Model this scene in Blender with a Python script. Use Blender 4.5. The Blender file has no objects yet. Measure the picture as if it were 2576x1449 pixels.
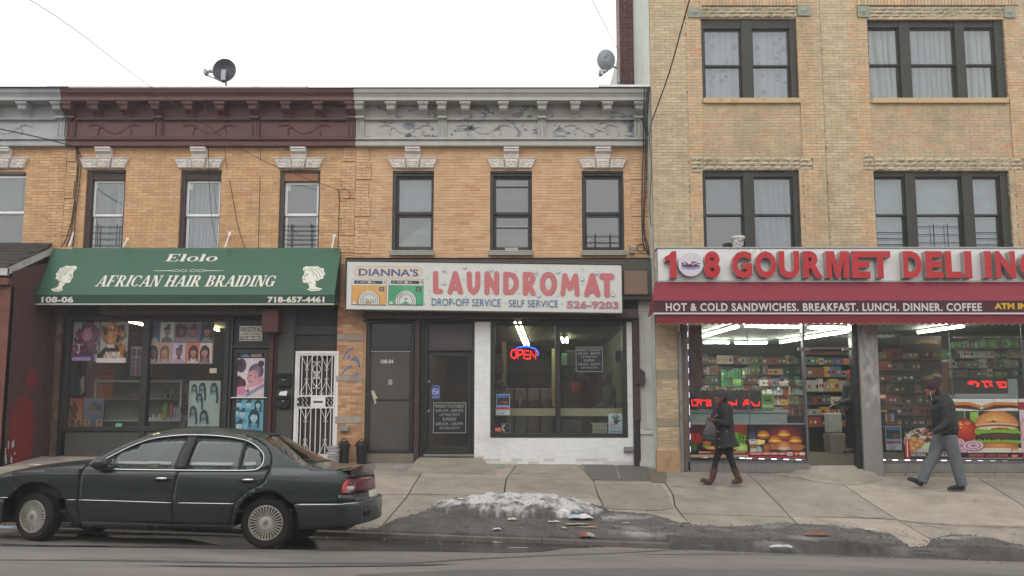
import bpy, bmesh, math, random
from math import sin, cos, pi as PI
from mathutils import Vector as Vec, Matrix, geometry, noise
random.seed(7); rnd_ = random.random; ru, rc = random.uniform, random.choice
R = math.radians
sc = bpy.context.scene
COL = sc.collection
# ------------------------------------------------------------ camera, sky, sun, exposure
F = 2100.0; PITCH = R(6.4); EYE = Vec((0, 0, 1.35)); WPX, HPX = 2576.0, 1449.0; PPY = 864.5
cam = bpy.data.cameras.new('camera'); camo = bpy.data.objects.new('camera', cam); COL.objects.link(camo)
camo.location = EYE; camo.rotation_euler = (R(90) + PITCH, 0, 0)
cam.sensor_width = 36; cam.lens = 36 * F / WPX; cam.shift_y = (PPY - HPX / 2) / WPX; cam.clip_start = .1; cam.clip_end = 400
sc.camera = camo
w = bpy.data.worlds.new('World'); sc.world = w; w.use_nodes = True
nt = w.node_tree; nt.nodes.clear()
sky = nt.nodes.new('ShaderNodeTexSky'); sky.sky_type = 'NISHITA'; sky.sun_disc = False
sky.sun_elevation = R(42); sky.sun_rotation = R(200); sky.dust_density = 4; sky.air_density = 1
hs = nt.nodes.new('ShaderNodeHueSaturation'); hs.inputs['Saturation'].default_value = .12
mx = nt.nodes.new('ShaderNodeMix'); mx.data_type = 'RGBA'; mx.inputs[0].default_value = .88
mx.inputs[7].default_value = (14.6, 14.6, 14.7, 1)      # an even overcast layer under the clear-sky model
bg = nt.nodes.new('ShaderNodeBackground'); bg.inputs[1].default_value = .1
wo = nt.nodes.new('ShaderNodeOutputWorld')
nt.links.new(sky.outputs[0], hs.inputs['Color']); nt.links.new(hs.outputs[0], mx.inputs[6])
nt.links.new(mx.outputs[2], bg.inputs[0]); nt.links.new(bg.outputs[0], wo.inputs[0])
sl = bpy.data.lights.new('sun', 'SUN'); sl.energy = .55; sl.angle = R(35); sl.color = (1, .98, .95)
so = bpy.data.objects.new('sun', sl); COL.objects.link(so); so.location = (-3, -6, 30)
so.rotation_euler = (R(48), 0, R(-20))
sc.view_settings.view_transform = 'Standard'; sc.view_settings.look = 'None'
sc.view_settings.exposure = .14; sc.view_settings.gamma = 1; sc.view_settings.use_curve_mapping = False
sc.render.engine = 'CYCLES'
cy = sc.cycles; cy.use_denoising = True; cy.max_bounces = 7; cy.diffuse_bounces = 3; cy.glossy_bounces = 3
cy.transparent_max_bounces = 14; cy.transmission_bounces = 4; cy.caustics_reflective = False
cy.caustics_refractive = False; cy.sample_clamp_indirect = 4
try: cy.denoiser = 'OPENIMAGEDENOISE'
except Exception: pass
# ------------------------------------------------------------ surveying: sight lines to world points
CP, SP = cos(PITCH), sin(PITCH)
def ray(px, py):
 u = (px - WPX / 2) / F; v = (PPY - py) / F
 return Vec((u, CP - v * SP, SP + v * CP))
def at(px, py, Y):
 d = ray(px, py); return EYE + d * (Y / d.y)
def proj(p):
 q = p - EYE; yc = q.y * CP + q.z * SP; zc = -q.y * SP + q.z * CP
 return WPX / 2 + F * q.x / yc, PPY - F * zc / yc
def rect(x0, y0, x1, y1, Y):
 ym = (y0 + y1) / 2; xm = (x0 + x1) / 2
 return at(x0, ym, Y).x, at(x1, ym, Y).x, at(xm, y1, Y).z, at(xm, y0, Y).z
SLOPE = -.034; KERB_Y = 11.4
def road_z(x, y=0): return SLOPE * x - .06 * min(1, max(0, (y - 9.7) / 1.7))
def walk_z(x, y): t = (y - KERB_Y) / 5.2; return .007 + t * .823 + x * (SLOPE + .018 * t)
def _hit(px, py, fn, s):
 d = ray(px, py)
 for _ in range(40):
  p = EYE + d * s; e = p.z - fn(p.x, p.y); s += e * 3.2
 return EYE + d * s
def on_walk(px, py): return _hit(px, py, walk_z, 12)
def on_road(px, py): return _hit(px, py, road_z, 10)
def Zf(x0, y0, k): return lambda x, y: ((x0 + k * x) / 1.26708, (y0 + k * y) / 1.26708)
A1 = Zf(0, 180, .4485); A2 = Zf(1050, 180, .4485); A3 = Zf(2050, 0, .55207)
A4 = Zf(0, 750, .51755); A5 = Zf(1050, 780, .51765); A6 = Zf(2050, 750, .55207)
A7 = Zf(1200, 780, 800/2576.); A8 = Zf(1530, 1000, .34504); S1 = Zf(200, 980, .28986); S2 = Zf(680, 960, .37258)
D5 = Zf(2180, 1000, .3588); D6 = Zf(2700, 1000, .35878); C1 = Zf(0, 1340, .28985); C2 = Zf(600, 1340, .28985)
G8 = Zf(1150, 1436, .8207); G5 = Zf(1400, 1540, .3882)
def zr(Z, x0, y0, x1, y1, Y):
 a = Z(x0, y0); b = Z(x1, y1); return rect(a[0], a[1], b[0], b[1], Y)
def s2l(c): return c / 12.92 if c <= .04045 else ((c + .055) / 1.055) ** 2.4
def hx(h):
 if isinstance(h, tuple): return h
 return tuple(s2l(int(h[i:i + 2], 16) / 255) for i in (0, 2, 4))
def jit(c, a):
 k = 1 + ru(-a, a); return tuple(max(0, x * k * (1 + ru(-a, a) * .3)) for x in c)
# ------------------------------------------------------------ materials
MATS = {}
def M(name, color='808080', rough=.7, metal=0, var=.12, scale=3, bump=.15, bscale=40, attr=False, emit=None,
      est=1, stain=None, stain_amt=.5, stain_scale=1.5, world=True, spec=.4, coat=0, stretch=None, alpha=None):
 if name in MATS: return MATS[name]
 m = bpy.data.materials.new(name); m.use_nodes = True; n = m.node_tree.nodes; l = m.node_tree.links
 b = n['Principled BSDF']; MATS[name] = m
 b.inputs['Roughness'].default_value = rough; b.inputs['Metallic'].default_value = metal
 b.inputs['Specular IOR Level'].default_value = spec; b.inputs['Coat Weight'].default_value = coat
 b.inputs['Coat Roughness'].default_value = .04
 c = hx(color)
 if world: src = n.new('ShaderNodeNewGeometry').outputs['Position']
 else: src = n.new('ShaderNodeTexCoord').outputs['Object']
 if stretch:
  mp = n.new('ShaderNodeMapping'); mp.inputs['Scale'].default_value = stretch
  l.new(src, mp.inputs[0]); src = mp.outputs[0]
 if attr:
  a = n.new('ShaderNodeAttribute'); a.attribute_name = 'col'; base = a.outputs['Color']
 else:
  rgb = n.new('ShaderNodeRGB'); rgb.outputs[0].default_value = (*c, 1); base = rgb.outputs[0]
 if var:
  nz = n.new('ShaderNodeTexNoise'); nz.inputs['Scale'].default_value = scale; nz.inputs['Detail'].default_value = 6
  nz.inputs['Roughness'].default_value = .65; l.new(src, nz.inputs['Vector'])
  mr = n.new('ShaderNodeMapRange'); mr.inputs[1].default_value = .28; mr.inputs[2].default_value = .72
  mr.inputs[3].default_value = 1 - var; mr.inputs[4].default_value = 1 + var; l.new(nz.outputs[0], mr.inputs[0])
  vm = n.new('ShaderNodeVectorMath'); vm.operation = 'SCALE'; l.new(base, vm.inputs[0]); l.new(mr.outputs[0], vm.inputs['Scale'])
  base = vm.outputs[0]
  mr2 = n.new('ShaderNodeMapRange'); mr2.inputs[3].default_value = max(.05, rough - .12); mr2.inputs[4].default_value = min(1, rough + .12)
  l.new(nz.outputs[0], mr2.inputs[0]); l.new(mr2.outputs[0], b.inputs['Roughness'])
 if stain:
  n2 = n.new('ShaderNodeTexNoise'); n2.inputs['Scale'].default_value = stain_scale; n2.inputs['Detail'].default_value = 9
  n2.inputs['Roughness'].default_value = .7; l.new(src, n2.inputs['Vector'])
  m2 = n.new('ShaderNodeMapRange'); m2.inputs[1].default_value = .5; m2.inputs[2].default_value = .72
  m2.inputs[4].default_value = stain_amt; l.new(n2.outputs[0], m2.inputs[0])
  x = n.new('ShaderNodeMix'); x.data_type = 'RGBA'; l.new(m2.outputs[0], x.inputs[0]); l.new(base, x.inputs[6])
  x.inputs[7].default_value = (*hx(stain), 1); base = x.outputs[2]
 l.new(base, b.inputs['Base Color'])
 if bump:
  nb = n.new('ShaderNodeTexNoise'); nb.inputs['Scale'].default_value = bscale; nb.inputs['Detail'].default_value = 5
  l.new(src, nb.inputs['Vector']); bp = n.new('ShaderNodeBump'); bp.inputs['Strength'].default_value = bump
  bp.inputs['Distance'].default_value = .01; l.new(nb.outputs[0], bp.inputs['Height']); l.new(bp.outputs[0], b.inputs['Normal'])
 if emit:
  b.inputs['Emission Color'].default_value = (*hx(emit), 1); b.inputs['Emission Strength'].default_value = est
  if attr: l.new(base, b.inputs['Emission Color'])
 return m
def glass(name, tint=(.9, .93, .92), refl=.1, rough=0.0, bump=0, bscale=3, haze=0, hazecol=(.3, .3, .3)):
 if name in MATS: return MATS[name]
 m = bpy.data.materials.new(name); m.use_nodes = True; n = m.node_tree.nodes; l = m.node_tree.links; n.clear()
 o = n.new('ShaderNodeOutputMaterial'); t = n.new('ShaderNodeBsdfTransparent'); t.inputs[0].default_value = (*tint, 1)
 g = n.new('ShaderNodeBsdfGlossy'); g.inputs['Roughness'].default_value = rough; g.inputs[0].default_value = (1, 1, 1, 1)
 lw = n.new('ShaderNodeLayerWeight'); lw.inputs[0].default_value = .35
 mr = n.new('ShaderNodeMapRange'); mr.inputs[3].default_value = refl; mr.inputs[4].default_value = .9
 pw = n.new('ShaderNodeMath'); pw.operation = 'POWER'; pw.inputs[1].default_value = 3
 l.new(lw.outputs['Facing'], pw.inputs[0]); l.new(pw.outputs[0], mr.inputs[0])
 mxs = n.new('ShaderNodeMixShader'); l.new(mr.outputs[0], mxs.inputs[0]); l.new(t.outputs[0], mxs.inputs[1]); l.new(g.outputs[0], mxs.inputs[2])
 last = mxs.outputs[0]
 if bump:
  nb = n.new('ShaderNodeTexNoise'); nb.inputs['Scale'].default_value = bscale; ge = n.new('ShaderNodeNewGeometry')
  l.new(ge.outputs['Position'], nb.inputs['Vector']); bp = n.new('ShaderNodeBump'); bp.inputs['Strength'].default_value = bump
  bp.inputs['Distance'].default_value = .02; l.new(nb.outputs[0], bp.inputs['Height']); l.new(bp.outputs[0], g.inputs['Normal'])
 if haze:   # dust film on the pane
  d = n.new('ShaderNodeBsdfDiffuse'); d.inputs[0].default_value = (*hazecol, 1); m2 = n.new('ShaderNodeMixShader')
  nz = n.new('ShaderNodeTexNoise'); nz.inputs['Scale'].default_value = 2.5; nz.inputs['Detail'].default_value = 6
  ge = n.new('ShaderNodeNewGeometry'); l.new(ge.outputs['Position'], nz.inputs['Vector'])
  r2 = n.new('ShaderNodeMapRange'); r2.inputs[1].default_value = .3; r2.inputs[2].default_value = .7; r2.inputs[3].default_value = haze * .5; r2.inputs[4].default_value = haze * 1.5
  l.new(nz.outputs[0], r2.inputs[0]); l.new(r2.outputs[0], m2.inputs[0]); l.new(last, m2.inputs[1]); l.new(d.outputs[0], m2.inputs[2]); last = m2.outputs[0]
 l.new(last, o.inputs[0]); MATS[name] = m; return m
def glow(name, color, strength):
 if name in MATS: return MATS[name]
 m = bpy.data.materials.new(name); m.use_nodes = True; n = m.node_tree.nodes; l = m.node_tree.links; n.clear()
 e = n.new('ShaderNodeEmission'); e.inputs[0].default_value = (*hx(color), 1); e.inputs[1].default_value = strength
 o = n.new('ShaderNodeOutputMaterial'); l.new(e.outputs[0], o.inputs[0]); MATS[name] = m; return m
# ------------------------------------------------------------ mesh building
ORG = {}
def linked(o, parent=None):
 COL.objects.link(o)
 if parent: o.parent = parent
 return o
def tag(o, label=None, cat=None, group=None, kind=None):
 if label: o['label'] = label
 if cat: o['category'] = cat
 if group: o['group'] = group
 if kind: o['kind'] = kind
 return o
def thing(name, label, cat, loc=(0, 0, 0), group=None, kind=None):
 o = bpy.data.objects.new(name, None); o.empty_display_size = .2; linked(o); o.location = loc
 ORG[o.name] = Vec(loc); return tag(o, label, cat, group, kind)
class MB:
 def __init__(s): s.v = []; s.f = []; s.c = []; s.m = []; s.col = (.8, .8, .8); s.mi = 0; s.usecol = False
 def add(s, vs, fs, col=None):
  b = len(s.v); s.v += [tuple(v) for v in vs]
  if isinstance(col, list): s.c += [hx(c) for c in col]; s.usecol = True
  else:
   if col is not None: s.usecol = True
   cc = hx(col) if col is not None else s.col; s.c += [cc] * len(vs)
  for f in fs: s.f.append(tuple(i + b for i in f)); s.m.append(s.mi)
  return s
 def box(s, x0, x1, y0, y1, z0, z1, col=None):
  return s.add([(x0, y0, z0), (x1, y0, z0), (x1, y1, z0), (x0, y1, z0), (x0, y0, z1), (x1, y0, z1), (x1, y1, z1), (x0, y1, z1)],
              [(0, 1, 5, 4), (1, 2, 6, 5), (2, 3, 7, 6), (3, 0, 4, 7), (4, 5, 6, 7), (3, 2, 1, 0)], col)
 def obox(s, c, size, rot=None, col=None):
  hx_, hy, hz = size[0] / 2, size[1] / 2, size[2] / 2; q = rot or Matrix.Identity(3); c = Vec(c)
  vs = [c + q @ Vec((a * hx_, b_ * hy, d * hz)) for d in (-1, 1) for a, b_ in ((-1, -1), (1, -1), (1, 1), (-1, 1))]
  return s.add(vs, [(0, 1, 5, 4), (1, 2, 6, 5), (2, 3, 7, 6), (3, 0, 4, 7), (4, 5, 6, 7), (3, 2, 1, 0)], col)
 def prism(s, poly, y0, y1, col=None):      # outline in x,z, thickness in y
  n = len(poly); vs = [(p[0], y0, p[1]) for p in poly] + [(p[0], y1, p[1]) for p in poly]
  fs = [tuple(range(n)), tuple(range(2 * n - 1, n - 1, -1))] + [(i, i + n, (i + 1) % n + n, (i + 1) % n) for i in range(n)]
  return s.add(vs, fs, col)
 def prof(s, prof, x0, x1, col=None):        # outline in y,z swept along x
  n = len(prof); vs = [(x0, p[0], p[1]) for p in prof] + [(x1, p[0], p[1]) for p in prof]
  return s.add(vs, [tuple(range(n)), tuple(range(2 * n - 1, n - 1, -1))] + [(i, i + n, (i + 1) % n + n, (i + 1) % n) for i in range(n)], col)
 def slab(s, poly, h, col=None):             # outline of 3D points, thickness downward
  n = len(poly); vs = [tuple(p) for p in poly] + [(p[0], p[1], p[2] - h) for p in poly]
  return s.add(vs, [tuple(range(n)), tuple(range(2 * n - 1, n - 1, -1))] + [(i, i + n, (i + 1) % n + n, (i + 1) % n) for i in range(n)], col)
 def tube(s, pts, r, n=6, col=None, closed=False, flat=1):
  pts = [Vec(p) for p in pts]; k = len(pts); vs = []; rr = r if isinstance(r, (list, tuple)) else [r] * k; up = None
  for i, p in enumerate(pts):
   a = pts[(i - 1) % k] if (i or closed) else p; b = pts[(i + 1) % k] if (i < k - 1 or closed) else p
   t = (b - a); t = t.normalized() if t.length > 1e-9 else Vec((1, 0, 0))
   if up is None: up = Vec((0, 1, 0)) if abs(t.y) < .9 else Vec((1, 0, 0))
   sd = t.cross(up); sd = sd.normalized() if sd.length > 1e-6 else Vec((1, 0, 0)); u2 = sd.cross(t).normalized(); up = u2
   for j in range(n):
    g = 2 * PI * j / n; vs.append(p + sd * cos(g) * rr[i] + u2 * sin(g) * rr[i] * flat)
  fs = []
  for i in range(k if closed else k - 1):
   for j in range(n):
    a = i * n + j; b = i * n + (j + 1) % n; c = ((i + 1) % k) * n; fs.append((a, b, c + (j + 1) % n, c + j))
  if not closed: fs += [tuple(range(n - 1, -1, -1)), tuple((k - 1) * n + j for j in range(n))]
  return s.add(vs, fs, col)
 def lathe(s, prof, org, axis='z', n=24, col=None, rot=None):  # profile of (radius, height)
  org = Vec(org); vs = []
  for r, h in prof:
   for j in range(n):
    g = 2 * PI * j / n; a, b = r * cos(g), r * sin(g)
    p = {'z': Vec((a, b, h)), 'y': Vec((a, h, b)), 'x': Vec((h, a, b))}[axis]
    vs.append(org + (rot @ p if rot else p))
  fs = [(i * n + j, i * n + (j + 1) % n, (i + 1) * n + (j + 1) % n, (i + 1) * n + j) for i in range(len(prof) - 1) for j in range(n)]
  return s.add(vs, fs, col)
 def ell(s, c, r, nu=10, nv=7, col=None, rot=None):
  c = Vec(c); vs = []
  for i in range(nv + 1):
   a = PI * i / nv
   for j in range(nu):
    g = 2 * PI * j / nu; p = Vec((r[0] * sin(a) * cos(g), r[1] * sin(a) * sin(g), r[2] * cos(a)))
    vs.append(c + (rot @ p if rot else p))
  return s.add(vs, [(i * nu + j, i * nu + (j + 1) % nu, (i + 1) * nu + (j + 1) % nu, (i + 1) * nu + j) for i in range(nv) for j in range(nu)], col)
 def frame(s, x0, x1, y0, y1, z0, z1, t, tb=None, col=None):   # rectangular frame lying in x,z, bars butted
  tb = tb or t
  s.box(x0, x0 + t, y0, y1, z0, z1, col); s.box(x1 - t, x1, y0, y1, z0, z1, col)
  s.box(x0 + t, x1 - t, y0, y1, z0, z0 + tb, col); s.box(x0 + t, x1 - t, y0, y1, z1 - tb, z1, col); return s
 def grid(s, fn, nu, nv, col=None):
  vs = [fn(i / nu, j / nv) for j in range(nv + 1) for i in range(nu + 1)]
  return s.add(vs, [(j * (nu + 1) + i, j * (nu + 1) + i + 1, (j + 1) * (nu + 1) + i + 1, (j + 1) * (nu + 1) + i) for j in range(nv) for i in range(nu)], col)
 def mesh(s, name, org=Vec((0, 0, 0))):
  me = bpy.data.meshes.new(name); ox, oy, oz = org
  me.from_pydata([(a - ox, b - oy, c - oz) for a, b, c in s.v], [], s.f)
  if s.usecol:
   at_ = me.color_attributes.new('col', 'FLOAT_COLOR', 'POINT'); buf = []
   for c in s.c: buf += [c[0], c[1], c[2], 1]
   at_.data.foreach_set('color', buf)
  if any(s.m): me.polygons.foreach_set('material_index', s.m)
  return me
 def build(s, name, mat, parent=None, smooth=False, bevel=0, org=None, fix=False):
  if not s.v: return None
  if parent is not None: og = ORG[parent.name]
  elif org is not None: og = Vec(org)
  else:
   xs = [v[0] for v in s.v]; ys = [v[1] for v in s.v]; zs = [v[2] for v in s.v]
   og = Vec(((min(xs) + max(xs)) / 2, (min(ys) + max(ys)) / 2, min(zs)))
  me = s.mesh(name, og)
  if fix:
   bm = bmesh.new(); bm.from_mesh(me); bmesh.ops.recalc_face_normals(bm, faces=bm.faces); bm.to_mesh(me); bm.free()
  for mm in (mat if isinstance(mat, list) else [mat]): me.materials.append(mm)
  if smooth: me.polygons.foreach_set('use_smooth', [True] * len(me.polygons))
  o = bpy.data.objects.new(name, me); linked(o, parent); ORG[o.name] = og
  if parent is None: o.location = og
  if smooth == 'auto':
   me.set_sharp_from_angle(angle=R(38))
  if bevel:
   b = o.modifiers.new('bevel', 'BEVEL'); b.width = bevel; b.segments = 2; b.limit_method = 'ANGLE'; b.angle_limit = R(50)
  return o
def sub(o, parent): return o
def part(name, mat, parent, fn, **k):
 m = MB(); fn(m); return m.build(name, mat, parent, **k)
# ------------------------------------------------------------ lettering and flat print
_fc = {}
def text2d(s, bold=0.0, shear=0.0, space=1.0):
 k = (s, bold, shear, space)
 if k in _fc: return _fc[k]
 cu = bpy.data.curves.new('t', 'FONT'); cu.body = s; cu.size = 1; cu.offset = bold; cu.shear = shear; cu.space_character = space
 cu.resolution_u = 3; cu.fill_mode = 'FRONT'
 o = bpy.data.objects.new('t', cu); COL.objects.link(o)
 me = o.to_mesh(); vs = [(v.co.x, v.co.y) for v in me.vertices]; fs = [tuple(p.vertices) for p in me.polygons]
 o.to_mesh_clear(); bpy.data.objects.remove(o); bpy.data.curves.remove(cu)
 _fc[k] = (vs, fs); return vs, fs
def fit(vs, x0, x1, z0, z1, tilt=0):
 ax = min(v[0] for v in vs); bx = max(v[0] for v in vs); az = min(v[1] for v in vs); bz = max(v[1] for v in vs)
 kx = (x1 - x0) / max(bx - ax, 1e-6); kz = (z1 - z0) / max(bz - az, 1e-6)
 return [(x0 + (v[0] - ax) * kx, z0 + (v[1] - az) * kz + tilt * (v[0] - ax) * kx) for v in vs]
def text3d(mb, s, x0, x1, z0, z1, y, col=None, bold=0, shear=0, depth=0, space=1.0, tilt=0, fn=None):
 vs, fs = text2d(s, bold, shear, space)
 if not vs: return
 pts = fit(vs, x0, x1, z0, z1, tilt); n = len(pts)
 fn = fn or (lambda x, z, d: (x, y + d, z))
 if depth:
  ed = {}
  for f in fs:
   for i in range(len(f)):
    e = (f[i], f[(i + 1) % len(f)]); ed[e] = 1
  side = [e for e in ed if (e[1], e[0]) not in ed]
  mi = mb.mi
  mb.add([fn(x, z, 0) for x, z in pts], fs, col)
  mb.mi = mi + 1
  mb.add([fn(x, z, 0) for x, z in pts] + [fn(x, z, depth) for x, z in pts], [(a, a + n, b + n, b) for a, b in side], col); mb.mi = mi
 else: mb.add([fn(x, z, 0) for x, z in pts], fs, col)
class Print:
 """flat printed artwork: coloured shapes in a w x h field laid on a sheet"""
 def __init__(s, w, h, bg='ffffff', th=.003):
  s.w, s.h = w, h; s.L = []; s.poly([(0, 0), (w, 0), (w, h), (0, h)], bg)
 def poly(s, pts, col): s.L.append(([tuple(p) for p in pts], [tuple(range(len(pts)))], col)); return s
 def rect(s, x0, y0, x1, y1, c0, c1=None):
  if c1 is None: return s.poly([(x0, y0), (x1, y0), (x1, y1), (x0, y1)], c0)
  s.L.append(([(x0, y0), (x1, y0), (x1, y1), (x0, y1)], [(0, 1, 2, 3)], [c0, c0, c1, c1])); return s
 def ell(s, cx, cy, rx, ry, c0, c1=None, rot=0, n=20, off=(0, 0), rough=0, a0=0, a1=360):
  c1 = c1 or c0; ca, sa = cos(R(rot)), sin(R(rot)); v = [(cx + off[0] * rx, cy + off[1] * ry)]
  full = a1 - a0 >= 360
  for j in range(n + (0 if full else 1)):
   g = R(a0 + (a1 - a0) * j / n); k = 1 + (ru(-rough, rough) if rough else 0); x, y = rx * k * cos(g), ry * k * sin(g)
   v.append((cx + x * ca - y * sa, cy + x * sa + y * ca))
  m = len(v) - 1; fs = [(0, j + 1, (j + 1) % m + 1) for j in range(m if full else m - 1)]
  s.L.append((v, fs, [c0] + [c1] * m)); return s
 def line(s, pts, wd, col, col2=None):
  pts = [Vec(p) for p in pts]; v = []; k = len(pts)
  for i, p in enumerate(pts):
   t = (pts[min(i + 1, k - 1)] - pts[max(i - 1, 0)]).normalized(); nrm = Vec((-t.y, t.x)); ww = wd[i] if isinstance(wd, list) else wd
   v += [tuple(p + nrm * ww / 2), tuple(p - nrm * ww / 2)]
  s.L.append((v, [(2 * i, 2 * i + 1, 2 * i + 3, 2 * i + 2) for i in range(k - 1)], col)); return s
 def text(s, t, x0, y0, x1, y1, col, bold=0, shear=0, space=1):
  vs, fs = text2d(t, bold, shear, space)
  if vs: s.L.append((fit(vs, x0, x1, y0, y1), fs, col))
  return s
 def portrait(s, cx, cy, r, skin, hair, kind='long', face=0, top=None, clip=None):
  sk = hx(skin); dk = tuple(c * .62 for c in sk); lt = tuple(min(1, c * 1.18) for c in sk); hr = hx(hair); hl = tuple(min(1, c * 1.7 + .015) for c in hr)
  P = s
  if kind in ('long', 'braid'):
   P.ell(cx, cy - .25 * r, 1.02 * r, 1.75 * r, hl, hr, rough=.05, n=26)
  elif kind == 'curly':
   for k in range(46):
    a = ru(0, 6.28); q = ru(.55, 1.2) * r; P.ell(cx + q * cos(a), cy + .1 * r + q * 1.15 * sin(a), .34 * r, .3 * r, hl if k % 3 else jit(hl, .4), hr, rough=.3, n=8)
  tp = top or skin
  P.poly([(cx - 1.25 * r, cy - 2.3 * r), (cx + 1.25 * r, cy - 2.3 * r), (cx + .95 * r, cy - 1.5 * r), (cx + .32 * r, cy - 1.15 * r), (cx - .32 * r, cy - 1.15 * r), (cx - .95 * r, cy - 1.5 * r)], tp)
  P.poly([(cx - .3 * r, cy - 1.5 * r), (cx + .3 * r, cy - 1.5 * r), (cx + .27 * r, cy - .6 * r), (cx - .27 * r, cy - .6 * r)], dk)
  P.ell(cx + face * .08 * r, cy - .05 * r, .66 * r, .9 * r, lt, sk, off=(-.2, .2))
  if kind == 'bun': P.ell(cx + .35 * r, cy + 1.25 * r, .42 * r, .38 * r, hl, hr, rough=.08)
  P.ell(cx - face * .12 * r, cy + .42 * r, .74 * r, .58 * r, hl, hr, a0=-8, a1=188)
  if kind in ('long', 'braid'):
   for sg in (-1, 1):
    P.line([(cx + sg * .55 * r, cy + .65 * r), (cx + sg * .8 * r, cy - .1 * r), (cx + sg * .82 * r, cy - 1.0 * r), (cx + sg * .75 * r, cy - 1.9 * r)], .3 * r, hr)
  if kind == 'braid':
   for k in range(6): P.line([(cx - .5 * r + .2 * k * r, cy + .5 * r), (cx - .35 * r + .14 * k * r, cy + .98 * r)], .03 * r, hl)
  ex = face * .2 * r
  for sg in (-1, 1):
   P.ell(cx + sg * .27 * r + ex, cy + .06 * r, .14 * r, .06 * r, 'f0e8e4', 'c8b8b0', n=8); P.ell(cx + sg * .27 * r + ex, cy + .06 * r, .065 * r, .065 * r, '150c0a', n=6)
   P.line([(cx + sg * .12 * r + ex, cy + .2 * r), (cx + sg * .3 * r + ex, cy + .27 * r), (cx + sg * .44 * r + ex, cy + .2 * r)], .05 * r, hr)
  P.line([(cx + ex, cy + .1 * r), (cx + ex * 1.4, cy - .22 * r)], .06 * r, dk); P.ell(cx + ex, cy - .26 * r, .12 * r, .05 * r, dk, n=8)
  P.ell(cx + ex, cy - .5 * r, .22 * r, .09 * r, 'b04a50', '7a2a30', n=10)
  return s
 def clipbox(s, i0, x0, y0, x1, y1):
  for k in range(i0, len(s.L)):
   v, f, c = s.L[k]; s.L[k] = ([(min(max(a, x0), x1), min(max(b, y0), y1)) for a, b in v], f, c)
  return s
 def put(s, name, label, cat, x0, x1, z0, z1, y, tilt=0, parent=None, group=None, th=.003, mat=None, eps=.00022, lean=0, tag_it=True):
  """lay the artwork on a sheet facing -y; tilt in metres of drop across the width"""
  mb=MB();fx = lambda a: x0 + a / s.w * (x1 - x0)
  def pt(a, b, d): X = fx(a); return (X, y - d + lean * (b / s.h), z0 + b / s.h * (z1 - z0) + tilt * (a / s.w))
  c0 = s.L[0][2]; q = [pt(0, 0, -th), pt(s.w, 0, -th), pt(s.w, s.h, -th), pt(0, s.h, -th), pt(0, 0, 0), pt(s.w, 0, 0), pt(s.w, s.h, 0), pt(0, s.h, 0)]
  cc = hx(c0) if not isinstance(c0, list) else hx(c0[0])
  
  if th: mb.add(q, [(3, 2, 1, 0), (0, 1, 5, 4), (1, 2, 6, 5), (2, 3, 7, 6), (3, 0, 4, 7)], cc)
  for i, (v, f, c) in enumerate(s.L):
   v = [(min(max(a, 0), s.w), min(max(b, 0), s.h)) for a, b in v]
   mb.add([pt(a, b, eps * i) for a, b in v], f, c if isinstance(c, list) else hx(c))
  o = mb.build(name, mat or PRINT, parent)
  if tag_it and parent is None: tag(o, label, cat, group)
  return o
PRINT = M('print', attr=True, rough=.42, var=.2, scale=32, bump=0)
# ============================================================ the street
asph = M('asphalt', '736d66', rough=.9, var=.2, scale=1.2, bump=.5, bscale=140, stain='575350', stain_amt=.7, stain_scale=1.3, stretch=(.5, 1.6, 1))
concs = [M('sidewalk_concrete_' + c, c, rough=.92, var=.2, scale=2.6, bump=.5, bscale=90, stain=s_, stain_amt=.7, stain_scale=1.7) for c, s_ in (('90877b', '6c6359'), ('9a9083', '776d62'), ('8b8379', '675f56'))]; conc = concs[0]
conc_d = M('joint_dirt', '4a4238', rough=.95, var=.3, scale=9, bump=.5)
g = MB(); g.add([(-60, -40, 2.04 - .06), (60, -40, -2.04 - .06), (60, 60, -2.04 - .06), (-60, 60, 2.04 - .06)], [(0, 1, 2, 3)])
tag(g.build('ground', M('ground', '6b655c', rough=.95, var=.2)), kind='structure')
g = MB(); NX = 60
g.grid(lambda u, v: (-30 + 60 * u, -4.5 + (KERB_Y + .03 + 4.5) * v, road_z(-30 + 60 * u, -4.5 + (KERB_Y + .03 + 4.5) * v)), 12, 48)
road = tag(g.build('road', asph), kind='structure')
def ribbon(pts, wpx, name, mat, lift, onf=on_road, parent=None, jagg=.25):
 mb=MB();vs = []
 n = 60; P_ = [onf(*p) for p in pts]
 for i in range(n + 1):
  t = i / n * (len(P_) - 1); k = min(int(t), len(P_) - 2); q = P_[k].lerp(P_[k + 1], t - k)
  ww = wpx * (1 + jagg * noise.noise(Vec((i * .9, 3, len(name))))) * min(1, 6 * min(i, n - i) / n + .15)
  vs += [(q.x, q.y - ww / 2, q.z + lift), (q.x, q.y + ww / 2, q.z + lift)]
 mb.add(vs, [(2 * i, 2 * i + 2, 2 * i + 3, 2 * i + 1) for i in range(n)])
 return mb.build(name, mat, parent)
mark = M('rubber_mark', '4f4c48', rough=.9, var=.3, scale=6, bump=.4, bscale=120)
damp = M('damp_asphalt', '5a5651', rough=.75, var=.2, scale=4, bump=.4, bscale=120)
ribbon([(-60, 1409), (300, 1410), (640, 1417), (1026, 1418), (1180, 1407), (1330, 1400), (1560, 1392), (1760, 1378)], .1, 'tyre_mark', mark, .004, parent=road)
ribbon([(360, 1424), (700, 1427), (1000, 1424), (1150, 1420)], .07, 'tyre_mark', mark, .008, parent=road)
ribbon([(1580, 1396), (1900, 1394), (2200, 1402), (2620, 1415)], .06, 'tyre_mark', mark, .004, parent=road)
ribbon([(900, 1447), (1500, 1440), (2100, 1443), (2620, 1452)], .5, 'damp_streak', damp, .004, parent=road)
mb=MB();e = []
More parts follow.
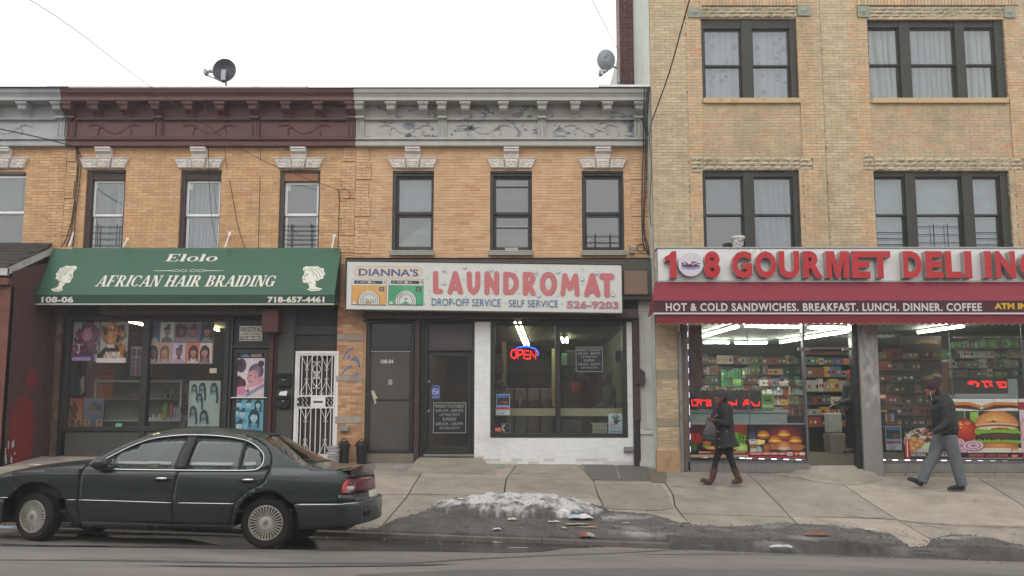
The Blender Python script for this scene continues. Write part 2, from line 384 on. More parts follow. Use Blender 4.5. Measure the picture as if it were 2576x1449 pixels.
top = [G8(x, y) for x, y in ((-1400, 320), (-900, 330), (-500, 336), (0, 342), (300, 350), (600, 358), (850, 362), (960, 366))]
bot = [G8(x, y) for x, y in ((960, 372), (880, 378), (800, 380), (700, 394), (560, 398), (400, 394), (200, 392), (0, 390), (-300, 384), (-700, 380), (-1400, 372))]
mb.add([on_road(*p) + Vec((0, 0, .0045)) for p in top + bot], [tuple(range(len(top + bot)))])
tag(mb.build('puddle', M('wet_gutter', '2c2a28', rough=.22, var=.3, scale=5, bump=.25, bscale=30)), kind='stuff', label='dark wet gutter water along the kerb behind the car')
kerbm = M('kerb_stone', '6a635b', rough=.9, var=.3, scale=6, bump=.6, bscale=60, stain='4a413a', stain_amt=.8, stain_scale=2.2)
kb = bpy.data.objects.new('kerb', None); linked(kb); tag(kb, kind='structure'); ORG[kb.name] = Vec((0, 0, 0))
x = -14.
while x < 14:
 L = 2.4; mb=MB();a, b = x + .006, x + L - .006; za, zb = walk_z(a, KERB_Y), walk_z(b, KERB_Y)
 y0, y1 = KERB_Y - .02, KERB_Y + .13; lo = -.2
 mb.add([(a, y0, za + lo), (b, y0, zb + lo), (b, y1, zb + lo), (a, y1, za + lo), (a, y0 + .012, za + .004), (b, y0 + .012, zb + .004), (b, y1, zb + .006), (a, y1, za + .006)],
           [(0, 1, 5, 4), (1, 2, 6, 5), (2, 3, 7, 6), (3, 0, 4, 7), (4, 5, 6, 7), (3, 2, 1, 0)])
 mb.build('kerb_stone', kerbm, kb, bevel=.012); x += L
sw = MB(); sw.grid(lambda u, v: (-30 + 60 * u, KERB_Y + .1 + 7 * v, walk_z(-30 + 60 * u, KERB_Y + .1 + 7 * v) - .035), 30, 8)
side = tag(sw.build('sidewalk', conc_d), kind='structure')
def colline(pts): return sorted([(on_walk(*G8(*p)).y, on_walk(*G8(*p)).x) for p in pts])
def xat(line, Y):
 if Y <= line[0][0]: a, b = line[0], line[1]
 elif Y >= line[-1][0]: a, b = line[-2], line[-1]
 else:
  for a, b in zip(line, line[1:]):
   if a[0] <= Y <= b[0]: break
 t = (Y - a[0]) / (b[0] - a[0] + 1e-9); t = max(-3, min(4, t)); return a[1] + (b[1] - a[1]) * t
cols = [colline(p) for p in ([(-2300, 120), (-2420, 300)], [(-1500, 110), (-1600, 300)], [(-900, 105), (-990, 300)], [(-330, 103), (-440, 300)],
 [(225, 103), (175, 185), (75, 300)], [(600, 62), (565, 110), (555, 172), (520, 320)], [(850, 62), (905, 118), (925, 180), (985, 300)],
 [(1160, 95), (1185, 130), (1212, 170), (1220, 215), (1250, 255), (1285, 290)], [(1500, 90), (1540, 125), (1690, 280)],
 [(1850, 115), (1880, 135), (1960, 190), (2090, 272), (2190, 330)], [(2420, 120), (2760, 330)], [(3000, 120), (3400, 330)])]
yr1 = on_walk(*G8(400, 104)).y; yr2 = on_walk(*G8(300, 174)).y; yr3 = on_walk(*G8(1600, 256)).y
YW = 16.75
def slabpoly(l, r, ya, yb):
 ys = lambda line: [y for y, _ in line if ya + .05 < y < yb - .05]
 L_ = [ya] + ys(l) + [yb]; R_ = [ya] + ys(r) + [yb]; g_ = .011
 pts = [(xat(r, y) - g_, min(max(y, ya + g_), yb - g_)) for y in R_] + [(xat(l, y) + g_, min(max(y, ya + g_), yb - g_)) for y in reversed(L_)]
 dz = ru(-.004, .006)
 return [(x, y, walk_z(x, y) + dz) for x, y in pts]
for i in range(len(cols) - 1):
 if i < 6: rows = [KERB_Y + .14, yr2 + .02 * i, yr1, YW]
 elif i == 6: rows = [KERB_Y + .14, yr2 - .35, yr1 - .1, YW]
 elif i == 7: rows = [KERB_Y + .14, yr3, YW]
 elif i == 8: rows = [KERB_Y + .14, yr3 + .03, YW]
 else: rows = [KERB_Y + .14, yr3 - .12, YW]
 for a, b in zip(rows, rows[1:]):
  mb=MB();mb.slab(slabpoly(cols[i], cols[i + 1], a, b), .05); mb.build('slab', concs[(i * 2 + rows.index(a)) % 3] if i != 7 else concs[2], side, bevel=.006)
def walk_poly(name, label, cat, px, h0, mat, kind=None, zfn=None, onf=on_walk, parent=None, bevel=.01):
 mb=MB();pts = []
 for i, p in enumerate(px):
  q = onf(*p); q.z += h0; pts.append(q)
 mb.slab(pts[::-1], h0 + .03)
 o = mb.build(name, mat, parent, bevel=bevel); return tag(o, label, cat, kind=kind)
steel = M('hatch_steel', '6d6964', rough=.6, metal=.4, var=.2, scale=4, bump=.4, bscale=60, stain='5a4a3c', stain_amt=.5)
h = thing('cellar_hatch', 'two leaf grey steel cellar hatch set in the sidewalk before the white pilaster', 'hatch', on_walk(*G8(990, 90)))
for q in (((865, 52), (985, 50), (1003, 115), (905, 112)), ((992, 50), (1100, 50), (1118, 116), (1010, 115))):
 mb=MB();pts = [on_walk(*G8(*p)) + Vec((0, 0, .014)) for p in q]; mb.slab(pts[::-1], .03); mb.build('hatch_leaf', steel, h, bevel=.004)
mb=MB();fr = [on_walk(*G8(*p)) + Vec((0, 0, .02)) for p in ((858, 49), (1106, 47), (1126, 119), (900, 117))]; mb.tube(fr, .012, 4, closed=True); mb.build('hatch_frame', steel, h)
def wedge(name, label, cat, top2, bottom, zt, mat):
 """top2: two points at the threshold (x,Y), bottom: outline px on the sidewalk left->right"""
 mb=MB();b = [on_walk(*p) for p in bottom]; n = len(b)
 mid = [Vec((top2[0][0] + (top2[1][0] - top2[0][0]) * i / (n - 1), top2[0][1] + (top2[1][1] - top2[0][1]) * i / (n - 1), zt)) for i in range(n)]
 K = 8; vs = []
 for k in range(K + 1):
  t = k / K
  for i in range(n):
   p = mid[i].lerp(b[i] + Vec((0, 0, .012)), t); p.z += .012 * noise.noise(p * 2.5); vs.append(p)
 fs = [(k * n + i, (k + 1) * n + i, (k + 1) * n + i + 1, k * n + i + 1) for k in range(K) for i in range(n - 1)]
 mb.add(vs, fs)
 skirt = [v - Vec((0, 0, .3)) for v in [vs[K * n + i] for i in range(n)]]
 mb.add([vs[K * n + i] for i in range(n)] + skirt, [(i, n + i, n + i + 1, i + 1) for i in range(n - 1)])
 for sd in (0, n - 1):
  ed = [vs[k * n + sd] for k in range(K + 1)]; mb.add(ed + [p - Vec((0, 0, .5)) for p in ed], [(k, k + 1, K + 2 + k, K + 1 + k) for k in range(K)])
 o = mb.build(name, mat, smooth='auto', fix=False); return tag(o, label, cat)
def heightfield(name, x0, x1, y0, y1, nx, ny, hfn, cfn, mat):
 mb=MB();vs = []; cs = []
 for j in range(ny + 1):
  for i in range(nx + 1):
   x = x0 + (x1 - x0) * i / nx; y = y0 + (y1 - y0) * j / ny; hgt = hfn(x, y)
   base = walk_z(x, y) if y > KERB_Y - .02 else road_z(x, y)
   vs.append((x, y, base + hgt)); cs.append(cfn(x, y, hgt))
 mb.add(vs, [(j * (nx + 1) + i, j * (nx + 1) + i + 1, (j + 1) * (nx + 1) + i + 1, (j + 1) * (nx + 1) + i) for j in range(ny) for i in range(nx)], cs)
 return mb.build(name, mat, smooth=True)
def fbm(x, y, s, o=4, z=0):
 v = 0; a = 1; t = 0
 for k in range(o): v += a * noise.noise(Vec((x * s, y * s, z + k * 7.3))); t += a; a *= .55; s *= 2.1
 return v / t
edge = [(on_walk(*G8(a, b)).x, on_walk(*G8(a, b)).y) for a, b in ((-200, 318), (75, 300), (150, 262), (260, 236), (420, 215), (700, 190), (960, 235), (1100, 245), (1180, 262), (1250, 288), (1400, 297), (1500, 293), (1600, 283), (1700, 284), (1850, 290), (1960, 308), (2030, 322), (2075, 348), (2110, 374), (2195, 374), (2212, 345), (2300, 326), (2400, 334), (2520, 362), (2620, 380), (2800, 392))]
def edge_y(x):
 if x <= edge[0][0] or x >= edge[-1][0]: return KERB_Y
 for a, b in zip(edge, edge[1:]):
  if a[0] <= x <= b[0]: return a[1] + (b[1] - a[1]) * (x - a[0]) / (b[0] - a[0] + 1e-9)
def dirt_h(x, y):
 e_ = edge_y(x) + .10 * fbm(x, y, 2.2) + .03 * fbm(x, y, 9)
 d = min(e_ - y, (y - (KERB_Y + (.10 if x < 2.1 else -.10 + .12 * fbm(x, 3, 1.7)) + .03 * fbm(x, 0, 4))) * 1.2)
 h_ = min(.05, d * .22) + .012 * fbm(x, y, 7) * min(1, max(0, d * 8))
 if x > 2.0: h_ += .03 * max(0, min(1, d * 4)) * (.5 + fbm(x, y, 1.5))
 return max(-.03, h_)
def dirt_c(x, y, h_):
 b = .082 + .05 * fbm(x, y, 3) + .03 * fbm(x, y, 18)
 ice = max(0, fbm(x * .7, y * 2, 1.4, z=4) - .03) * 2.2 * max(0, min(1, (h_ - .015) * 30)) if x > 1.3 else 0
 wet = -.03 if y < KERB_Y + .12 else 0
 b = max(.02, b + wet); k = min(1, ice); c = (b * 1.04, b * .93, b * .83)
 return tuple(c[i] * (1 - k) + (.34, .33, .33)[i] * k for i in range(3))
dm = M('grit', attr=True, rough=.85, var=.25, scale=14, bump=.8, bscale=70)
tag(heightfield('dirt', -3.1, 8.3, KERB_Y - .25, max(e_[1] for e_ in edge) + .25, 420, 76, dirt_h, dirt_c, dm), label='black winter grit and ice crust along the kerb', kind='stuff')
cf_ = on_walk(*G8(600, 268)); cy0 = cf_.y + .42; cx0 = cf_.x + .06; SH = .88 * at(*G8(600, 158), cy0).z - walk_z(cx0, cy0); print('snow', cf_, SH)
def snow_h(x, y):
 u = (x - cx0) / 1.42; v = (y - cy0 - .12 * u) / .56
 crest = (.30 + .10 * fbm(x, y, 3.1, z=2)) * math.exp(-(abs(u + .12) ** 2.4) * 2.2) + .14 * math.exp(-((u - .5) / .35) ** 2) + .10 * math.exp(-((u + .75) / .3) ** 2)
 r = u * u + v * v + .25 * fbm(x, y, 2.5)
 h_ = crest * max(0, 1 - r * .95) ** .62 + .10 * fbm(x, y, 5) + .09 * abs(fbm(x, y, 12)) + .03 * fbm(x, y, 26)
 h_ = h_ * SH / .42 - .05 * max(0, r - .9) * 3
 return max(-.04, h_) + (.05 if r < .9 else 0)
def snow_c(x, y, h_):
 n_ = fbm(x, y, 3.2, z=9) + .5 * fbm(x, y, 11); t = min(1, max(0, (h_ - .05) * 5 + n_ * 2.2 + .1)); v = (y - cy0) / .56
 if v < -.55: t *= max(0, 1.6 + v * 1.6 + 2 * n_)
 sp = noise.noise(Vec((x * 42, y * 42, 1))); t *= .35 if sp > .42 else 1
 b = .085 + .03 * fbm(x, y, 12)
 return tuple((b * q) * (1 - t) + s_ * t for q, s_ in zip((1.05, .95, .86), (.46, .45, .44)))
sm = M('old_snow', attr=True, rough=.8, var=.18, scale=22, bump=1, bscale=55)
tag(heightfield('snow_pile', cx0 - 1.75, cx0 + 1.85, cy0 - .75, cy0 + .8, 240, 110, snow_h, snow_c, sm), 'heap of old dirty snow melting at the kerb beside the car', 'snow pile')
# ============================================================ building shells
FY, DY = 16.6, 16.1
def cells(x0, x1, z0, z1, holes):
 zs = sorted({z0, z1} | {min(max(v, z0), z1) for h_ in holes for v in h_[2:4]}); out = []
 for a, b in zip(zs, zs[1:]):
  if b - a < 1e-4: continue
  m = (a + b) / 2; cut = sorted((h_[0], h_[1]) for h_ in holes if h_[2] < m < h_[3]); x = x0
  for c, d in cut:
   if c > x: out.append((x, min(c, x1), a, b))
   x = max(x, d)
  if x < x1: out.append((x, x1, a, b))
 return out
BM = {}
def brickwork(parent, x0, x1, z0, z1, Y, holes, palfn, L=.212, H=.0594, proud=None, cap=300, mat=None, gap=.0072, header=None, depth=.055, minw=.014):
 mat = mat or M('brick', attr=True, rough=.85, var=.10, scale=14, bump=.35, bscale=90); res = []
 r = 0; z = z0; bands_ = getattr(proud, 'bands', [])
 while z < z1 - .02:
  hh = min(H, z1 - z); zz0, zz1 = z, z + hh - gap; m = (zz0 + zz1) / 2
  cut = sorted((h_[0], h_[1]) for h_ in holes if h_[2] < m < h_[3]); spans = []; x = x0
  for c, d in cut:
   if c > x: spans.append((x, min(c, x1)))
   x = max(x, d)
  if x < x1: spans.append((x, x1))
  off = (L / 2 if r % 2 else 0) + ru(-.012, .012)
  sp2 = []
  for a, b in spans:
   xs_ = [a] + sorted(v for v in {q[i_] for q in bands_ if q[2] + .012 < m < q[3] - .012 for i_ in (0, 1)} if a + .03 < v < b - .03) + [b]; sp2 += list(zip(xs_, xs_[1:]))
  for a, b in sp2:
   k = math.floor((a - x0 + off) / L); e_ = x0 - off + k * L
   while e_ < b:
    p, q = max(e_, a), min(e_ + L, b)
    if q - p - gap > minw: res.append((p, q - gap, zz0, zz1, r))
    e_ += L
  z += H; r += 1
 out = []
 for p, q, a, b, r in res:
  c = palfn((p + q) / 2, (a + b) / 2); pr = proud((p + q) / 2, (a + b) / 2) if proud else 0
  out.append((p, q, a, b, c, pr + ru(-.0015, .0015)))
 full = [i for i, o in enumerate(out) if abs((o[1] - o[0]) - (L - gap)) < .003 and abs(o[3] - o[2] - (H - gap)) < .002]
 full.sort(key=lambda i: (out[i][0] ** 2 + (out[i][2] - 1.92) ** 2)); solo = set(full[:cap]); rest = MB()
 og = ORG[parent.name]
 for i, (p, q, a, b, c, pr) in enumerate(out):
  if i in solo:
   key = (c, round(L, 3), round(H, 3), mat.name)
   if key not in BM:
    mb=MB();w_, h_ = (L - gap) / 2, (H - gap) / 2; mb.box(-w_, w_, 0, depth, -h_, h_, c); me = mb.mesh('brick'); me.materials.append(mat); BM[key] = me
   o = bpy.data.objects.new('brick', BM[key]); COL.objects.link(o); o.parent = parent
   o.location = Vec(((p + q) / 2, Y - .008 - pr, (a + b) / 2)) - og
  else: rest.box(p, q, Y - .008 - pr, Y - .008 - pr + depth, a, b, c)
 if rest.v: tag(rest.build('brickwork', mat, parent), kind='stuff')
def pick(pal):
 names = [p for p, n_ in pal for _ in range(n_)]
 return lambda: rc(names)
P_salon = pick([('c8a074', 6), ('cca67a', 7), ('c49b70', 5), ('c69f77', 4), ('d0ab80', 3), ('bc946b', 2), ('c0906a', 1)])
P_laun = pick([('cfa77f', 7), ('cca279', 6), ('d3ad86', 5), ('c79d76', 4), ('c29270', 1), ('ceaa83', 6)])
P_bei = pick([('bfab8c', 6), ('b9a586', 5), ('c5b193', 5), ('b5a183', 3), ('c0ac8e', 3)])
P_ora = pick([('c9ab87', 6), ('c7a681', 4), ('cdae89', 5), ('c2a37f', 4), ('c89a78', 1), ('c1aa88', 4)])
P_mix = pick([('bda889', 8), ('c1a888', 6), ('b9a385', 5), ('bfa587', 3), ('baa183', 4), ('c69a79', 1), ('b5a285', 5)])
X01, X12, X23 = at(149, 230, 16.14).x, at(889, 230, 16.14).x, at(1631, 230, 16.14).x
Z_corn = at(1288, 366, FY).z
def hole(Z, x0, y0, x1, y1, Y=FY): return zr(Z, x0, y0, x1, y1, Y)
wz = hole(A1, -300, 812, 172, 1372); wa = hole(A1, 605, 806, 884, 1375); wb = hole(A1, 1278, 806, 1566, 1375); wc = hole(A1, 1984, 806, 2271, 1375)
ld = hole(A2, 446, 810, 741, 1378); le = hole(A2, 1142, 810, 1441, 1380); lf = hole(A2, 1794, 810, 2093, 1380)
Z_up = at(1288, 640, FY).z      # bottom of the upper brickwork
mortar_y = M('mortar_dark', 'a68560', rough=.95, var=.2, scale=6); mortar_w = M('mortar_pale', 'cbb79c', rough=.95, var=.15, scale=6)
BL = thing('brick_house', 'yellow brick row house at the far edge with grey cornice and white window', 'building', (-11, FY, .3))
BS = thing('shop_house', 'yellow brick row house under the brown cornice with the hair salon below', 'building', (-6, FY, .3))
BLA = thing('shop_house', 'orange brick row house under the peeling grey cornice with the laundromat below', 'building', (-.3, FY, .3))
BD = thing('apartment_building', 'beige brick apartment building rising over the deli shopfront', 'building', (6.5, DY, .1))
def shell(parent, x0, x1, z0, z1, Y, holes, mat, th=.25):
 mb = MB()
 for a, b, c, d in cells(x0, x1, z0, z1, holes): mb.box(a, b, Y, Y + th, c, d)
 mb.build('wall', mat, parent)
def room(parent, x0, x1, z0, z1, y0, y1, col='4a4640'):
 mb=MB();v = [(x0, y0, z0), (x1, y0, z0), (x1, y1, z0), (x0, y1, z0), (x0, y0, z1), (x1, y0, z1), (x1, y1, z1), (x0, y1, z1)]
 mb.add(v, [(1, 2, 6, 5), (2, 3, 7, 6), (3, 0, 4, 7), (4, 5, 6, 7), (3, 2, 1, 0)]); mb.build('room', M('room_' + col, col, var=.05), parent)
zt_ = at(1288, 222, 16.15).z
shell(BL, -13.5, X01, Z_up, Z_corn + 1.2, FY, [wz], mortar_y); shell(BS, X01, X12, Z_up - .2, Z_corn + 1.2, FY, [wa, wb, wc], mortar_y)
shell(BLA, X12, at(1640, 400, 16.1).x + .05, Z_up - .1, Z_corn + 1.2, FY, [ld, le, lf], mortar_w)
for b_, a, c in ((BL, -13.5, X01), (BS, X01, X12), (BLA, X12, X23 + .1)): room(b_, a + .02, c - .02, Z_up - .18, Z_corn + .5, FY + .26, FY + 3)
qz = [at(1288, A1(0, y)[1], FY).z for y in (640, 757, 885, 1016, 1147, 1280, 1400)]
def quoin(xa, xb, narrow, first=0):
 bands = []
 for i in range(6):
  s_ = narrow if (i + first) % 2 == 0 else 0; bands.append((xa + s_, xb - s_, qz[i + 1], qz[i]))
 return bands
qx = lambda Z, a, b: (at(Z(a, 0)[0], 500, FY).x, at(Z(b, 0)[0], 500, FY).x)
Q1 = quoin(*qx(A1, 335, 545), .05); Q2 = quoin(qx(A2, 78, 0)[0], qx(A2, 297, 0)[0], .05); Q3 = quoin(qx(A2, 2140, 0)[0], qx(A2, 2295, 0)[0], .03)
def proudf(bands, h_=.022):
 f = lambda x, z: h_ if any(a < x < b and c + .012 < z < d - .012 for a, b, c, d in bands) else 0
 f.bands = bands; return f
allq = Q1 + Q2 + Q3
mbk = M('brick_salon', attr=True, rough=.85, var=.13, scale=5, bump=.35, bscale=90, stain='94755a', stain_amt=.4, stain_scale=.9, stretch=(1, 1, .5))
brickwork(BL, -13.5, X01, Z_up, Z_corn, FY, [wz], lambda x, z: P_salon(), proud=proudf(allq), mat=mbk)
brickwork(BS, X01, X12, Z_up - .2, Z_corn, FY, [wa, wb, wc], lambda x, z: P_salon(), proud=proudf(allq), mat=mbk)
brickwork(BLA, X12, at(1640, 400, 16.1).x + .05, Z_up - .1, Z_corn, FY, [ld, le, lf], lambda x, z: P_laun(), proud=proudf(allq), mat=mbk)
stone = M('lintel_stone', 'd6cfc7', rough=.8, var=.14, scale=9, bump=.3, bscale=70, stain='a39a90', stain_amt=.4, stain_scale=5)
U = 16.6 / F     # metres per survey pixel on the front wall
def lintel_meshes():
 out = {}
 mb=MB();yb = 0
 def wing(sg):
  m = MB(); P_ = [(sg * 17, -28), (sg * 52, -28), (sg * 65, 0), (sg * 20, 0)]; q = [(a * U, b * U) for a, b in (P_ if sg > 0 else P_[::-1])]
  m.prism(q, -.05, .02); cxx = sum(a for a, b in q) / 4; czz = sum(b for a, b in q) / 4
  rim = [(cxx + (a - cxx) * .9, -.055, czz + (b - czz) * .86) for a, b in q]; m.tube(rim, .017, 4, closed=True)
  sp = [(sg * 29 + sg * (1.2 + 6.3 * t) * cos(6.28 * 2.2 * t) * .9, -14.5 + (1.2 + 7.2 * t) * sin(6.28 * 2.2 * t)) for t in [k / 34 for k in range(35)]]
  m.tube([(a * U, -.058, b * U) for a, b in sp], .0105, 5)
  for k, (a, b, l_, r_) in enumerate(((44, -10, 9, -25), (47, -18, 8, 20), (40, -21, 7, 60), (52, -8, 7, -35), (38, -7, 6, 40))):
   m.ell((sg * a * U, -.052, b * U), (l_ * U, .018, 2.2 * U), 8, 5, rot=Matrix.Rotation(-R(r_ * sg), 3, 'Y'))
  return m
 out['lintel_wing'] = wing(1); out['lintel_wing_'] = wing(-1)
 k = MB(); q = [(-14 * U, -29 * U), (14 * U, -29 * U), (19 * U, 1 * U), (-19 * U, 1 * U)]; k.prism(q, -.075, .02)
 k.tube([(a * .88, -.08, b * .84 - .02) for a, b in q], .014, 4, closed=True)
 for sg in (-1, 1):
  for a, b, l_, r_ in ((4, -22, 6, 70), (8, -16, 6, 30), (7, -10, 7, -10), (10, -22, 4, 0)): k.ell((sg * a * U, -.078, b * U), (l_ * U, .02, 1.9 * U), 8, 5, rot=Matrix.Rotation(-R(r_ * sg), 3, 'Y'))
 k.ell((0, -.08, -12 * U), (3.2 * U, .025, 9 * U), 8, 6); out['lintel'] = k
 c = MB()
 c.prof([(-.02, 1 * U), (-.07, 1.5 * U), (-.07, 9 * U), (-.09, 11 * U), (-.14, 14 * U), (-.15, 20 * U), (-.17, 20.5 * U), (-.17, 24 * U), (.02, 24 * U), (.02, 1 * U)], -19.5 * U, 19.5 * U)
 for i in range(9): c.box((-17 + 4 * i) * U, (-15 + 4 * i) * U, -.085, -.06, 4 * U, 8 * U)
 out['lintel_cap'] = c
 return {n_: (lambda me: (me.materials.append(stone), me)[1])(m_.mesh(n_)) for n_, m_ in out.items()}
LM = lintel_meshes()
def lintel(parent, px, pz=398.5, Y=FY):
 p = at(px, pz, Y); l = bpy.data.objects.new('lintel', LM['lintel']); COL.objects.link(l); l.parent = parent; l.location = p - ORG[parent.name]
 for n_ in ('lintel_wing', 'lintel_wing_', 'lintel_cap'):
  o = bpy.data.objects.new(n_.strip('_'), LM[n_]); COL.objects.link(o); o.parent = l
 return l
for par, px in ((BL, 12), (BS, 265.5), (BS, 503.3), (BS, 753), (BLA, 1039.5), (BLA, 1286.5), (BLA, 1515.5)): lintel(par, px)
curt = {}
def cloth(name, label, x0, x1, z0, z1, y, col, pleats=7, amp=.025, col2=None, cat='curtain', slant=0, mat=None, group=None, stripes=None):
 mb=MB();n = int(pleats * 6); vs = []; cs = []
 for j in range(7):
  for i in range(n + 1):
   t = i / n; x = x0 + (x1 - x0) * t; z = z1 + (z0 - z1) * j / 6
   ph = pleats * 6.283 * t + 1.5 * sin(t * 9 + name.__len__()); vs.append((x + .01 * sin(j + ph * .5) + slant * (j / 6) * (1 - t), y + amp * sin(ph) * (.6 + .07 * j), z))
   c = hx(col)
   if col2: k = .5 + .5 * sin(ph * 1.0 + .6); k = k ** 2; c = tuple(a * (1 - k) + b * k for a, b in zip(c, hx(col2)))
   cs.append(c)
 mb.add(vs, [(j * (n + 1) + i, j * (n + 1) + i + 1, (j + 1) * (n + 1) + i + 1, (j + 1) * (n + 1) + i) for j in range(6) for i in range(n)], cs)
 return tag(mb.build('curtain' if cat == 'curtain' else name, mat or M('curtain_cloth', attr=True, rough=.9, var=.08, scale=5, bump=0), smooth=True), label, cat, group)
pane_up = glass('window_pane', tint=(.72, .76, .76), refl=.11, bump=.12, bscale=2.2, haze=.045, hazecol=(.42, .43, .46))
white_pvc = M('white_pvc', 'e8e8e6', rough=.4, var=.05); dkframe = M('dark_bronze_frame', '35332f', rough=.5, var=.15, stain='4a4844', stain_amt=.3)
brownc = M('brown_casing', '3b2a26', rough=.6, var=.2, scale=8, bump=.3)
def sash_window(parent, g_, Y, fmat, t=.05, gl=None, split=.5, cas=None, cas_t=(.06, .1), deep=.14, extra=None, lower_t=None, sill=None):
 """g_: opening (x0,x1,z0,z1). gl: sash outline inside it."""
 x0, x1, z0, z1 = g_; o = MB()
 s0, s1, t0, t1 = gl or (x0 + .06, x1 - .06, z0, z1 - .1)
 if cas is not None:      # fixed casing round the sashes
  o.box(x0, s0, Y + .03, Y + .2, z0, z1); o.box(s1, x1, Y + .03, Y + .2, z0, z1); o.box(s0, s1, Y + .05, Y + .2, t1, z1)
  o.box(x0 + .012, x1 - .012, Y + .015, Y + .05, z1 - .05, z1 - .002)
 else: o.frame(x0, x1, Y + .05, Y + .2, z0, z1, .03)
 wv = o.build('window', cas or fmat, parent, bevel=.004)
 zm = t0 + (t1 - t0) * split
 u = MB(); u.frame(s0, s1, Y + deep - .03, Y + deep, zm - .018, t1, t); u.build('sash', fmat, wv, bevel=.004)
 l = MB(); l.frame(s0 + .006, s1 - .006, Y + deep + .005, Y + deep + .035, t0, zm + .015, t, lower_t or t); l.build('sash', fmat, wv, bevel=.004)
 p = MB(); p.box(s0 + t - .005, s1 - t + .005, Y + deep - .012, Y + deep - .008, zm + .02, t1 - t + .005); p.build('pane', pane_up, wv)
 p = MB(); p.box(s0 + t, s1 - t, Y + deep + .018, Y + deep + .022, t0 + (lower_t or t) - .005, zm - .02); p.build('pane', pane_up, wv)
 if extra: extra(wv, s0, s1, t0, zm, t1, Y + deep)
 return wv
def guard(bars, posts, h0, h1, mat=None, name='window_guard'):
 def f(wv, s0, s1, t0, zm, t1, y):
  mb=MB();hgt = t1 - t0
  for i in range(bars):
   z = t0 + hgt * (h0 + (h1 - h0) * i / max(1, bars - 1)); mb.tube([(s0 + .01, y - .03, z), (s1 - .01, y - .03, z)], .007, 5)
  for q in posts: x = s0 + (s1 - s0) * q; mb.tube([(x, y - .042, t0 + hgt * h0 - .03), (x, y - .042, t0 + hgt * h1 + .05)], .009, 5)
  mb.build(name, mat or M('guard_iron', '1c1c1c', rough=.5), wv)
 return f
sash_window(BL, wz, FY, white_pvc, t=.05, gl=zr(A1, -280, 838, 166, 1368, FY), split=.5)
def note(zx0, zy0, zx1, zy1, Z=A1):
 def f(wv, *a):
  x0, x1, z0, z1 = zr(Z, zx0, zy0, zx1, zy1, FY + .12); mb=MB();mb.box(x0, x1, FY + .118, FY + .12, z0, z1); mb.build('sticker', M('pale_paper', 'b9c4bc', var=.05), wv)
 return f
def both(*fs):
 def f(*a):
  for q in fs: q(*a)
 return f
sash_window(BS, wa, FY, white_pvc, t=.045, gl=zr(A1, 640, 872, 866, 1372, FY), split=.5, cas=brownc, extra=both(guard(4, (.2, .8), .08, .34), note(666, 895, 700, 938)))
sash_window(BS, wb, FY, white_pvc, t=.05, gl=zr(A1, 1306, 872, 1556, 1372, FY), split=.5, cas=brownc, extra=note(1340, 898, 1374, 950))
def cboard(wv, s0, s1, t0, zm, t1, y):
 x0, x1, z0, z1 = zr(A1, 2013, 824, 2258, 882, FY); mb=MB();mb.box(x0, x1, FY + .04, FY + .055, z0 + .003, z1); mb.build('wood_board', M('knotty_wood', '9a6b48', rough=.7, var=.35, scale=3, stretch=(1, 1, 9), stain='5a2f1c', stain_amt=.8, stain_scale=3), wv)
sash_window(BS, wc, FY, white_pvc, t=.05, gl=zr(A1, 2012, 884, 2258, 1372, FY), split=.52, cas=M('olive_casing', '3f3a32', rough=.6, var=.2), extra=both(guard(6, (.22, .8), .03, .36), cboard, note(2035, 900, 2070, 958)))
def d_extra(k):
 def f(wv, s0, s1, t0, zm, t1, y):
  mb = MB()
  if k == 1:
   za = t1 - (t1 - t0) * .135; mb.box(s0 + .05, s1 - .05, y - .035, y - .012, za - .012, za + .012); zb = zm - (zm - t0) * .37; mb.box(s0 + .05, s1 - .05, y + .0, y + .016, zb - .012, zb + .012); mb.build('glazing_bar', dkframe, wv)
   mb=MB();m_ = (s0 + s1) / 2; mb.box(m_ - .14, m_ + .12, FY + .02, FY + .05, t0 - .05, t0 + .05); mb.build('sticker', M('pale_paper2', '9a9c94'), wv)
  if k == 2: guard(3, (.3, .7), .03, .2)(wv, s0, s1, t0, zm, t1, y)
 return f
for k, (g_, gz) in enumerate(((ld, (470, 846, 738, 1372)), (le, (1165, 846, 1432, 1374)), (lf, (1812, 842, 2080, 1374)))):
 sash_window(BLA, g_, FY, dkframe, t=.055, gl=zr(A2, *gz, FY), split=.5, cas=dkframe, lower_t=.09, extra=d_extra(k))
silm = M('sill_stone', '9a9a90', rough=.8, var=.2, scale=8, bump=.3, stain='5d5a52', stain_amt=.5, stain_scale=4)
for px0, px1 in ((430, 746), (1128, 1447), (1790, 2112)):
 x0, x1, z0, z1 = zr(A2, px0, 1379, px1, 1419, FY); mb=MB();h_ = (z1 - z0)
 for i in range(3): mb.box(x0 + .012 * (2 - i) * 0, x1, FY - .05 - .018 * (2 - i), FY + .06, z0 + h_ * i / 3 + .002, z0 + h_ * (i + 1) / 3 - .002)
 mb.build('sill', silm, BLA, bevel=.01)
def cz(Z, x0, y0, x1, y1, Y): return zr(Z, x0, y0, x1, y1, Y)
a = cz(A1, -200, 840, 160, 1090, FY + .3); cloth('c', 'grey blind behind the half seen window at the left edge', a[0], a[1], a[2], a[3], FY + .3, '8f8f92', 3, .004)
a = cz(A1, 630, 870, 770, 1370, FY + .35); cloth('c', 'grey white curtain drawn left in the first salon window', a[0], a[1], a[2], a[3], FY + .4, '9a9aa0', 4, .03, '707078')
a = cz(A1, 815, 870, 880, 1370, FY + .35); cloth('c', 'narrow lilac white curtain at the first salon window', a[0], a[1], a[2], a[3], FY + .4, 'c4c0d4', 2, .03, '9a98a8')
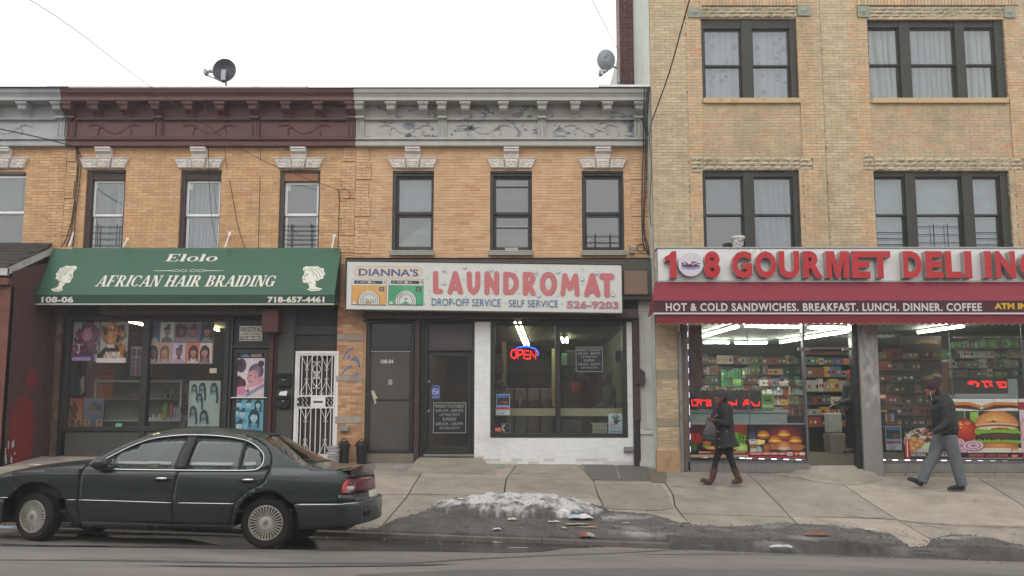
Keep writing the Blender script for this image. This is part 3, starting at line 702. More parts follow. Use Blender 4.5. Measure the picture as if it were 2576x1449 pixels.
a = cz(A1, 1345, 870, 1560, 1370, FY + .35); cloth('c', 'full white curtain in the middle window above the green awning', a[0], a[1], a[2], a[3], FY + .35, 'd4d2dc', 7, .035, '9c9aa4')
a = cz(A2, 470, 850, 740, 1100, FY + .3); cloth('c', 'pale blue sheet hung in the upper half of the laundromat window', a[0], a[1], a[2], a[3], FY + .26, 'a8b4b8', 2, .006)
a = cz(A2, 480, 1170, 740, 1345, FY + .3); mb=MB();mb.add([(a[0], FY + .3, a[2]), (a[1], FY + .3, a[2]), (a[1], FY + .28, a[3]), (a[0] + .35, FY + .26, a[2] + .28), (a[0] + .1, FY + .33, a[2] + .06)], [(0, 1, 2, 3, 4)])
tag(mb.build('curtain', M('bunched', 'a8aca8', rough=.9, var=.3, scale=9, bump=.6, bscale=12)), 'bunched pale cloth slumped in the lower laundromat window pane', 'curtain')
a = cz(A2, 1165, 1200, 1430, 1345, FY + .3); cloth('c', 'dull mauve blind low in the middle laundromat window', a[0], a[1], a[2], a[3], FY + .27, '7d7478', 2, .004)
# ============================================================ cornices
def cornice(parent, x0, x1, large, small, mat, swags, mat2=None):
 z = lambda py, Y: at(1288, py, Y).z
 mb = MB()
 crown = [(16.14, z(222, 16.14)), (16.16, z(232, 16.16)), (16.20, z(238, 16.2)), (16.19, z(240, 16.19)), (16.21, z(242, 16.21)), (16.21, z(252, 16.21)), (16.56, z(252, 16.21) + .02), (16.56, z(222, 16.14)), ]
 mb.prof(crown, x0, x1); co = mb.build('cornice', mat, parent, fix=True)
 mb=MB();mb.prof([(16.5, z(253, 16.3)), (16.52, z(296, 16.52)), (16.47, z(297, 16.47)), (16.47, z(301, 16.47)), (16.53, z(303, 16.53)), (16.53, z(346, 16.53)), (16.6, z(346, 16.53)), (16.6, z(253, 16.3))], x0, x1); mb.build('frieze', mat2 or mat, co, fix=True)
 mb=MB();mb.prof([(16.5, z(345, 16.5)), (16.44, z(347, 16.44)), (16.44, z(350, 16.44)), (16.49, z(352, 16.49)), (16.49, z(355, 16.49)), (16.46, z(357, 16.46)), (16.46, z(366, 16.46)), (16.6, z(366, 16.46)), (16.6, z(345, 16.5))], x0, x1); mb.build('moulding', mat, co, fix=True)
 n = int((x1 - x0) / .045); mb=MB();zz = z(299, 16.46)
 for i in range(n): xx = x0 + (i + .5) * (x1 - x0) / n; mb.box(xx - .013, xx + .013, 16.452, 16.472, zz - .018, zz + .01)
 mb.build('dentils', mat, co)
 def bracket(px, big):
  xc = at(px, 275, 16.3).x; xc = max(x0 + .085, min(x1 - .085, xc)); m = MB(); hw = .083
  m.box(xc - hw - .03, xc + hw + .03, 16.23, 16.52, z(259, 16.23), z(254, 16.23)); m.box(xc - hw - .015, xc + hw + .015, 16.245, 16.52, z(262, 16.24), z(259, 16.23) - .001)
  m.prof([(16.27, z(262.5, 16.27)), (16.28, z(272, 16.28)), (16.31, z(277, 16.31)), (16.38, z(281, 16.38)), (16.45, z(290, 16.45)), (16.47, z(297, 16.47)), (16.53, z(297, 16.5)), (16.53, z(262.5, 16.27))], xc - hw, xc + hw)
  if big:
   m.box(xc - hw - .01, xc + hw + .01, 16.40, 16.56, z(296, 16.4), z(291, 16.4))
   m.box(xc - hw, xc + hw, 16.485, 16.56, z(344.5, 16.48), z(296.5, 16.4)); zt, zb = z(302, 16.48), z(342, 16.48)
   m.ell((xc, 16.47, zt), (.03, .03, .03), 8, 6)
   for k in range(9):
    q = zt + (zb - zt) * (k + .5) / 9
    for sg in (-1, 1): m.ell((xc + sg * .04, 16.483, q), (.035, .014, .012), 6, 4, rot=Matrix.Rotation(R(28 * sg), 3, 'Y'))
  m.build('bracket', mat, co, fix=True, bevel=.003)
 for p in large: bracket(p, True)
 for p in small: bracket(p, False)
 for px in swags:
  xc = at(px, 325, 16.5).x; zc = z(318, 16.5); m = MB()
  for sg in (-1, 1):
   m.ell((xc + sg * .28, 16.52, zc), (.035, .02, .035), 8, 5)
   m.tube([(xc + sg * .28, 16.52, zc), (xc + sg * .34, 16.52, zc - .08), (xc + sg * .33, 16.52, zc - .16)], [.018, .014, .02], 5); m.tube([(xc + sg * .28, 16.52, zc + .02), (xc + sg * .42, 16.52, zc + .05), (xc + sg * .55, 16.52, zc + .0)], [.016, .02, .006], 5)
  for k in range(11):
   t = k / 10 * 2 - 1; m.ell((xc + t * .24, 16.528, zc - .02 - .11 * (1 - t * t)), (.032, .016, .02 + .016 * (1 - t * t)), 7, 5)
  m.build('swag', mat2 or mat, co)
 return co
pgray = M('grey_paint', 'a9a8a0', rough=.55, var=.1, scale=4, bump=.15, stain='85857f', stain_amt=.5, stain_scale=1.2)
def peeling():
 m = M('peeling_paint', 'a8a69e', rough=.6, var=.1, scale=4, bump=.2); n = m.node_tree.nodes; l = m.node_tree.links; b = n['Principled BSDF']
 old = b.inputs['Base Color'].links[0].from_socket; ge = n.new('ShaderNodeNewGeometry')
 n1 = n.new('ShaderNodeTexNoise'); n1.inputs['Scale'].default_value = 2.6; n1.inputs['Detail'].default_value = 10; n1.inputs['Roughness'].default_value = .62; n1.inputs['Distortion'].default_value = .6
 mp = n.new('ShaderNodeMapping'); mp.inputs['Scale'].default_value = (1, 1, 1.7); l.new(ge.outputs[0], mp.inputs[0]); l.new(mp.outputs[0], n1.inputs['Vector'])
 r1 = n.new('ShaderNodeMapRange'); r1.inputs[1].default_value = .545; r1.inputs[2].default_value = .555; l.new(n1.outputs[0], r1.inputs[0])
 n2 = n.new('ShaderNodeTexNoise'); n2.inputs['Scale'].default_value = 5; l.new(ge.outputs[0], n2.inputs['Vector'])
 cr = n.new('ShaderNodeValToRGB'); cr.color_ramp.elements[0].color = (.06, .055, .055, 1); cr.color_ramp.elements[0].position = .36; cr.color_ramp.elements[1].color = (.19, .23, .27, 1); cr.color_ramp.elements[1].position = .5
 e_ = cr.color_ramp.elements.new(.72); e_.color = (.2, .085, .04, 1); l.new(n2.outputs[0], cr.inputs[0])
 x = n.new('ShaderNodeMix'); x.data_type = 'RGBA'; l.new(r1.outputs[0], x.inputs[0]); l.new(old, x.inputs[6]); l.new(cr.outputs[0], x.inputs[7]); l.new(x.outputs[2], b.inputs['Base Color'])
 return m
peel = peeling()
pgl = M('grey_paint_west', 'a3a6a4', rough=.6, var=.15, scale=3, bump=.2, stain='70757a', stain_amt=.8, stain_scale=1)
pbr = M('brown_paint', '5a322b', rough=.5, var=.12, scale=3, bump=.2, stain='3f2422', stain_amt=.5, stain_scale=.9)
cornice(BL, -13.5, X01, [142], [55.6, -30], pgl, [12])
cornice(BS, X01 + .002, X12 - .002, [161, 390, 636, 880], [235, 310, 472.5, 553, 718.6, 800], pbr, [287, 526, 765])
cornice(BLA, X12, X23, [902, 1111, 1364, 1609], [982.6, 1064, 1170, 1266.5, 1447, 1528], pgray, [1021, 1218, 1487], peel)
tar = M('tar', '2c2426', rough=.7, var=.3, scale=10, bump=.5); flash = M('white_flashing', 'd2d0cc', rough=.35, var=.12, metal=.3, scale=6, bump=.4, bscale=14, stain='8d7f7c', stain_amt=.7, stain_scale=5)
zc = at(1288, 222, 16.14).z
mb=MB();mb.box(-13.5, X01 + .2, 16.1, 20, zc + .001, zc + .02); mb.build('roof', tar, BL)
mb=MB();mb.box(X01, X12, 16.12, 24, zc + .001, zc + .012); mb.build('roof', tar, BS)
mb=MB();n = 60
mb.grid(lambda u, v: (X01 - .25 + 5.25 * u, 16.125 + .3 * max(0, v - .5), zc - .004 + .05 * min(1, v * 2) + .010 * fbm(u * 40, v, 1) * v), n, 4); mb.build('flashing', flash, BS)
mb=MB();mb.box(X12, X23 + .1, 16.12, 24, zc + .001, zc + .014); mb.build('roof', tar, BLA)
mb=MB();mb.box(1.75, X23 + .08, 16.1, 16.5, zc + .016, zc + .06); mb.build('flashing', flash, BLA)
# ============================================================ the tan annex at the left edge
xs_ = at(*A4(330, 75), FY - .02).x - .015; YF = FY * (139 - 1288) / (41. - 1288)
stuc = M('brown_stucco', '4c332b', rough=.9, var=.3, scale=5, bump=.9, bscale=45, stain='57362c', stain_amt=.5, stain_scale=1.6)
stuf = M('rosy_stucco', '6a4238', rough=.85, var=.25, scale=5, bump=.6, bscale=30, stain='8a5d50', stain_amt=.5, stain_scale=2)
an = thing('annex', 'brown stucco ground floor annex with shingled lean-to roof left of the green awning', 'annex', (xs_ - 1.5, YF, .4))
ztop = at(139, A4(0, 150)[1], FY).z; zf = at(41, A4(0, 222)[1], YF).z
mb=MB();mb.add([(xs_, YF, -.1), (xs_, FY + .1, -.1), (xs_, FY + .1, ztop), (xs_, YF, zf)], [(0, 1, 2, 3)])
mb.add([(xs_ - .3, YF, -.1), (xs_ - .3, YF, zf), (xs_ - .3, FY, ztop), (xs_ - .3, FY, -.1)], [(0, 1, 2, 3)]); mb.build('side_wall', stuc, an)
mb=MB();mb.box(-13.5, xs_ + .0, YF - .02, YF + .1, -.1, zf - .28); mb.build('wall', stuf, an)
mb=MB();mb.box(-13.5, xs_ - .42, YF - .06, YF - .022, zf - 2.2, zf - .35); mb.build('shutter', M('rosy_shutter', '5a3836', rough=.7, var=.2), an)
mb=MB();mb.box(-13.5, xs_ - .3, YF - .08, YF - .021, zf - .345, zf - .30); mb.box(-13.5, xs_ - .0, YF - .12, YF + .02, zf - .27, zf - .14); mb.build('ledge', stuf, an, bevel=.01)
shm = M('shingle', '3a3634', rough=.95, var=.35, scale=9, bump=.9, bscale=70)
rf = MB(); rf.add([(-13.5, YF - .1, zf - .02), (xs_ - .005, YF - .1, zf - .02), (xs_ - .005, FY - .01, ztop + .33), (-13.5, FY - .01, ztop + .33)], [(0, 1, 2, 3)]); rfo = rf.build('roof', shm, an)
cnt = 0
for r in range(9):
 for k in range(16):
  x1_ = xs_ - k * .3 - (.15 if r % 2 else 0); t = r / 9; ya = YF - .12 + (FY - YF + .1) * t; za = zf - .01 + (ztop + .34 - zf) * t; yb, zb = ya + .19, za + (ztop + .34 - zf) / 9 * 1.25
  mb=MB();q = ru(0, .006); mb.add([(x1_ - .29, ya, za + .012 + q), (min(x1_, xs_ - .005), ya, za + .012 + q), (min(x1_, xs_ - .005), yb, zb + .003), (x1_ - .29, yb, zb + .003), (x1_ - .29, ya, za), (min(x1_, xs_ - .005), ya, za)], [(0, 1, 2, 3), (4, 5, 1, 0)]); mb.build('shingle', shm, rfo)
mb=MB();wfm = M('white_fascia', 'b9b6b0', rough=.6, var=.15, scale=8, bump=.3, stain='7d766e', stain_amt=.6)
mb.box(-13.5, xs_ - .004, YF - .15, YF - .1, zf - .10, zf + .03); mb.add([(xs_ - .004, YF - .15, zf - .10), (xs_ - .004, FY, ztop + .12), (xs_ - .004, FY, ztop + .26), (xs_ - .004, YF - .15, zf + .04)], [(0, 1, 2, 3)]); mb.build('fascia', wfm, an)
mb = MB()                                                   # sprayed red paint
random.seed(3)
def blob(cy_, cz_, ry, rz, n=26):
 pts = []
 for i in range(n):
  a_ = 6.283 * i / n; k = 1 + .28 * noise.noise(Vec((cos(a_) * 2 + cy_, sin(a_) * 2, cz_))); pts.append((xs_ + .003, cy_ + ry * k * cos(a_), cz_ + rz * k * sin(a_)))
 mb.add(pts, [tuple(range(n))])
blob(YF + .62, 1.45, .40, .7)
mb.build('red_paint', M('red_spray', '7a1c1e', rough=.8, var=.35, scale=4, bump=.9, bscale=45, stain='3d2720', stain_amt=.8, stain_scale=3), an)
mb=MB();blob(YF + .85, 2.45, .2, .2); mb.build('red_paint', M('red_spray'), an)
mb = MB()
for k in range(9):
 yy, zz = YF + ru(.02, .5), walk_z(-9, YF) + ru(.05, .4); mb.box(xs_ + .002, xs_ + .005, yy, yy + ru(.012, .04), zz, zz + ru(.04, .15))
tag(mb.build('white_drip', M('white_drip', 'b8b4ae', var=.2), an), kind='stuff')
# ============================================================ salon ground floor
rr = lambda a, b, c, d, Y=FY: zr(A4, a, b, c, d, Y)
blk = M('black_frame', '2a2926', rough=.45, var=.2, scale=6, bump=.15); drk = M('dark_panel', '484641', rough=.7, var=.18, scale=3, bump=.25, stain='343330', stain_amt=.5)
shutm = M('shutter_box', '4a3a36', rough=.6, var=.25, scale=4, bump=.2, stretch=(9, 1, 1), stain='6d5a52', stain_amt=.5, stain_scale=2)
rust = M('rust_red', '4b2620', rough=.65, var=.2, scale=6, bump=.3, stain='33201a', stain_amt=.5)
def bx(parent, name, r_, y0, y1, mat, bevel=.004, fn=None):
 mb=MB();mb.box(r_[0], r_[1], y0, y1, r_[2], r_[3]);
 if fn: fn(mb)
 return mb.build(name, mat, parent, bevel=bevel)
SG = FY + .12
def zbase(r_): return (r_[0], r_[1], walk_z((r_[0] + r_[1]) / 2, FY) - .06, r_[3])
bx(BS, 'header', rr(320, 395, 2088, 498), FY + .03, FY + .24, blk)
bx(BS, 'header', (rr(330, 0, 2088, 10)[0], rr(330, 0, 2088, 10)[1], rr(0, 395, 10, 400)[3], Z_up - .18), FY + .05, FY + .25, mortar_y)
r_ = rr(650, 426, 1645, 496); o = MB(); o.box(r_[0], r_[1], FY - .24, FY + .02, r_[2], r_[3])
bo = o.build('shutter_box', shutm, BS, bevel=.012)
mb = MB()
for k in range(70): x = r_[0] + .02 + (r_[1] - r_[0] - .04) * k / 69; mb.box(x - .008, x + .008, FY - .247, FY - .24, r_[2] + .012, r_[3] - .03)
mb.build('ribs', shutm, bo)
post = M('peeling_post', '4e3c2e', rough=.8, var=.35, scale=7, bump=.6, bscale=40, stain='8a7c66', stain_amt=.8, stain_scale=6)
bx(BS, 'wall', (xs_ - .05, rr(386, 498, 1400, 1206)[0] - .01, walk_z(-9, FY) - .1, rr(0, 395, 1, 396)[3]), FY + .02, FY + .2, stuc)
bx(BS, 'post', zbase(rr(333, 496, 366, 1400)), FY - .06, FY + .16, post, .008)
bx(BS, 'post', zbase(rr(366, 496, 386, 1400)), FY + .02, FY + .16, blk)
wn = rr(386, 498, 1400, 1206); o = MB(); mu = rr(860, 498, 903, 1206)
o.box(wn[0], wn[0] + .09, FY + .04, FY + .2, wn[2], wn[3]); o.box(wn[1] - .09, wn[1], FY + .04, FY + .2, wn[2], wn[3])
o.box(wn[0] + .09, wn[1] - .09, FY + .04, FY + .2, wn[3] - .09, wn[3]); o.box(wn[0] + .09, wn[1] - .09, FY + .02, FY + .2, wn[2], wn[2] + .09)
o.box(mu[0], mu[1], FY + .03, FY + .2, wn[2] + .09, wn[3] - .09); wo_ = o.build('window', blk, BS, bevel=.006)
shopglass = glass('shop_pane', tint=(.93, .95, .94), refl=.055, bump=.05, bscale=1.2, haze=.025, hazecol=(.35, .36, .35))
for a, b in ((wn[0] + .08, mu[0] + .005), (mu[1] - .005, wn[1] - .08)):
 mb=MB();mb.box(a, b, SG, SG + .006, wn[2] + .08, wn[3] - .08); mb.build('pane', shopglass, wo_)
bx(BS, 'stall_riser', zbase(rr(386, 1207, 1400, 1400)), FY + .06, FY + .2, drk)
bx(BS, 'riser_post', zbase(rr(845, 1207, 880, 1400)), FY + .02, FY + .058, blk)
dr = zbase(rr(1403, 498, 1662, 1400)); o = MB(); o.box(dr[0], dr[0] + .05, FY + .03, FY + .2, dr[2], dr[3]); o.box(dr[1] - .05, dr[1], FY + .03, FY + .2, dr[2], dr[3])
tz = rr(0, 680, 1, 692); o.box(dr[0] + .05, dr[1] - .05, FY + .04, FY + .2, tz[2], tz[3]); dfr = o.build('door_frame', blk, BS, bevel=.004)
bx(BS, 'transom', (dr[0] + .05, dr[1] - .05, tz[3] + .002, dr[3]), FY + .1, FY + .13, M('black_board', '121210', rough=.4, var=.2))
o = MB(); o.frame(dr[0] + .06, dr[1] - .06, FY + .09, FY + .14, dr[2] + .08, tz[2] - .01, .085, .1); dd_ = o.build('door', blk, BS, bevel=.004)
mb=MB();mb.box(dr[0] + .14, dr[1] - .14, SG, SG + .006, dr[2] + .18, tz[2] - .1); mb.build('pane', shopglass, dd_)
pbz = rr(0, 1000, 1, 1010); mb=MB();mb.tube([(dr[0] + .03, FY + .05, pbz[3]), (dr[1] - .07, FY + .05, pbz[3])], .015, 8); mb.build('push_bar', M('brushed_metal', '9a9a98', rough=.35, metal=.9, var=.1), dd_)
rb = rr(1645, 470, 1742, 612); bx(BS, 'shutter_motor_box', rb, FY - .36, FY + .02, rust, .01)
bx(BS, 'guide_rail', zbase(rr(1662, 613, 1682, 1400)), FY - .12, FY + .05, rust); bx(BS, 'guide_rail', zbase(rr(1684, 613, 1704, 1400)), FY - .05, FY + .05, M('rust_dark', '3a1d19', rough=.6, var=.2))
bx(BS, 'pier', zbase(rr(1704, 395, 1806, 1400)), FY - .02, FY + .24, drk, .01)
mm = M('mailbox_black', '1a1a1b', rough=.35, var=.1)
for k, (a, b, c, d) in enumerate(((1706, 852, 1786, 932), (1704, 985, 1780, 1060))):
 q = rr(a, b, c, d, FY - .14); m = thing('mailbox', ['upper black wall mailbox beside the white security gate', 'lower black wall mailbox with a white letter sticking out'][k], 'mailbox', ((q[0] + q[1]) / 2, FY - .02, q[2]))
 mb=MB();mb.prof([(FY - .14, q[2] + .02), (FY - .14, q[3] - .05), (FY - .08, q[3]), (FY - .025, q[3]), (FY - .025, q[2]), (FY - .12, q[2])], q[0], q[1]); mb.build('box', mm, m, bevel=.006)
 mb=MB();mb.prof([(FY - .165, q[3] - .075), (FY - .085, q[3] + .008), (FY - .03, q[3] + .012), (FY - .03, q[3] + .002), (FY - .085, q[3] + .0), (FY - .158, q[3] - .08)], q[0] - .01, q[1] + .01); mb.build('lid', mm, m)
 mb=MB();mb.box(q[0] + .1, q[1] - .1, FY - .147, FY - .141, (q[2] + q[3]) / 2 - .0, (q[2] + q[3]) / 2 + .015); mb.build('label_slot', M('slot_silver', 'a8a8a8', rough=.4), m)
 if k:
  mb=MB();mb.add([(q[0] + .03, FY - .13, q[3] + .0), (q[1] - .06, FY - .13, q[3] - .01), (q[1] - .05, FY - .1, q[3] + .09), (q[0] + .05, FY - .1, q[3] + .07)], [(0, 1, 2, 3)]); tag(mb.build('letter', M('white_paper', 'cfcfcb', var=.03)), 'white letter poking out of the lower black mailbox', 'letter')
ga = zbase(rr(1806, 700, 2086, 1362)); zr0 = walk_z(ga[0], FY)
bx(BS, 'recess_panel', rr(1808, 395, 2084, 560), FY + .06, FY + .12, M('recess_dark', '35322f', rough=.8, var=.2)); bx(BS, 'recess_beam', rr(1808, 561, 2084, 612), FY + .02, FY + .12, blk); bx(BS, 'recess_panel', rr(1808, 613, 2084, 712), FY + .06, FY + .12, M('recess_dark'))
q = rr(1812, 713, 2080, 1362); q = (q[0], q[1], zr0 + .03, q[3])
bx(BS, 'step', (q[0] - .02, q[1] + .03, zr0 - .2, zr0 + .03), FY - .06, FY + .3, M('worn_step', '6f675c', rough=.9, var=.2, bump=.4))
o = bx(BS, 'door', (q[0] + .01, q[1] - .01, q[2], q[3]), FY + .14, FY + .19, M('hall_door', '35322f', rough=.5, var=.1))
for a, b, c, d in ((.15, .45, .1, .42), (.55, .85, .1, .42), (.15, .45, .52, .88), (.55, .85, .52, .88)):
 w_, h_ = q[1] - q[0], q[3] - q[2]; mb=MB();mb.box(q[0] + w_ * a, q[0] + w_ * b, FY + .128, FY + .14, q[2] + h_ * c, q[2] + h_ * d); mb.build('door_panel', M('hall_door'), o, bevel=.006)
wi = M('white_iron', 'dedbd6', rough=.4, var=.06, stain='a39a90', stain_amt=.3, stain_scale=4)
gt = thing('security_gate', 'white iron security gate with scrollwork over the salon hall door', 'gate', ((q[0] + q[1]) / 2, FY + .02, q[2]))
gx0, gx1, gz0, gz1 = q; mb=MB();mb.frame(gx0, gx1, FY - .01, FY + .035, gz0, gz1, .055); mb.build('frame', wi, gt, bevel=.004)
mz = [at(1288, A4(0, y)[1], FY).z for y in (985, 1066)]; ix0, ix1 = gx0 + .06, gx1 - .06
mb=MB();mb.frame(ix0, ix1, FY - .005, FY + .03, gz0 + .06, gz1 - .06, .028); mb.build('leaf_frame', wi, gt)
mb=MB();mb.box(ix0 + .028, ix1 - .028, FY - .004, FY + .025, mz[0] - .03, mz[0]); mb.box(ix0 + .028, ix1 - .028, FY - .004, FY + .025, mz[1], mz[1] + .03); wdt = ix1 - ix0
mb.box(ix0 + wdt * .36, ix0 + wdt * .39, FY - .004, FY + .02, mz[1] + .03, mz[0] - .03); mb.box(ix0 + wdt * .72, ix0 + wdt * .75, FY - .004, FY + .02, mz[1] + .03, mz[0] - .03); mb.build('lock_rail', wi, gt)
mb=MB();zc_ = (mz[0] + mz[1]) / 2; mb.box(ix0 + wdt * .39, ix0 + wdt * .72, FY + .0, FY + .012, mz[1] + .03, mz[0] - .03); so_ = mb.build('mail_plate', wi, gt)
mb=MB();mb.box(ix0 + wdt * .43, ix0 + wdt * .68, FY - .006, FY - .001, zc_ - .02, zc_ + .018); mb.build('mail_slot', M('slot_dark', '4a4038', var=0), so_)
for a in (.1, .2, .78, .88):
 mb=MB();x = ix0 + wdt * a; mb.tube([(x, FY + .01, mz[0] - .04), (x + .05, FY + .01, zc_ + .03), (x + .01, FY + .01, zc_ - .01), (x + .06, FY + .01, mz[1] + .04)], .006, 5); mb.build('scroll', wi, gt)
for a, zz in ((.03, zc_ + .05), (.03, zc_ - .05)):
 mb=MB();mb.lathe([(0, -.03), (.022, -.028), (.026, -.01), (.012, 0), (.03, .005)], (ix0 + wdt * a, FY - .005, zz), 'y', 10); mb.build('lock_knob', M('brass_worn', '6b4c34', rough=.4, metal=.6), gt, smooth=True)
for k in range(7):
 x = ix0 + wdt * (.10 + .8 * k / 6)
 for a, b in ((mz[0], gz1 - .08), (gz0 + .08, mz[1])):
  mb=MB();mb.box(x - .0075, x + .0075, FY + .0, FY + .015, a, b); mb.build('bar', wi, gt)
def scr(cx, cz, s_, up):
 m = MB()
 for sg in (-1, 1):
  pts = [(cx, FY - .006, cz), (cx + sg * .02 * s_, FY - .006, cz + up * .08 * s_), (cx + sg * .09 * s_, FY - .006, cz + up * .24 * s_)]
  pts += [(cx + sg * (.09 + .035 * sin(t)) * s_, FY - .006, cz + up * (.24 + .035 * (1 - cos(t))) * s_) for t in [i * .7 for i in range(1, 8)]]; m.tube(pts, .0058, 5)
  m.tube([(cx, FY - .006, cz + up * .01), (cx + sg * .03 * s_, FY - .006, cz - up * .02 * s_), (cx + sg * .035 * s_, FY - .006, cz + up * .02 * s_)], .005, 5)
 m.build('scroll', wi, gt)
uh = gz1 - .08 - mz[0]; lh = mz[1] - gz0 - .08
for fx in (.235, .765):
 scr(ix0 + wdt * fx, mz[0] + uh * .64, 1.0, 1); scr(ix0 + wdt * fx, mz[0] + uh * .40, 1.0, -1); scr(ix0 + wdt * fx, gz0 + .08 + lh * .72, 1, 1); scr(ix0 + wdt * fx, gz0 + .08 + lh * .32, 1, -1)
m = MB(); cx_ = (ix0 + ix1) / 2; cz_ = mz[0] + uh * .5
for sg in (-1, 1):
 for up in (-1, 1):
  m.tube([(cx_ + sg * a, FY - .008, cz_ + up * b) for a, b in ((0, .03), (.06, .06), (.085, .12), (.05, .19), (.01, .22), (.03, .26), (.06, .27), (.06, .24))], .007, 5)
  m.tube([(cx_ + sg * a, FY - .008, cz_ + up * b) for a, b in ((.0, .0), (.05, .02), (.06, .06), (.03, .08), (.02, .05))], .006, 5)
m.build('medallion', wi, gt)
# ============================================================ laundromat ground floor
bb = lambda a, b, c, d, Y=FY: zr(A5, a, b, c, d, Y)
X_a = bb(2, 0, 222, 1)[1]
pz = (bb(62, 0, 222, 1)[0], X_a)
bands = [bb(62, a, 222, b) for a, b in ((553, 591), (805, 844), (1056, 1101))]
gz = walk_z(pz[0], FY) - .02; zt2 = bb(0, 405, 1, 406)[3] + .3
mb=MB();mb.box(pz[0], pz[1] + .05, FY, FY + .24, gz - .1, Z_up); mb.build('wall', mortar_y, BLA)
brickwork(BLA, pz[0], pz[1], gz, zt2, FY, [(pz[0] - 1, pz[1] + 1, b[2], b[3]) for b in bands], lambda x, z: rc(['c09a74', 'b88e68', 'b4845f', 'bd946e', 'c6a07a', 'aa7c5c']), cap=0, mat=mbk)
for b in bands: bx(BLA, 'stone_band', (pz[0], pz[1], b[2] + .003, b[3] - .003), FY - .02, FY + .02, M('band_stone', '9b8f84', rough=.85, var=.2, scale=6, bump=.6, bscale=30, stain='6e6a68', stain_amt=.6, stain_scale=4), .006)
mb=MB();tagm = M('blue_spray', '4a6ea0', rough=.8, var=.2)
for st in (((85, 705), (105, 665), (145, 632)), ((110, 705), (118, 690), (128, 675)), ((135, 712), (160, 690), (172, 700), (186, 755), (182, 720), (150, 708)), ((75, 800), (95, 770), (140, 745)), ((90, 830), (130, 815), (180, 790))):
 p_ = [at(*A5(*s_), FY - .011) for s_ in st]; mb.tube(p_, .014, 6, flat=.1)
tag(mb.build('graffiti', tagm), 'blue spray paint scrawl on the brick pier beside the white gate', 'graffiti')
bx(BLA, 'header', (X_a, bb(0, 0, 1900, 1)[1], bb(0, 460, 1, 461)[3], Z_up - .09), FY + .04, FY + .24, blk)
r_ = bb(222, 405, 1892, 460); o = MB(); o.box(r_[0], r_[1], FY - .2, FY + .04, r_[2], r_[3]); sb = o.build('shutter_box', shutm, BLA, bevel=.012)
mb = MB()
for k in range(60): x = bb(520, 0, 521, 1)[0] + (r_[1] - bb(520, 0, 521, 1)[0] - .03) * k / 59; mb.box(x - .008, x + .008, FY - .206, FY - .2, r_[2] + .01, r_[3] - .03)
mb.build('ribs', shutm, sb)
bx(BLA, 'soffit', (bb(222, 0, 223, 1)[0], r_[1], r_[2] - .05, r_[2] - .002), FY - .02, FY + .24, blk)
gb = lambda r_: (r_[0], r_[1], walk_z((r_[0] + r_[1]) / 2, FY) - .06, r_[3])
q = bb(222, 462, 518, 1286); o = MB(); o.frame(q[0], q[1], FY + .02, FY + .16, q[2], q[3], .075, .07); z_ = bb(0, 622, 1, 652); o.box(q[0] + .075, q[1] - .075, FY + .03, FY + .16, z_[2], z_[3]); fo = o.build('door_frame', blk, BLA, bevel=.005)
mb=MB();mb.box(q[0] + .07, q[1] - .07, FY + .09, FY + .096, z_[3] - .01, q[3] - .06); mb.build('pane', glass('dark_pane', tint=(.15, .16, .17), refl=.08), fo)
do = bx(BLA, 'door', (q[0] + .08, q[1] - .08, q[2] + .075, z_[2] - .01), FY + .07, FY + .11, M('grey_door', '4b4744', rough=.55, var=.12, scale=5, stain='3a3634', stain_amt=.4), .01)
mz_ = bb(0, 948, 1, 960); bx(do, 'mid_rail', (q[0] + .08, q[1] - .08, mz_[2], mz_[3]), FY + .055, FY + .07, blk)
bx(do, 'mail_slot', bb(325, 1052, 402, 1080), FY + .06, FY + .07, M('slot_brown', '54402e', rough=.5), .003); bx(do, 'peephole_plate', bb(360, 828, 384, 862), FY + .06, FY + .07, M('plate_grey', '9a958c', rough=.4), .003)
text3d(mb := MB(), '108-04', *bb(314, 705, 390, 730), FY + .066, None, bold=.02); mb.build('house_number', M('white_paper'), do)
mb=MB();p_ = [at(*A5(*s_), FY + .05) for s_ in ((255, 900), (275, 898), (285, 925), (298, 945), (282, 952), (290, 970), (280, 985), (268, 940))]; mb.add(p_, [tuple(range(8))]); tag(mb.build('torn_flyer', M('flyer', 'b5a792', var=.2)), 'torn cream flyer stuck in the laundromat hall door', 'flyer')
z0_ = walk_z(q[0], FY); bx(BLA, 'step', (q[0] - .02, q[1] + .03, z0_ - .1, q[2] - .002), FY - .12, FY + .3, M('worn_step'), .012)
bx(BLA, 'guide_rail', gb(bb(526, 462, 556, 1300)), FY - .1, FY + .1, M('rail_brown', '3d2c27', rough=.6, var=.2, scale=8, stain='57433a', stain_amt=.5), .006)
bx(BLA, 'jamb', gb(bb(557, 462, 584, 1300)), FY + .04, FY + .2, blk)
q = bb(585, 462, 893, 1292); o = MB(); o.frame(q[0], q[1], FY + .04, FY + .2, q[2], q[3], .055, .06); z_ = bb(0, 640, 1, 655); o.box(q[0] + .055, q[1] - .055, FY + .05, FY + .2, z_[2], z_[3]); o.build('door_frame', blk, BLA, bevel=.005)
bx(BLA, 'transom', (q[0] + .055, q[1] - .055, z_[3] + .002, q[3] - .062), FY + .1, FY + .14, M('grey_door'))
o = MB(); o.frame(q[0] + .06, q[1] - .06, FY + .09, FY + .14, q[2] + .065, z_[2] - .004, .075, .09); dl = o.build('door', blk, BLA, bevel=.004)
mb=MB();mb.box(q[0] + .13, q[1] - .13, SG, SG + .006, q[2] + .15, z_[2] - .09); mb.build('pane', shopglass, dl)
bx(BLA, 'threshold', (q[0], q[1], q[2] - .04, q[2] - .002), FY - .02, FY + .3, M('brushed_metal'), .004)
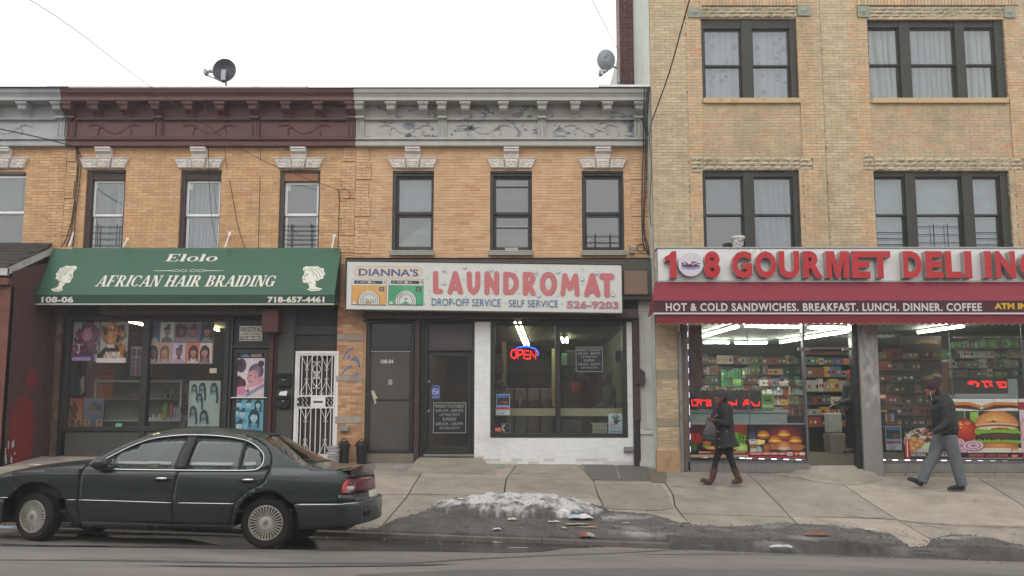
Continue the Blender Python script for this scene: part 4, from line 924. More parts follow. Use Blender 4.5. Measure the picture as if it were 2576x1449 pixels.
for (a, b) in ((611, 843), (609, 1023)):
 p_ = at(*A5(a, b), FY + .085); mb=MB();mb.lathe([(0, -.012), (.022, -.01), (.024, 0)], p_, 'y', 12); mb.build('lock_cylinder', M('slot_silver'), dl, smooth=True)
LAUN_DOOR = q
wl = bb(893, 462, 1868, 1362); hw_ = bb(992, 462, 1833, 1187); zb_ = walk_z(0, FY) - .12
wht = M('white_brick', attr=True, rough=.55, var=.06, scale=9, bump=.3, bscale=40, stain='a39c90', stain_amt=.35, stain_scale=1.2)
whm = M('white_mortar', 'dcdbd7', rough=.7, var=.08, scale=6, bump=.3)
hol = [(hw_[0], hw_[1], hw_[2], hw_[3] + 1)]
mb = MB()
for a, b, c, d in cells(wl[0], wl[1], zb_, wl[3], hol): mb.box(a, b, FY, FY + .22, c, d)
mb.build('wall', whm, BLA)
brickwork(BLA, wl[0], wl[1], zb_, wl[3], FY, hol, lambda x, z: rc(['e4e4e1', 'e2e2df', 'e6e6e3', 'e0e0dc']) if z > .98 or rnd_() < .7 else rc(['c8c4ba', 'd2cec6']), H=.056, cap=0, mat=wht, gap=.005)
o = MB(); o.box(hw_[0], hw_[0] + .085, FY - .02, FY + .2, hw_[2], hw_[3]); o.box(hw_[1] - .085, hw_[1], FY - .02, FY + .2, hw_[2], hw_[3]); o.box(hw_[0] + .085, hw_[1] - .085, FY - .02, FY + .2, hw_[2], hw_[2] + .08)
o.box(hw_[0] + .085, hw_[1] - .085, FY + .0, FY + .2, hw_[3] - .1, hw_[3]); mu = bb(1392, 462, 1422, 1187); o.box(mu[0], mu[1], FY - .01, FY + .2, hw_[2] + .08, hw_[3] - .1); wo_ = o.build('window', blk, BLA, bevel=.006)
for a, b in ((hw_[0] + .08, mu[0] + .004), (mu[1] - .004, hw_[1] - .08)):
 mb=MB();mb.box(a, b, SG - .04, SG - .034, hw_[2] + .07, hw_[3] - .09); mb.build('pane', shopglass, wo_)
LWIN = hw_; LMU = mu
q = bb(1868, 440, 1906, 1085); bx(BLA, 'guide_rail', q, FY - .12, FY + .05, M('rail_brown'), .006); q = gb(bb(1872, 1088, 1906, 1300)); bx(BLA, 'guide_rail', q, FY - .1, FY + .05, M('rail_dark', '2b2524', rough=.5, var=.15), .006)
mb=MB();q = bb(1880, 765, 1937, 865); mb.prism([(q[0], q[2]), (q[1] - .03, q[2]), (q[1], q[2] + .05), (q[1], q[3] - .08), (q[0] + .08, q[3]), (q[0], q[3] + .12)], FY - .16, FY - .121); mb.build('lock_box', M('rail_brown'), BLA, bevel=.008)
q = gb(bb(1907, 340, 2002, 1360)); wp = M('white_pilaster', 'bdbcb5', rough=.55, var=.1, scale=4, bump=.25, stain='8f8c84', stain_amt=.5, stain_scale=1.5)
pil = bx(BLA, 'pilaster', q, FY - .05, FY + .1, wp)
a = bb(1930, 405, 1990, 1135); mb=MB();mb.frame(a[0], a[1], FY - .075, FY - .05, a[2], a[3], .02); mb.build('panel_moulding', wp, pil, bevel=.004)
for a in (bb(1910, 1140, 2000, 1168), bb(1903, 345, 2005, 372)): bx(pil, 'band', a, FY - .09, FY - .05, wp, .006)
a = gb(bb(1905, 1260, 2004, 1362)); bx(pil, 'plinth', (a[0], a[1], a[2], a[2] + .16), FY - .1, FY - .05, wp, .008)
wedge('ramp', 'worn concrete ramp poured up to the laundromat door', 'ramp', ((LAUN_DOOR[0] - .1, FY + .05), (LAUN_DOOR[1] + .12, FY + .05)), [(1027, 1186), (1080, 1190), (1140, 1191), (1200, 1192), (1250, 1194)], LAUN_DOOR[2] - .045, conc)
# ============================================================ deli building
dd = lambda a, b, c, d, Y=DY: zr(A6, a, b, c, d, Y); d3 = lambda a, b, c, d, Y=DY: zr(A3, a, b, c, d, Y)
DX0 = at(1640, 400, DY).x; DX1 = 12.5; DZT = at(2576, -60, DY).z + .6; DZB = at(2000, 640, DY).z
W = [d3(338, 108, 890, 568), d3(1300, 112, 2090, 568), d3(346, 984, 906, 1470), d3(1338, 988, 2122, 1470)]
bandr = [d3(345, 909, 903, 984), d3(1333, 913, 2120, 988)]; bande = [d3(278, 910, 343, 1002), d3(905, 912, 978, 990), d3(1266, 892, 1331, 988), d3(2122, 915, 2190, 988)]
topr = [d3(1300, 42, 2085, 106), d3(338, 42, 888, 104)]
ash = [d3(256, 50, 330, 108), d3(888, 40, 958, 98), d3(1232, 42, 1298, 106), d3(2078, 48, 2140, 108)]
sills = [d3(345, 570, 905, 602), d3(1318, 570, 2100, 602)]
shell(BD, DX0, DX1, DZB - .3, DZT, DY, W, M('mortar_deli', 'b8a886', rough=.95, var=.15, scale=6), .3)
mb=MB();mb.add([(DX0 - .006, DY - .001, -.2), (DX0 - .006, DY - .001, DZT), (DX0 - .006, 30, DZT), (DX0 - .006, 30, -.2)], [(0, 1, 2, 3)]); mb.build('side_wall', M('pale_green_render', 'c4cabf', rough=.85, var=.12, scale=1.2, bump=.4, bscale=20, stain='8a8c80', stain_amt=.4), BD)
room(BD, DX0 + .02, DX1, DZB - .28, DZT, DY + .31, DY + 3.2)
fl = [d3(*v) for v in ((243, -200, 338, 1440), (888, -200, 1000, 1440), (1213, -200, 1300, 1440), (2100, -200, 2199, 1440), (1000, -200, 1015, 1440))]
pilz = (d3(1014, 0, 1015, 1)[0], d3(1214, 0, 1215, 1)[0]); pil0 = (DX0, d3(243, 0, 244, 1)[0])
def deli_pal(x, z):
 for i, f in enumerate(fl[:4]):
  if f[0] < x < f[1]: return P_ora() if rnd_() < .8 else P_mix()
 if any(w_[0] < x < w_[1] and s_[3] > z > b_[3] for w_, s_, b_ in zip(W[:2], sills, bandr)): return P_mix()
 return P_bei()
def deli_proud(x, z): return .035 if (pilz[0] < x < pilz[1]) else (.0 if any(w_[0] - .02 < x < w_[1] + .02 and s_[2] > z > b_[3] for w_, s_, b_ in zip(W[:2], sills, bandr)) else .022)
deli_proud.bands = [(pilz[0], pilz[1], -9, 99), (pil0[0], pil0[1], -9, 99)] + [(w_[0] - .02, w_[1] + .02, -9, 99) for w_ in W[:2]]
dbm = M('brick_deli', attr=True, rough=.85, var=.14, scale=7, bump=.6, bscale=50, stain='87795f', stain_amt=.5, stain_scale=.9, stretch=(1, 1, .6))
brickwork(BD, DX0, DX1, DZB - .3, DZT, DY, W + bandr + bande + topr + ash + sills, deli_pal, L=.205, H=.0605, proud=deli_proud, mat=dbm, gap=.0045)
rough_m = M('rock_stone', 'b8ab90', rough=.95, var=.2, scale=9, bump=1, bscale=22, stain='857a62', stain_amt=.5, stain_scale=4)
def rockband(r_, parent=BD, h_=.085, L=.21):
 z = r_[2]; k = 0; n_ = max(1, round((r_[3] - r_[2]) / h_)); hh = (r_[3] - r_[2]) / n_
 for k in range(n_):
  x = r_[0] - (L / 2 if k % 2 else 0)
  while x < r_[1]:
   a, b = max(x, r_[0]) + .004, min(x + L * ru(.8, 1.1), r_[1]) - .004
   if b - a > .03:
    mb=MB();z0, z1 = r_[2] + hh * k + .004, r_[2] + hh * (k + 1) - .004; nx_ = 4
    def fn(u, v):
     e_ = min(u, 1 - u, v, 1 - v) * 2; return (a + (b - a) * u, DY - .022 - .035 * (e_ > .1) * (.6 + .8 * noise.noise(Vec((a * 5 + u * 2, v * 2, z0 * 7)))), z0 + (z1 - z0) * v)
    mb.grid(fn, nx_, 3); mb.build('stone', rough_m, parent)
   x = b + .004
rockm = MB();
for r_ in bandr + topr: rockband(r_)
for r_ in bande: rockband(r_, L=.26)
for r_ in ash:
 mb=MB();mb.box(r_[0], r_[1], DY - .06, DY + .02, r_[2], r_[3]); cx_, cz_, w_ = (r_[0] + r_[1]) / 2, (r_[2] + r_[3]) / 2, (r_[1] - r_[0]) * .36
 mb.add([(cx_ - w_, DY - .061, cz_), (cx_, DY - .061, cz_ - w_), (cx_ + w_, DY - .061, cz_), (cx_, DY - .061, cz_ + w_), (cx_, DY - .09, cz_)], [(0, 1, 4), (1, 2, 4), (2, 3, 4), (3, 0, 4)]); mb.build('corner_stone', M('green_grey_stone', '8f9382', rough=.9, var=.15, bump=.4), BD)
rsill = M('rusty_sill', 'c4ac84', rough=.85, var=.15, scale=6, bump=.4, stain='93562c', stain_amt=.75, stain_scale=6)
for r_ in sills: bx(BD, 'sill', (r_[0], r_[1], r_[2] + .004, r_[3] - .004), DY - .07, DY + .1, rsill, .012)
for zt_c in (d3(1232, 6, 2160, 36), d3(340, 10, 885, 38)):
 x = zt_c[0]
 while x < zt_c[1] - .05:
  mb=MB();mb.box(x, x + .058, DY - .055, DY + .01, zt_c[2], zt_c[3], P_ora() if rnd_() < .5 else P_mix()); mb.build('soldier_brick', dbm, BD); x += .068
olive = M('olive_frame', '35332c', rough=.55, var=.12, scale=5, stain='4a4639', stain_amt=.3)
def multi(g_, sashes, yt, ym0, ym1, yb, extra=None):
 o = MB(); xs = []
 for a, b in sashes: v = d3(a - 14, 0, b + 14, 1); xs.append((at(A3(a - 16, 0)[0], (g_[3] + g_[2]) * 0 + A3(0, (yt + yb) / 2)[1], DY).x, at(A3(b + 16, 0)[0], A3(0, (yt + yb) / 2)[1], DY).x))
 zt, zb = at(2000, A3(0, yt - 24)[1], DY).z, g_[2] + .02; zm = at(2000, A3(0, (ym0 + ym1) / 2)[1], DY).z
 prev = g_[0]
 for a, b in xs + [(g_[1], g_[1])]:
  if a - prev > .01: o.box(prev, a, DY + .03, DY + .2, g_[2], g_[3])
  prev = b
 for a, b in xs: o.box(a, b, DY + .05, DY + .2, zt, g_[3]); o.box(a, b, DY + .05, DY + .2, g_[2], zb)
 wv = o.build('window', olive, BD, bevel=.005)
 for i, (a, b) in enumerate(xs):
  u = MB(); u.frame(a, b, DY + .10, DY + .13, zm - .02, zt, .035); u.build('sash', dkframe, wv); l = MB(); l.frame(a + .003, b - .003, DY + .135, DY + .165, zb, zm + .02, .035, .045); l.build('sash', dkframe, wv)
  for z0, z1, yy in ((zm + .01, zt - .03, DY + .115), (zb + .04, zm - .01, DY + .15)): p = MB(); p.box(a + .03, b - .03, yy, yy + .004, z0, z1); p.build('pane', pane_up, wv)
  if extra: extra(i, a, b, zb, zm, zt, wv)
 return xs, zb, zm, zt
def dg(i, a, b, zb, zm, zt, wv):
 h_ = zm - zb; mb=MB();m_ = M('guard_iron')
 if i == 1:
  for k in range(4): mb.tube([(a + .03, DY + .09, zb + h_ * (.1 + .2 * k)), (b - .03, DY + .09, zb + h_ * (.1 + .2 * k))], .006, 5)
  for q in (.36, .66): mb.tube([(a + (b - a) * q, DY + .08, zb + .01), (a + (b - a) * q, DY + .08, zb + h_ * .78)], .009, 5)
 else:
  for k in range(4): mb.tube([(a + .03, DY + .09, zb + h_ * (.1 + .15 * k)), (b - .03, DY + .09, zb + h_ * (.1 + .15 * k))], .008, 5)
 mb.build('window_guard', m_, wv)
s1_ = multi(W[0], ((372, 557), (652, 838)), 182, 355, 378, 548); s2_ = multi(W[1], ((1325, 1475), (1568, 1798), (1885, 2028)), 176, 350, 372, 545)
s3_ = multi(W[2], ((378, 570), (660, 858)), 1040, 1221, 1243, 1418); s4_ = multi(W[3], ((1363, 1510), (1602, 1840), (1935, 2062)), 1040, 1223, 1243, 1425, dg)
yC = DY + .22
flo = M('floral_cloth', attr=True, rough=.9, var=.05, bump=0)
for i, (a, b) in enumerate(s1_[0]):
 cu_ = cloth('c', ['white floral net curtain in the left sash of the upper deli window', 'white floral net curtain in the right sash of the upper deli window'][i], a - .05, b + .05, s1_[1], s1_[3], yC, 'e0e2ec', 5, .015, 'c4c8d4')
 mb = MB()
 for k in range(13):
  x, z = ru(a + .05, b - .05), ru(s1_[1] + .1, s1_[3] - .1); r0 = ru(.03, .065); cc = rc(['6a6c8c', '9a8cac', '5a7ca8', '8a80a0'])
  for p_ in range(8): g_ = p_ * .785; mb.ell((x + r0 * .6 * cos(g_), yC - .022, z + r0 * .6 * sin(g_)), (r0 * .42, .002, r0 * .16), 6, 4, rot=Matrix.Rotation(-g_, 3, 'Y'), col=cc)
 tag(mb.build('flower_print', flo, cu_), kind='stuff')
for i, ((a, b), lab, c1_, c2_) in enumerate(zip(s2_[0], ('cream and grey striped drape in the left sash of the top right window', 'pinkish cream drape in the wide middle sash at top right', 'cream drape with dark gaps in the last sash at top right'), ('eeead6', 'd8cccc', 'f2eedc'), ('6a6a78', '8a8090', '5c5c70'))):
 cloth('c', lab, a - .03, b + .03, s2_[1], s2_[3], yC, c1_, 4 if i != 1 else 8, .03, c2_, slant=.15 if i == 0 else 0)
for i, ((a, b), lab) in enumerate(zip(s4_[0], ('pale blind in the left sash of the lower right window', 'pale blind in the wide middle sash of the lower right window', 'pale blind in the last sash of the lower right window'))):
 cloth('c', lab, a - .03, b + .03, s4_[1], s4_[3], yC, 'c6d0d2', 2, .003)
a, b = s3_[0][1]; cloth('c', 'crumpled translucent plastic in the right sash over the deli sign', a - .03, b + .03, s3_[1], s3_[3], yC, 'b0b3c0', 6, .02, '8c8f9c', slant=.2)
a, b = s3_[0][0]; cloth('c', 'plain grey blind in the left sash over the deli sign', a - .03, b + .03, s3_[2], s3_[3], yC, '84868e', 2, .003)
# ---- deli ground floor shell
gd = lambda r_: (r_[0], r_[1], walk_z((r_[0] + r_[1]) / 2, DY) - .06, r_[3])
pr_ = gd(dd(80, 440, 205, 1400)); bs_ = dd(80, 1240, 208, 1245)
mb=MB();mb.box(DX0 - .0, pr_[1], DY, DY + .3, pr_[2], DZB); mb.build('wall', M('mortar_deli'), BD)
bz = [dd(80, 775, 205, 830), dd(80, 1060, 205, 1105)]
brickwork(BD, DX0, pr_[1], bs_[3], DZB - .3, DY, [(DX0 - 1, 20, b_[2], b_[3]) for b_ in bz], lambda x, z: rc(['b8a286', 'b29b80', 'bea88a', 'ac957a']), L=.205, H=.0605, cap=0, mat=dbm)
for b_ in bz: bx(BD, 'stone_band', (DX0, pr_[1], b_[2], b_[3]), DY - .012, DY + .02, M('dull_band', '8d826e', rough=.9, var=.15, bump=.3), .005)
bx(BD, 'plinth', (DX0 - .02, pr_[1] + .02, pr_[2], bs_[3]), DY - .04, DY + .1, M('tan_plinth', 'ab8a68', rough=.7, var=.12, scale=6, bump=.3, stain='6e5440', stain_amt=.7, stain_scale=7), .01)
bx(BD, 'metal_post', gd(dd(207, 560, 226, 1400)), DY - .06, DY + .04, M('grey_post', '7d7c7a', rough=.5, metal=.3, var=.15, stain='5d4636', stain_amt=.7, stain_scale=5)); bx(BD, 'metal_post', gd(dd(228, 500, 252, 1400)), DY - .02, DY + .1, M('tan_post', '5f5044', rough=.6, var=.2, stain='8a7358', stain_amt=.5, stain_scale=5))
GY = DY + .12
alu = M('aluminium_frame', '6d6d6c', rough=.4, metal=.6, var=.12)
w1 = dd(262, 470, 945, 1312); w2 = dd(1362, 470, 2400, 1312); do_ = dd(945, 645, 1246, 1330); w2 = (w2[0], DX1, w2[2], w2[3]); ZH = w1[3]
for nm, r_, ms in (('window', w1, [dd(592, 0, 596, 1)[0]]), ('window', w2, [dd(1752, 0, 1757, 1)[0], dd(2165, 0, 2168, 1)[0]])):
 o = MB(); o.box(r_[0] - .03, r_[0] + .02, DY + .06, DY + .18, r_[2], ZH); o.box(r_[1] - .02, r_[1] + .02, DY + .06, DY + .18, r_[2], ZH); o.box(r_[0] + .02, r_[1] - .02, DY + .06, DY + .18, r_[2] - .02, r_[2] + .03); o.box(r_[0] + .02, r_[1] - .02, DY + .06, DY + .18, ZH - .03, ZH + .05)
 for m_ in ms: o.box(m_ - .006, m_ + .006, GY - .01, GY + .02, r_[2] + .03, ZH - .03)
 wv = o.build(nm, alu, BD); xs = [r_[0]] + ms + [r_[1]]
 for a, b in zip(xs, xs[1:]): p = MB(); p.box(a + .007, b - .007, GY, GY + .006, r_[2] + .025, ZH - .025); p.build('pane', shopglass, wv)
tr = (w1[1] + .02, do_[1], do_[3], ZH); mb=MB();mb.box(tr[0], tr[1], GY, GY + .006, tr[2], tr[3]); mb.build('transom_pane', shopglass, BD)
p_ = dd(905, 645, 972, 662); o = MB(); o.box(p_[0], p_[1], GY - .02, GY + .03, p_[2], p_[3]); q = dd(1165, 645, 1228, 660); o.box(q[0], q[1], GY - .02, GY + .03, q[2], q[3]); o.box(tr[0], tr[1], GY - .01, GY + .02, do_[3] - .02, do_[3]); o.build('patch_fitting', M('pinkish_metal', '9c9094', rough=.35, metal=.5, var=.05), BD)
bx(BD, 'door_post', gd(dd(1222, 500, 1252, 1340)), DY + .02, DY + .2, M('chrome_dark', '4a4a4a', rough=.2, metal=.8, var=.2)); q = gd(dd(1253, 500, 1361, 1400))
mb=MB();mb.grid(lambda u, v: (q[0] + (q[1] - q[0]) * u, DY - .06 + (.022 * noise.noise(Vec((u * 3.2, v * 9, 2))) + .014 * noise.noise(Vec((u * 8, v * 16, 5)))) * min(1, 8 * min(u, 1 - u)) * (1 if v > .45 else .25), q[2] + (q[3] - q[2]) * v), 22, 120)
mb.add([(q[0], DY - .06, q[2]), (q[0], DY + .2, q[2]), (q[0], DY + .2, q[3]), (q[0], DY - .06, q[3])], [(0, 1, 2, 3)]); mb.add([(q[1], DY - .06, q[2]), (q[1], DY + .2, q[2]), (q[1], DY + .2, q[3]), (q[1], DY - .06, q[3])], [(0, 1, 2, 3)])
mb.build('metal_pier', M('crinkled_metal', '9a9590', rough=.38, metal=.45, var=.08, scale=4, bump=.15, bscale=10, stain='857a72', stain_amt=.4, stain_scale=2), BD, smooth=True)
bx(BD, 'header', (pr_[1] + .005, DX1, ZH + .05, DZB - .1), DY + .02, DY + .2, drk)
br = M('bulkhead_block', '8a8076', rough=.9, var=.25, scale=5, bump=.8, bscale=18, stain='b09a7e', stain_amt=.8, stain_scale=2.5); gm = M('grey_sill', '77726c', rough=.6, var=.15, scale=5, bump=.2)
for a, b in ((w1[0], w1[1] + .01), (w2[0] - .0, DX1)):
 zt_ = w1[2] - .022; x = a; bx(BD, 'bulkhead_sill', (a, b, zt_ - .17, zt_), DY + .0, DY + .2, gm, .006)
 while x < b - .05:
  L = ru(.4, .62); e_ = min(x + L, b); mb=MB();mb.box(x + .004, e_ - .004, DY - .05 + ru(0, .01), DY + .2, walk_z(x, DY) - .15, zt_ - .175); mb.build('block', br, BD, bevel=.014); x = e_
wedge('ramp', 'ribbed concrete ramp spreading from the open deli doorway', 'ramp', ((do_[0] - .05, DY + .18), (do_[1] + .12, DY + .18)), [A6(820, 1395), A6(900, 1405), A6(1000, 1425), A6(1120, 1438), A6(1250, 1440), A6(1330, 1425), A6(1385, 1408)], dd(0, 1330, 1, 1331)[2], conc)
# ============================================================ awnings and signs
def slope_t(py, px, Pa, Pb):       # Pa, Pb: (Y, z) top and bottom of a slope; which fraction is seen at height py
 lo, hi = 0, 1
 for _ in range(30):
  t = (lo + hi) / 2; y_ = Pa[0] + (Pb[0] - Pa[0]) * t; z_ = Pa[1] + (Pb[1] - Pa[1]) * t
  if proj(Vec((0, y_, z_)))[1] < py: lo = t
  else: hi = t
 return lo
def bar(x0, y0, x1, y1, w_): return [(x0 - w_ / 2, y0), (x0 + w_ / 2, y0), (x1 + w_ / 2, y1), (x1 - w_ / 2, y1)]
def hb(x0, x1, y, h_): return [(x0, y), (x1, y), (x1, y + h_), (x0, y + h_)]
def arc(cx, cy, rx, ry, a0, a1, tk, tn, n=18):
 o, i_ = [], []
 for k in range(n + 1):
  a = R(a0 + (a1 - a0) * k / n); c, s_ = cos(a), sin(a); t = tn + (tk - tn) * abs(c) ** 1.3
  o.append((cx + rx * c, cy + ry * s_)); i_.append((cx + (rx - t) * c, cy + (ry - min(t, tn * 1.2) if abs(c) < .3 else ry - t * .55) * s_))
 return [[o[k], o[k + 1], i_[k + 1], i_[k]] for k in range(n)]
T_, N_, S_ = .21, .075, .07
def st(x, y0=0, y1=1, w_=T_): return [bar(x, y0, x, y1, w_)]
def sf(x, y, w_=.19): return [hb(x - w_, x + w_, y, S_)]
GL = {
 'A': ([bar(.12, 0, .40, 1, .09), bar(.72, 0, .44, 1, T_), hb(.2, .6, .27, N_)] + sf(.12, 0, .13) + sf(.72, 0, .18), .88),
 'F': (st(.2) + sf(.2, 0) + [hb(.02, .72, .93, S_), hb(.2, .52, .47, N_), bar(.69, .7, .69, .93, .07), bar(.5, .36, .5, .64, .06)], .78),
 'R': (st(.2) + sf(.2, 0) + [hb(.02, .4, .93, S_), hb(.2, .4, .46, S_)] + arc(.38, .73, .3, .27, -90, 90, T_, S_) + [bar(.7, 0, .42, .5, T_)] + sf(.74, 0, .13), .9),
 'I': (st(.2) + sf(.2, 0) + sf(.2, .93), .42),
 'C': (arc(.42, .5, .4, .5, 42, 318, T_, S_) + [bar(.7, .66, .7, .96, .07)], .82),
 'N': ([bar(.15, 0, .15, .95, .08), bar(.74, 0, .74, 1, .08), bar(.68, 0, .2, 1, .24)] + sf(.15, 0, .14) + sf(.72, .93, .15) + sf(.12, .93, .12), .9),
 'H': (st(.2) + st(.7) + [hb(.2, .7, .46, N_)] + sf(.2, 0) + sf(.2, .93) + sf(.7, 0) + sf(.7, .93), .92),
 'B': (st(.2) + [hb(.02, .42, .93, S_), hb(.02, .42, 0, S_), hb(.2, .42, .48, S_)] + arc(.38, .745, .27, .255, -90, 90, T_, S_) + arc(.4, .27, .32, .28, -90, 90, T_, S_), .8),
 'D': (st(.2) + [hb(.02, .42, .93, S_), hb(.02, .42, 0, S_)] + arc(.38, .5, .42, .5, -90, 90, T_, S_), .88),
 'G': (arc(.42, .5, .4, .5, 42, 300, T_, S_) + [bar(.7, .66, .7, .96, .07), bar(.68, .04, .68, .42, .2), hb(.5, .84, .4, S_)], .88),
 'E': (st(.2) + [hb(.02, .74, .93, S_), hb(.02, .74, 0, S_), hb(.2, .5, .47, N_), bar(.71, .7, .71, .93, .07), bar(.71, .07, .71, .3, .07), bar(.5, .36, .5, .64, .06)], .86),
 'l': (st(.17, w_=.2) + sf(.17, 0, .17) + [hb(0, .17, .93, S_)], .4),
 'o': (arc(.36, .34, .35, .35, 0, 360, .2, .07, 24), .76), ' ': ([], .42)}
def serif(s_, x0, x1, z0, z1, shear=0):
 x = 0; out = []
 for ch in s_:
  ps, adv = GL[ch]; out += [[(px + x + shear * py, py) for px, py in p] for p in ps]; x += adv
 tot = x - .05; k = (x1 - x0) / (tot + shear)
 return [[(x0 + a * k, z0 + b * (z1 - z0)) for a, b in p] for p in out]
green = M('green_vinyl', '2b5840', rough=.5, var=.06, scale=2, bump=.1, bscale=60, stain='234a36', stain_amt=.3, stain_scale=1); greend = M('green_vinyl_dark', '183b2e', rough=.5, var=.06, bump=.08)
cream = M('cream_print', 'd4d0c2', rough=.5, var=.06, scale=20, bump=0)
p0, p1 = A4(330, 75), A4(218, 427); xl = at(*p0, FY - .02).x; YB = (FY - .02) * at(*p0, FY).x / at(*p1, FY).x
xr = at(*A4(2100, 85), FY - .02).x; zA = at(1288 * 0 + 500, A4(0, 78)[1], FY - .02).z; zB = at(500, A4(0, 366)[1], YB).z; zC = at(500, A4(0, 425)[1], YB).z
aw = thing('awning', 'green sloping awning lettered for hair braiding over the salon', 'awning', ((xl + xr) / 2, YB, zC))
PA, PB = (FY - .02, zA), (YB, zB)
sl_n = Vec((0, -(zA - zB), -(FY - .02 - YB))).normalized()
if sl_n.y > 0: sl_n = -sl_n
sl_n = Vec((0, -(zA - zB), (FY - .02 - YB))).normalized()
def on_slope(x, t, d=0): return Vec((x, PA[0] + (PB[0] - PA[0]) * t, PA[1] + (PB[1] - PA[1]) * t)) + sl_n * d
mb=MB();mb.grid(lambda u, v: on_slope(xl + (xr - xl) * u, v) + Vec((0, 0, -.012 * sin(v * 3.14) * (1 - abs(cos(u * 6 * 3.14))))), 48, 6); mb.build('canopy', green, aw, smooth=True)
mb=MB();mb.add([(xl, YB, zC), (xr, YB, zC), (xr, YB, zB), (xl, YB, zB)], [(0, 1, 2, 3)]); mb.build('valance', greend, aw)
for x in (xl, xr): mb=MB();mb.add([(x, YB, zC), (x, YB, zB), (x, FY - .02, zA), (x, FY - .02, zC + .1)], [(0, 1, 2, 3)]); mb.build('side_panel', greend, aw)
mb=MB();mb.tube([(xl, YB - .004, zC), (xr, YB - .004, zC)], .012, 5); mb.build('hem', cream, aw)
mb=MB();mb.tube([(xl, FY - .03, zC + .1), (xl, YB + .02, zC), (xr, YB + .02, zC), (xr, FY - .03, zC + .1)], .02, 6); mb.build('frame_tube', M('brushed_metal'), aw)
def pxt(py): return slope_t(A4(0, py)[1], 0, PA, PB)
def awx(px, py): t = pxt(py); return at(*A4(px, py), PA[0] + (PB[0] - PA[0]) * t).x
def slope_polys(name, polys, mat=cream):
 mb = MB()
 for i, p in enumerate(polys): mb.add([on_slope(a, b, .004 + .0002 * (i % 8)) for a, b in p], [tuple(range(len(p)))])
 mb.build(name, mat, aw)
slope_polys('lettering', serif('AFRICAN HAIR BRAIDING', awx(585, 315), awx(1698, 315), pxt(316), pxt(248), .22))
slope_polys('lettering', serif('Elolo', awx(1015, 160), awx(1345, 160), pxt(161), pxt(116), .12))
fl_ = []
for sg in (-1, 1):
 c = awx(1161, 217); xx = lambda q: c + sg * q
 f0 = [xx(0), xx(.33), xx(.62)]; fl_.append([(xx(.30), pxt(216)), (xx(.70), pxt(218)), (xx(.70), pxt(220)), (xx(.30), pxt(221))])
 for k in range(12):
  t0, t1 = k / 12, (k + 1) / 12; g_ = lambda t, o: (xx(.02 + .3 * t), pxt(217 + 7 * sin(t * 6.28 + o)))
  for o in (0, 3.14): a, b = g_(t0, o), g_(t1, o); w2_ = pxt(220) - pxt(217); fl_.append([a, b, (b[0], b[1] + w2_ * .8), (a[0], a[1] + w2_ * .8)])
slope_polys('flourish', fl_)
def cameo(x0, x1, ya, yb, flip):
 Q = lambda a, b: (x0 + (1 - a if flip else a) * (x1 - x0), pxt(ya + (1 - b) * (yb - ya)))
 face = [(.62, .88), (.88, .9), (.92, .8), (.90, .72), (.92, .64), (.98, .55), (.94, .52), (.95, .47), (.92, .44), (.93, .40), (.86, .33), (.72, .34), (.62, .22), (.60, .12), (.70, .07), (.5, .0), (.2, .02), (.05, .1), (.25, .14), (.34, .2), (.36, .34), (.42, .45), (.45, .62)]
 hair = [(.62, .98), (.9, .99), (1.0, .93), (.97, .8), (.88, .9), (.62, .88), (.45, .62), (.42, .45), (.3, .4), (.2, .48), (.08, .5), (.1, .6), (.02, .68), (.1, .78), (.12, .9), (.28, .93), (.4, 1.0)]
 slope_polys('cameo', [[Q(*p) for p in face], [Q(*p) for p in hair]])
 mb=MB();gl_ = []
 for s_ in (((.5, .62), (.58, .8), (.84, .86)), ((.2, .55), (.3, .72), (.5, .86), (.75, .92)), ((.12, .68), (.25, .84), (.45, .93)), ((.3, .45), (.36, .6), (.5, .75)), ((.72, .66), (.8, .68), (.86, .66)), ((.74, .6), (.82, .62), (.88, .6)), ((.8, .45), (.88, .455), (.93, .44)), ((.86, .62), (.9, .52), (.86, .5)), ((.36, .3), (.4, .22), (.3, .16)), ((.2, .08), (.4, .05), (.6, .09)), ((.55, .35), (.62, .32), (.7, .33))):
  p_ = [on_slope(Q(*q)[0], Q(*q)[1], .007) for q in s_]; mb.tube(p_, .0045, 4, flat=.3)
 mb.build('cameo_line', greend, aw)
cameo(awx(330, 270), awx(450, 270), 187, 348, False); cameo(awx(1855, 270), awx(2003, 270), 190, 345, True)
for s_, a, b in (('108-06', 255, 452), ('718-657-4461', 1648, 1998)):
 mb=MB();r_ = zr(A4, a, 377, b, 415, YB - .006); text3d(mb, s_, r_[0], r_[1], r_[2], r_[3], YB - .006, bold=.045, space=1.05); mb.build('lettering', cream, aw)
for i, (a, b) in enumerate((((520, 1262), (490, 1352)), ((905, 1302), (872, 1356)), ((1632, 1262), (1598, 1358)), ((2378, 1278), (2358, 1362)))):
 p_, q_ = at(*A1(*a), FY - .02), at(*A1(*b), FY - .25); mb=MB();mb.tube([p_, q_], .016, 6); mb.box(p_.x - .03, p_.x + .03, FY - .02, FY - .008, p_.z - .04, p_.z + .04)
 tag(mb.build('awning_bracket', M('white_iron')), ['white strut bracing the green awning beside the cable bundle', 'white strut bracing the green awning right of the first window', 'white strut bracing the green awning right of the middle window', 'white strut bracing the green awning by the brick quoins'][i], 'bracket', 'struts holding the green awning')
q = zr(A4, 1475, 558, 1615, 650, FY + .09); P_ = Print(140, 92, 'c4bcb4'); P_.rect(3, 3, 137, 89, 'c4bcb4').rect(5, 5, 135, 28, '242020')
P_.text('BURKE ELECTRIC INC.', 7, 56, 133, 84, '242020', .03).text('LICENSED ELECTRICIAN', 14, 38, 126, 48, '242020', .03).text('718-389-8821', 8, 8, 132, 25, 'd4ccc4', .04).rect(5, 33, 135, 34, '242020')
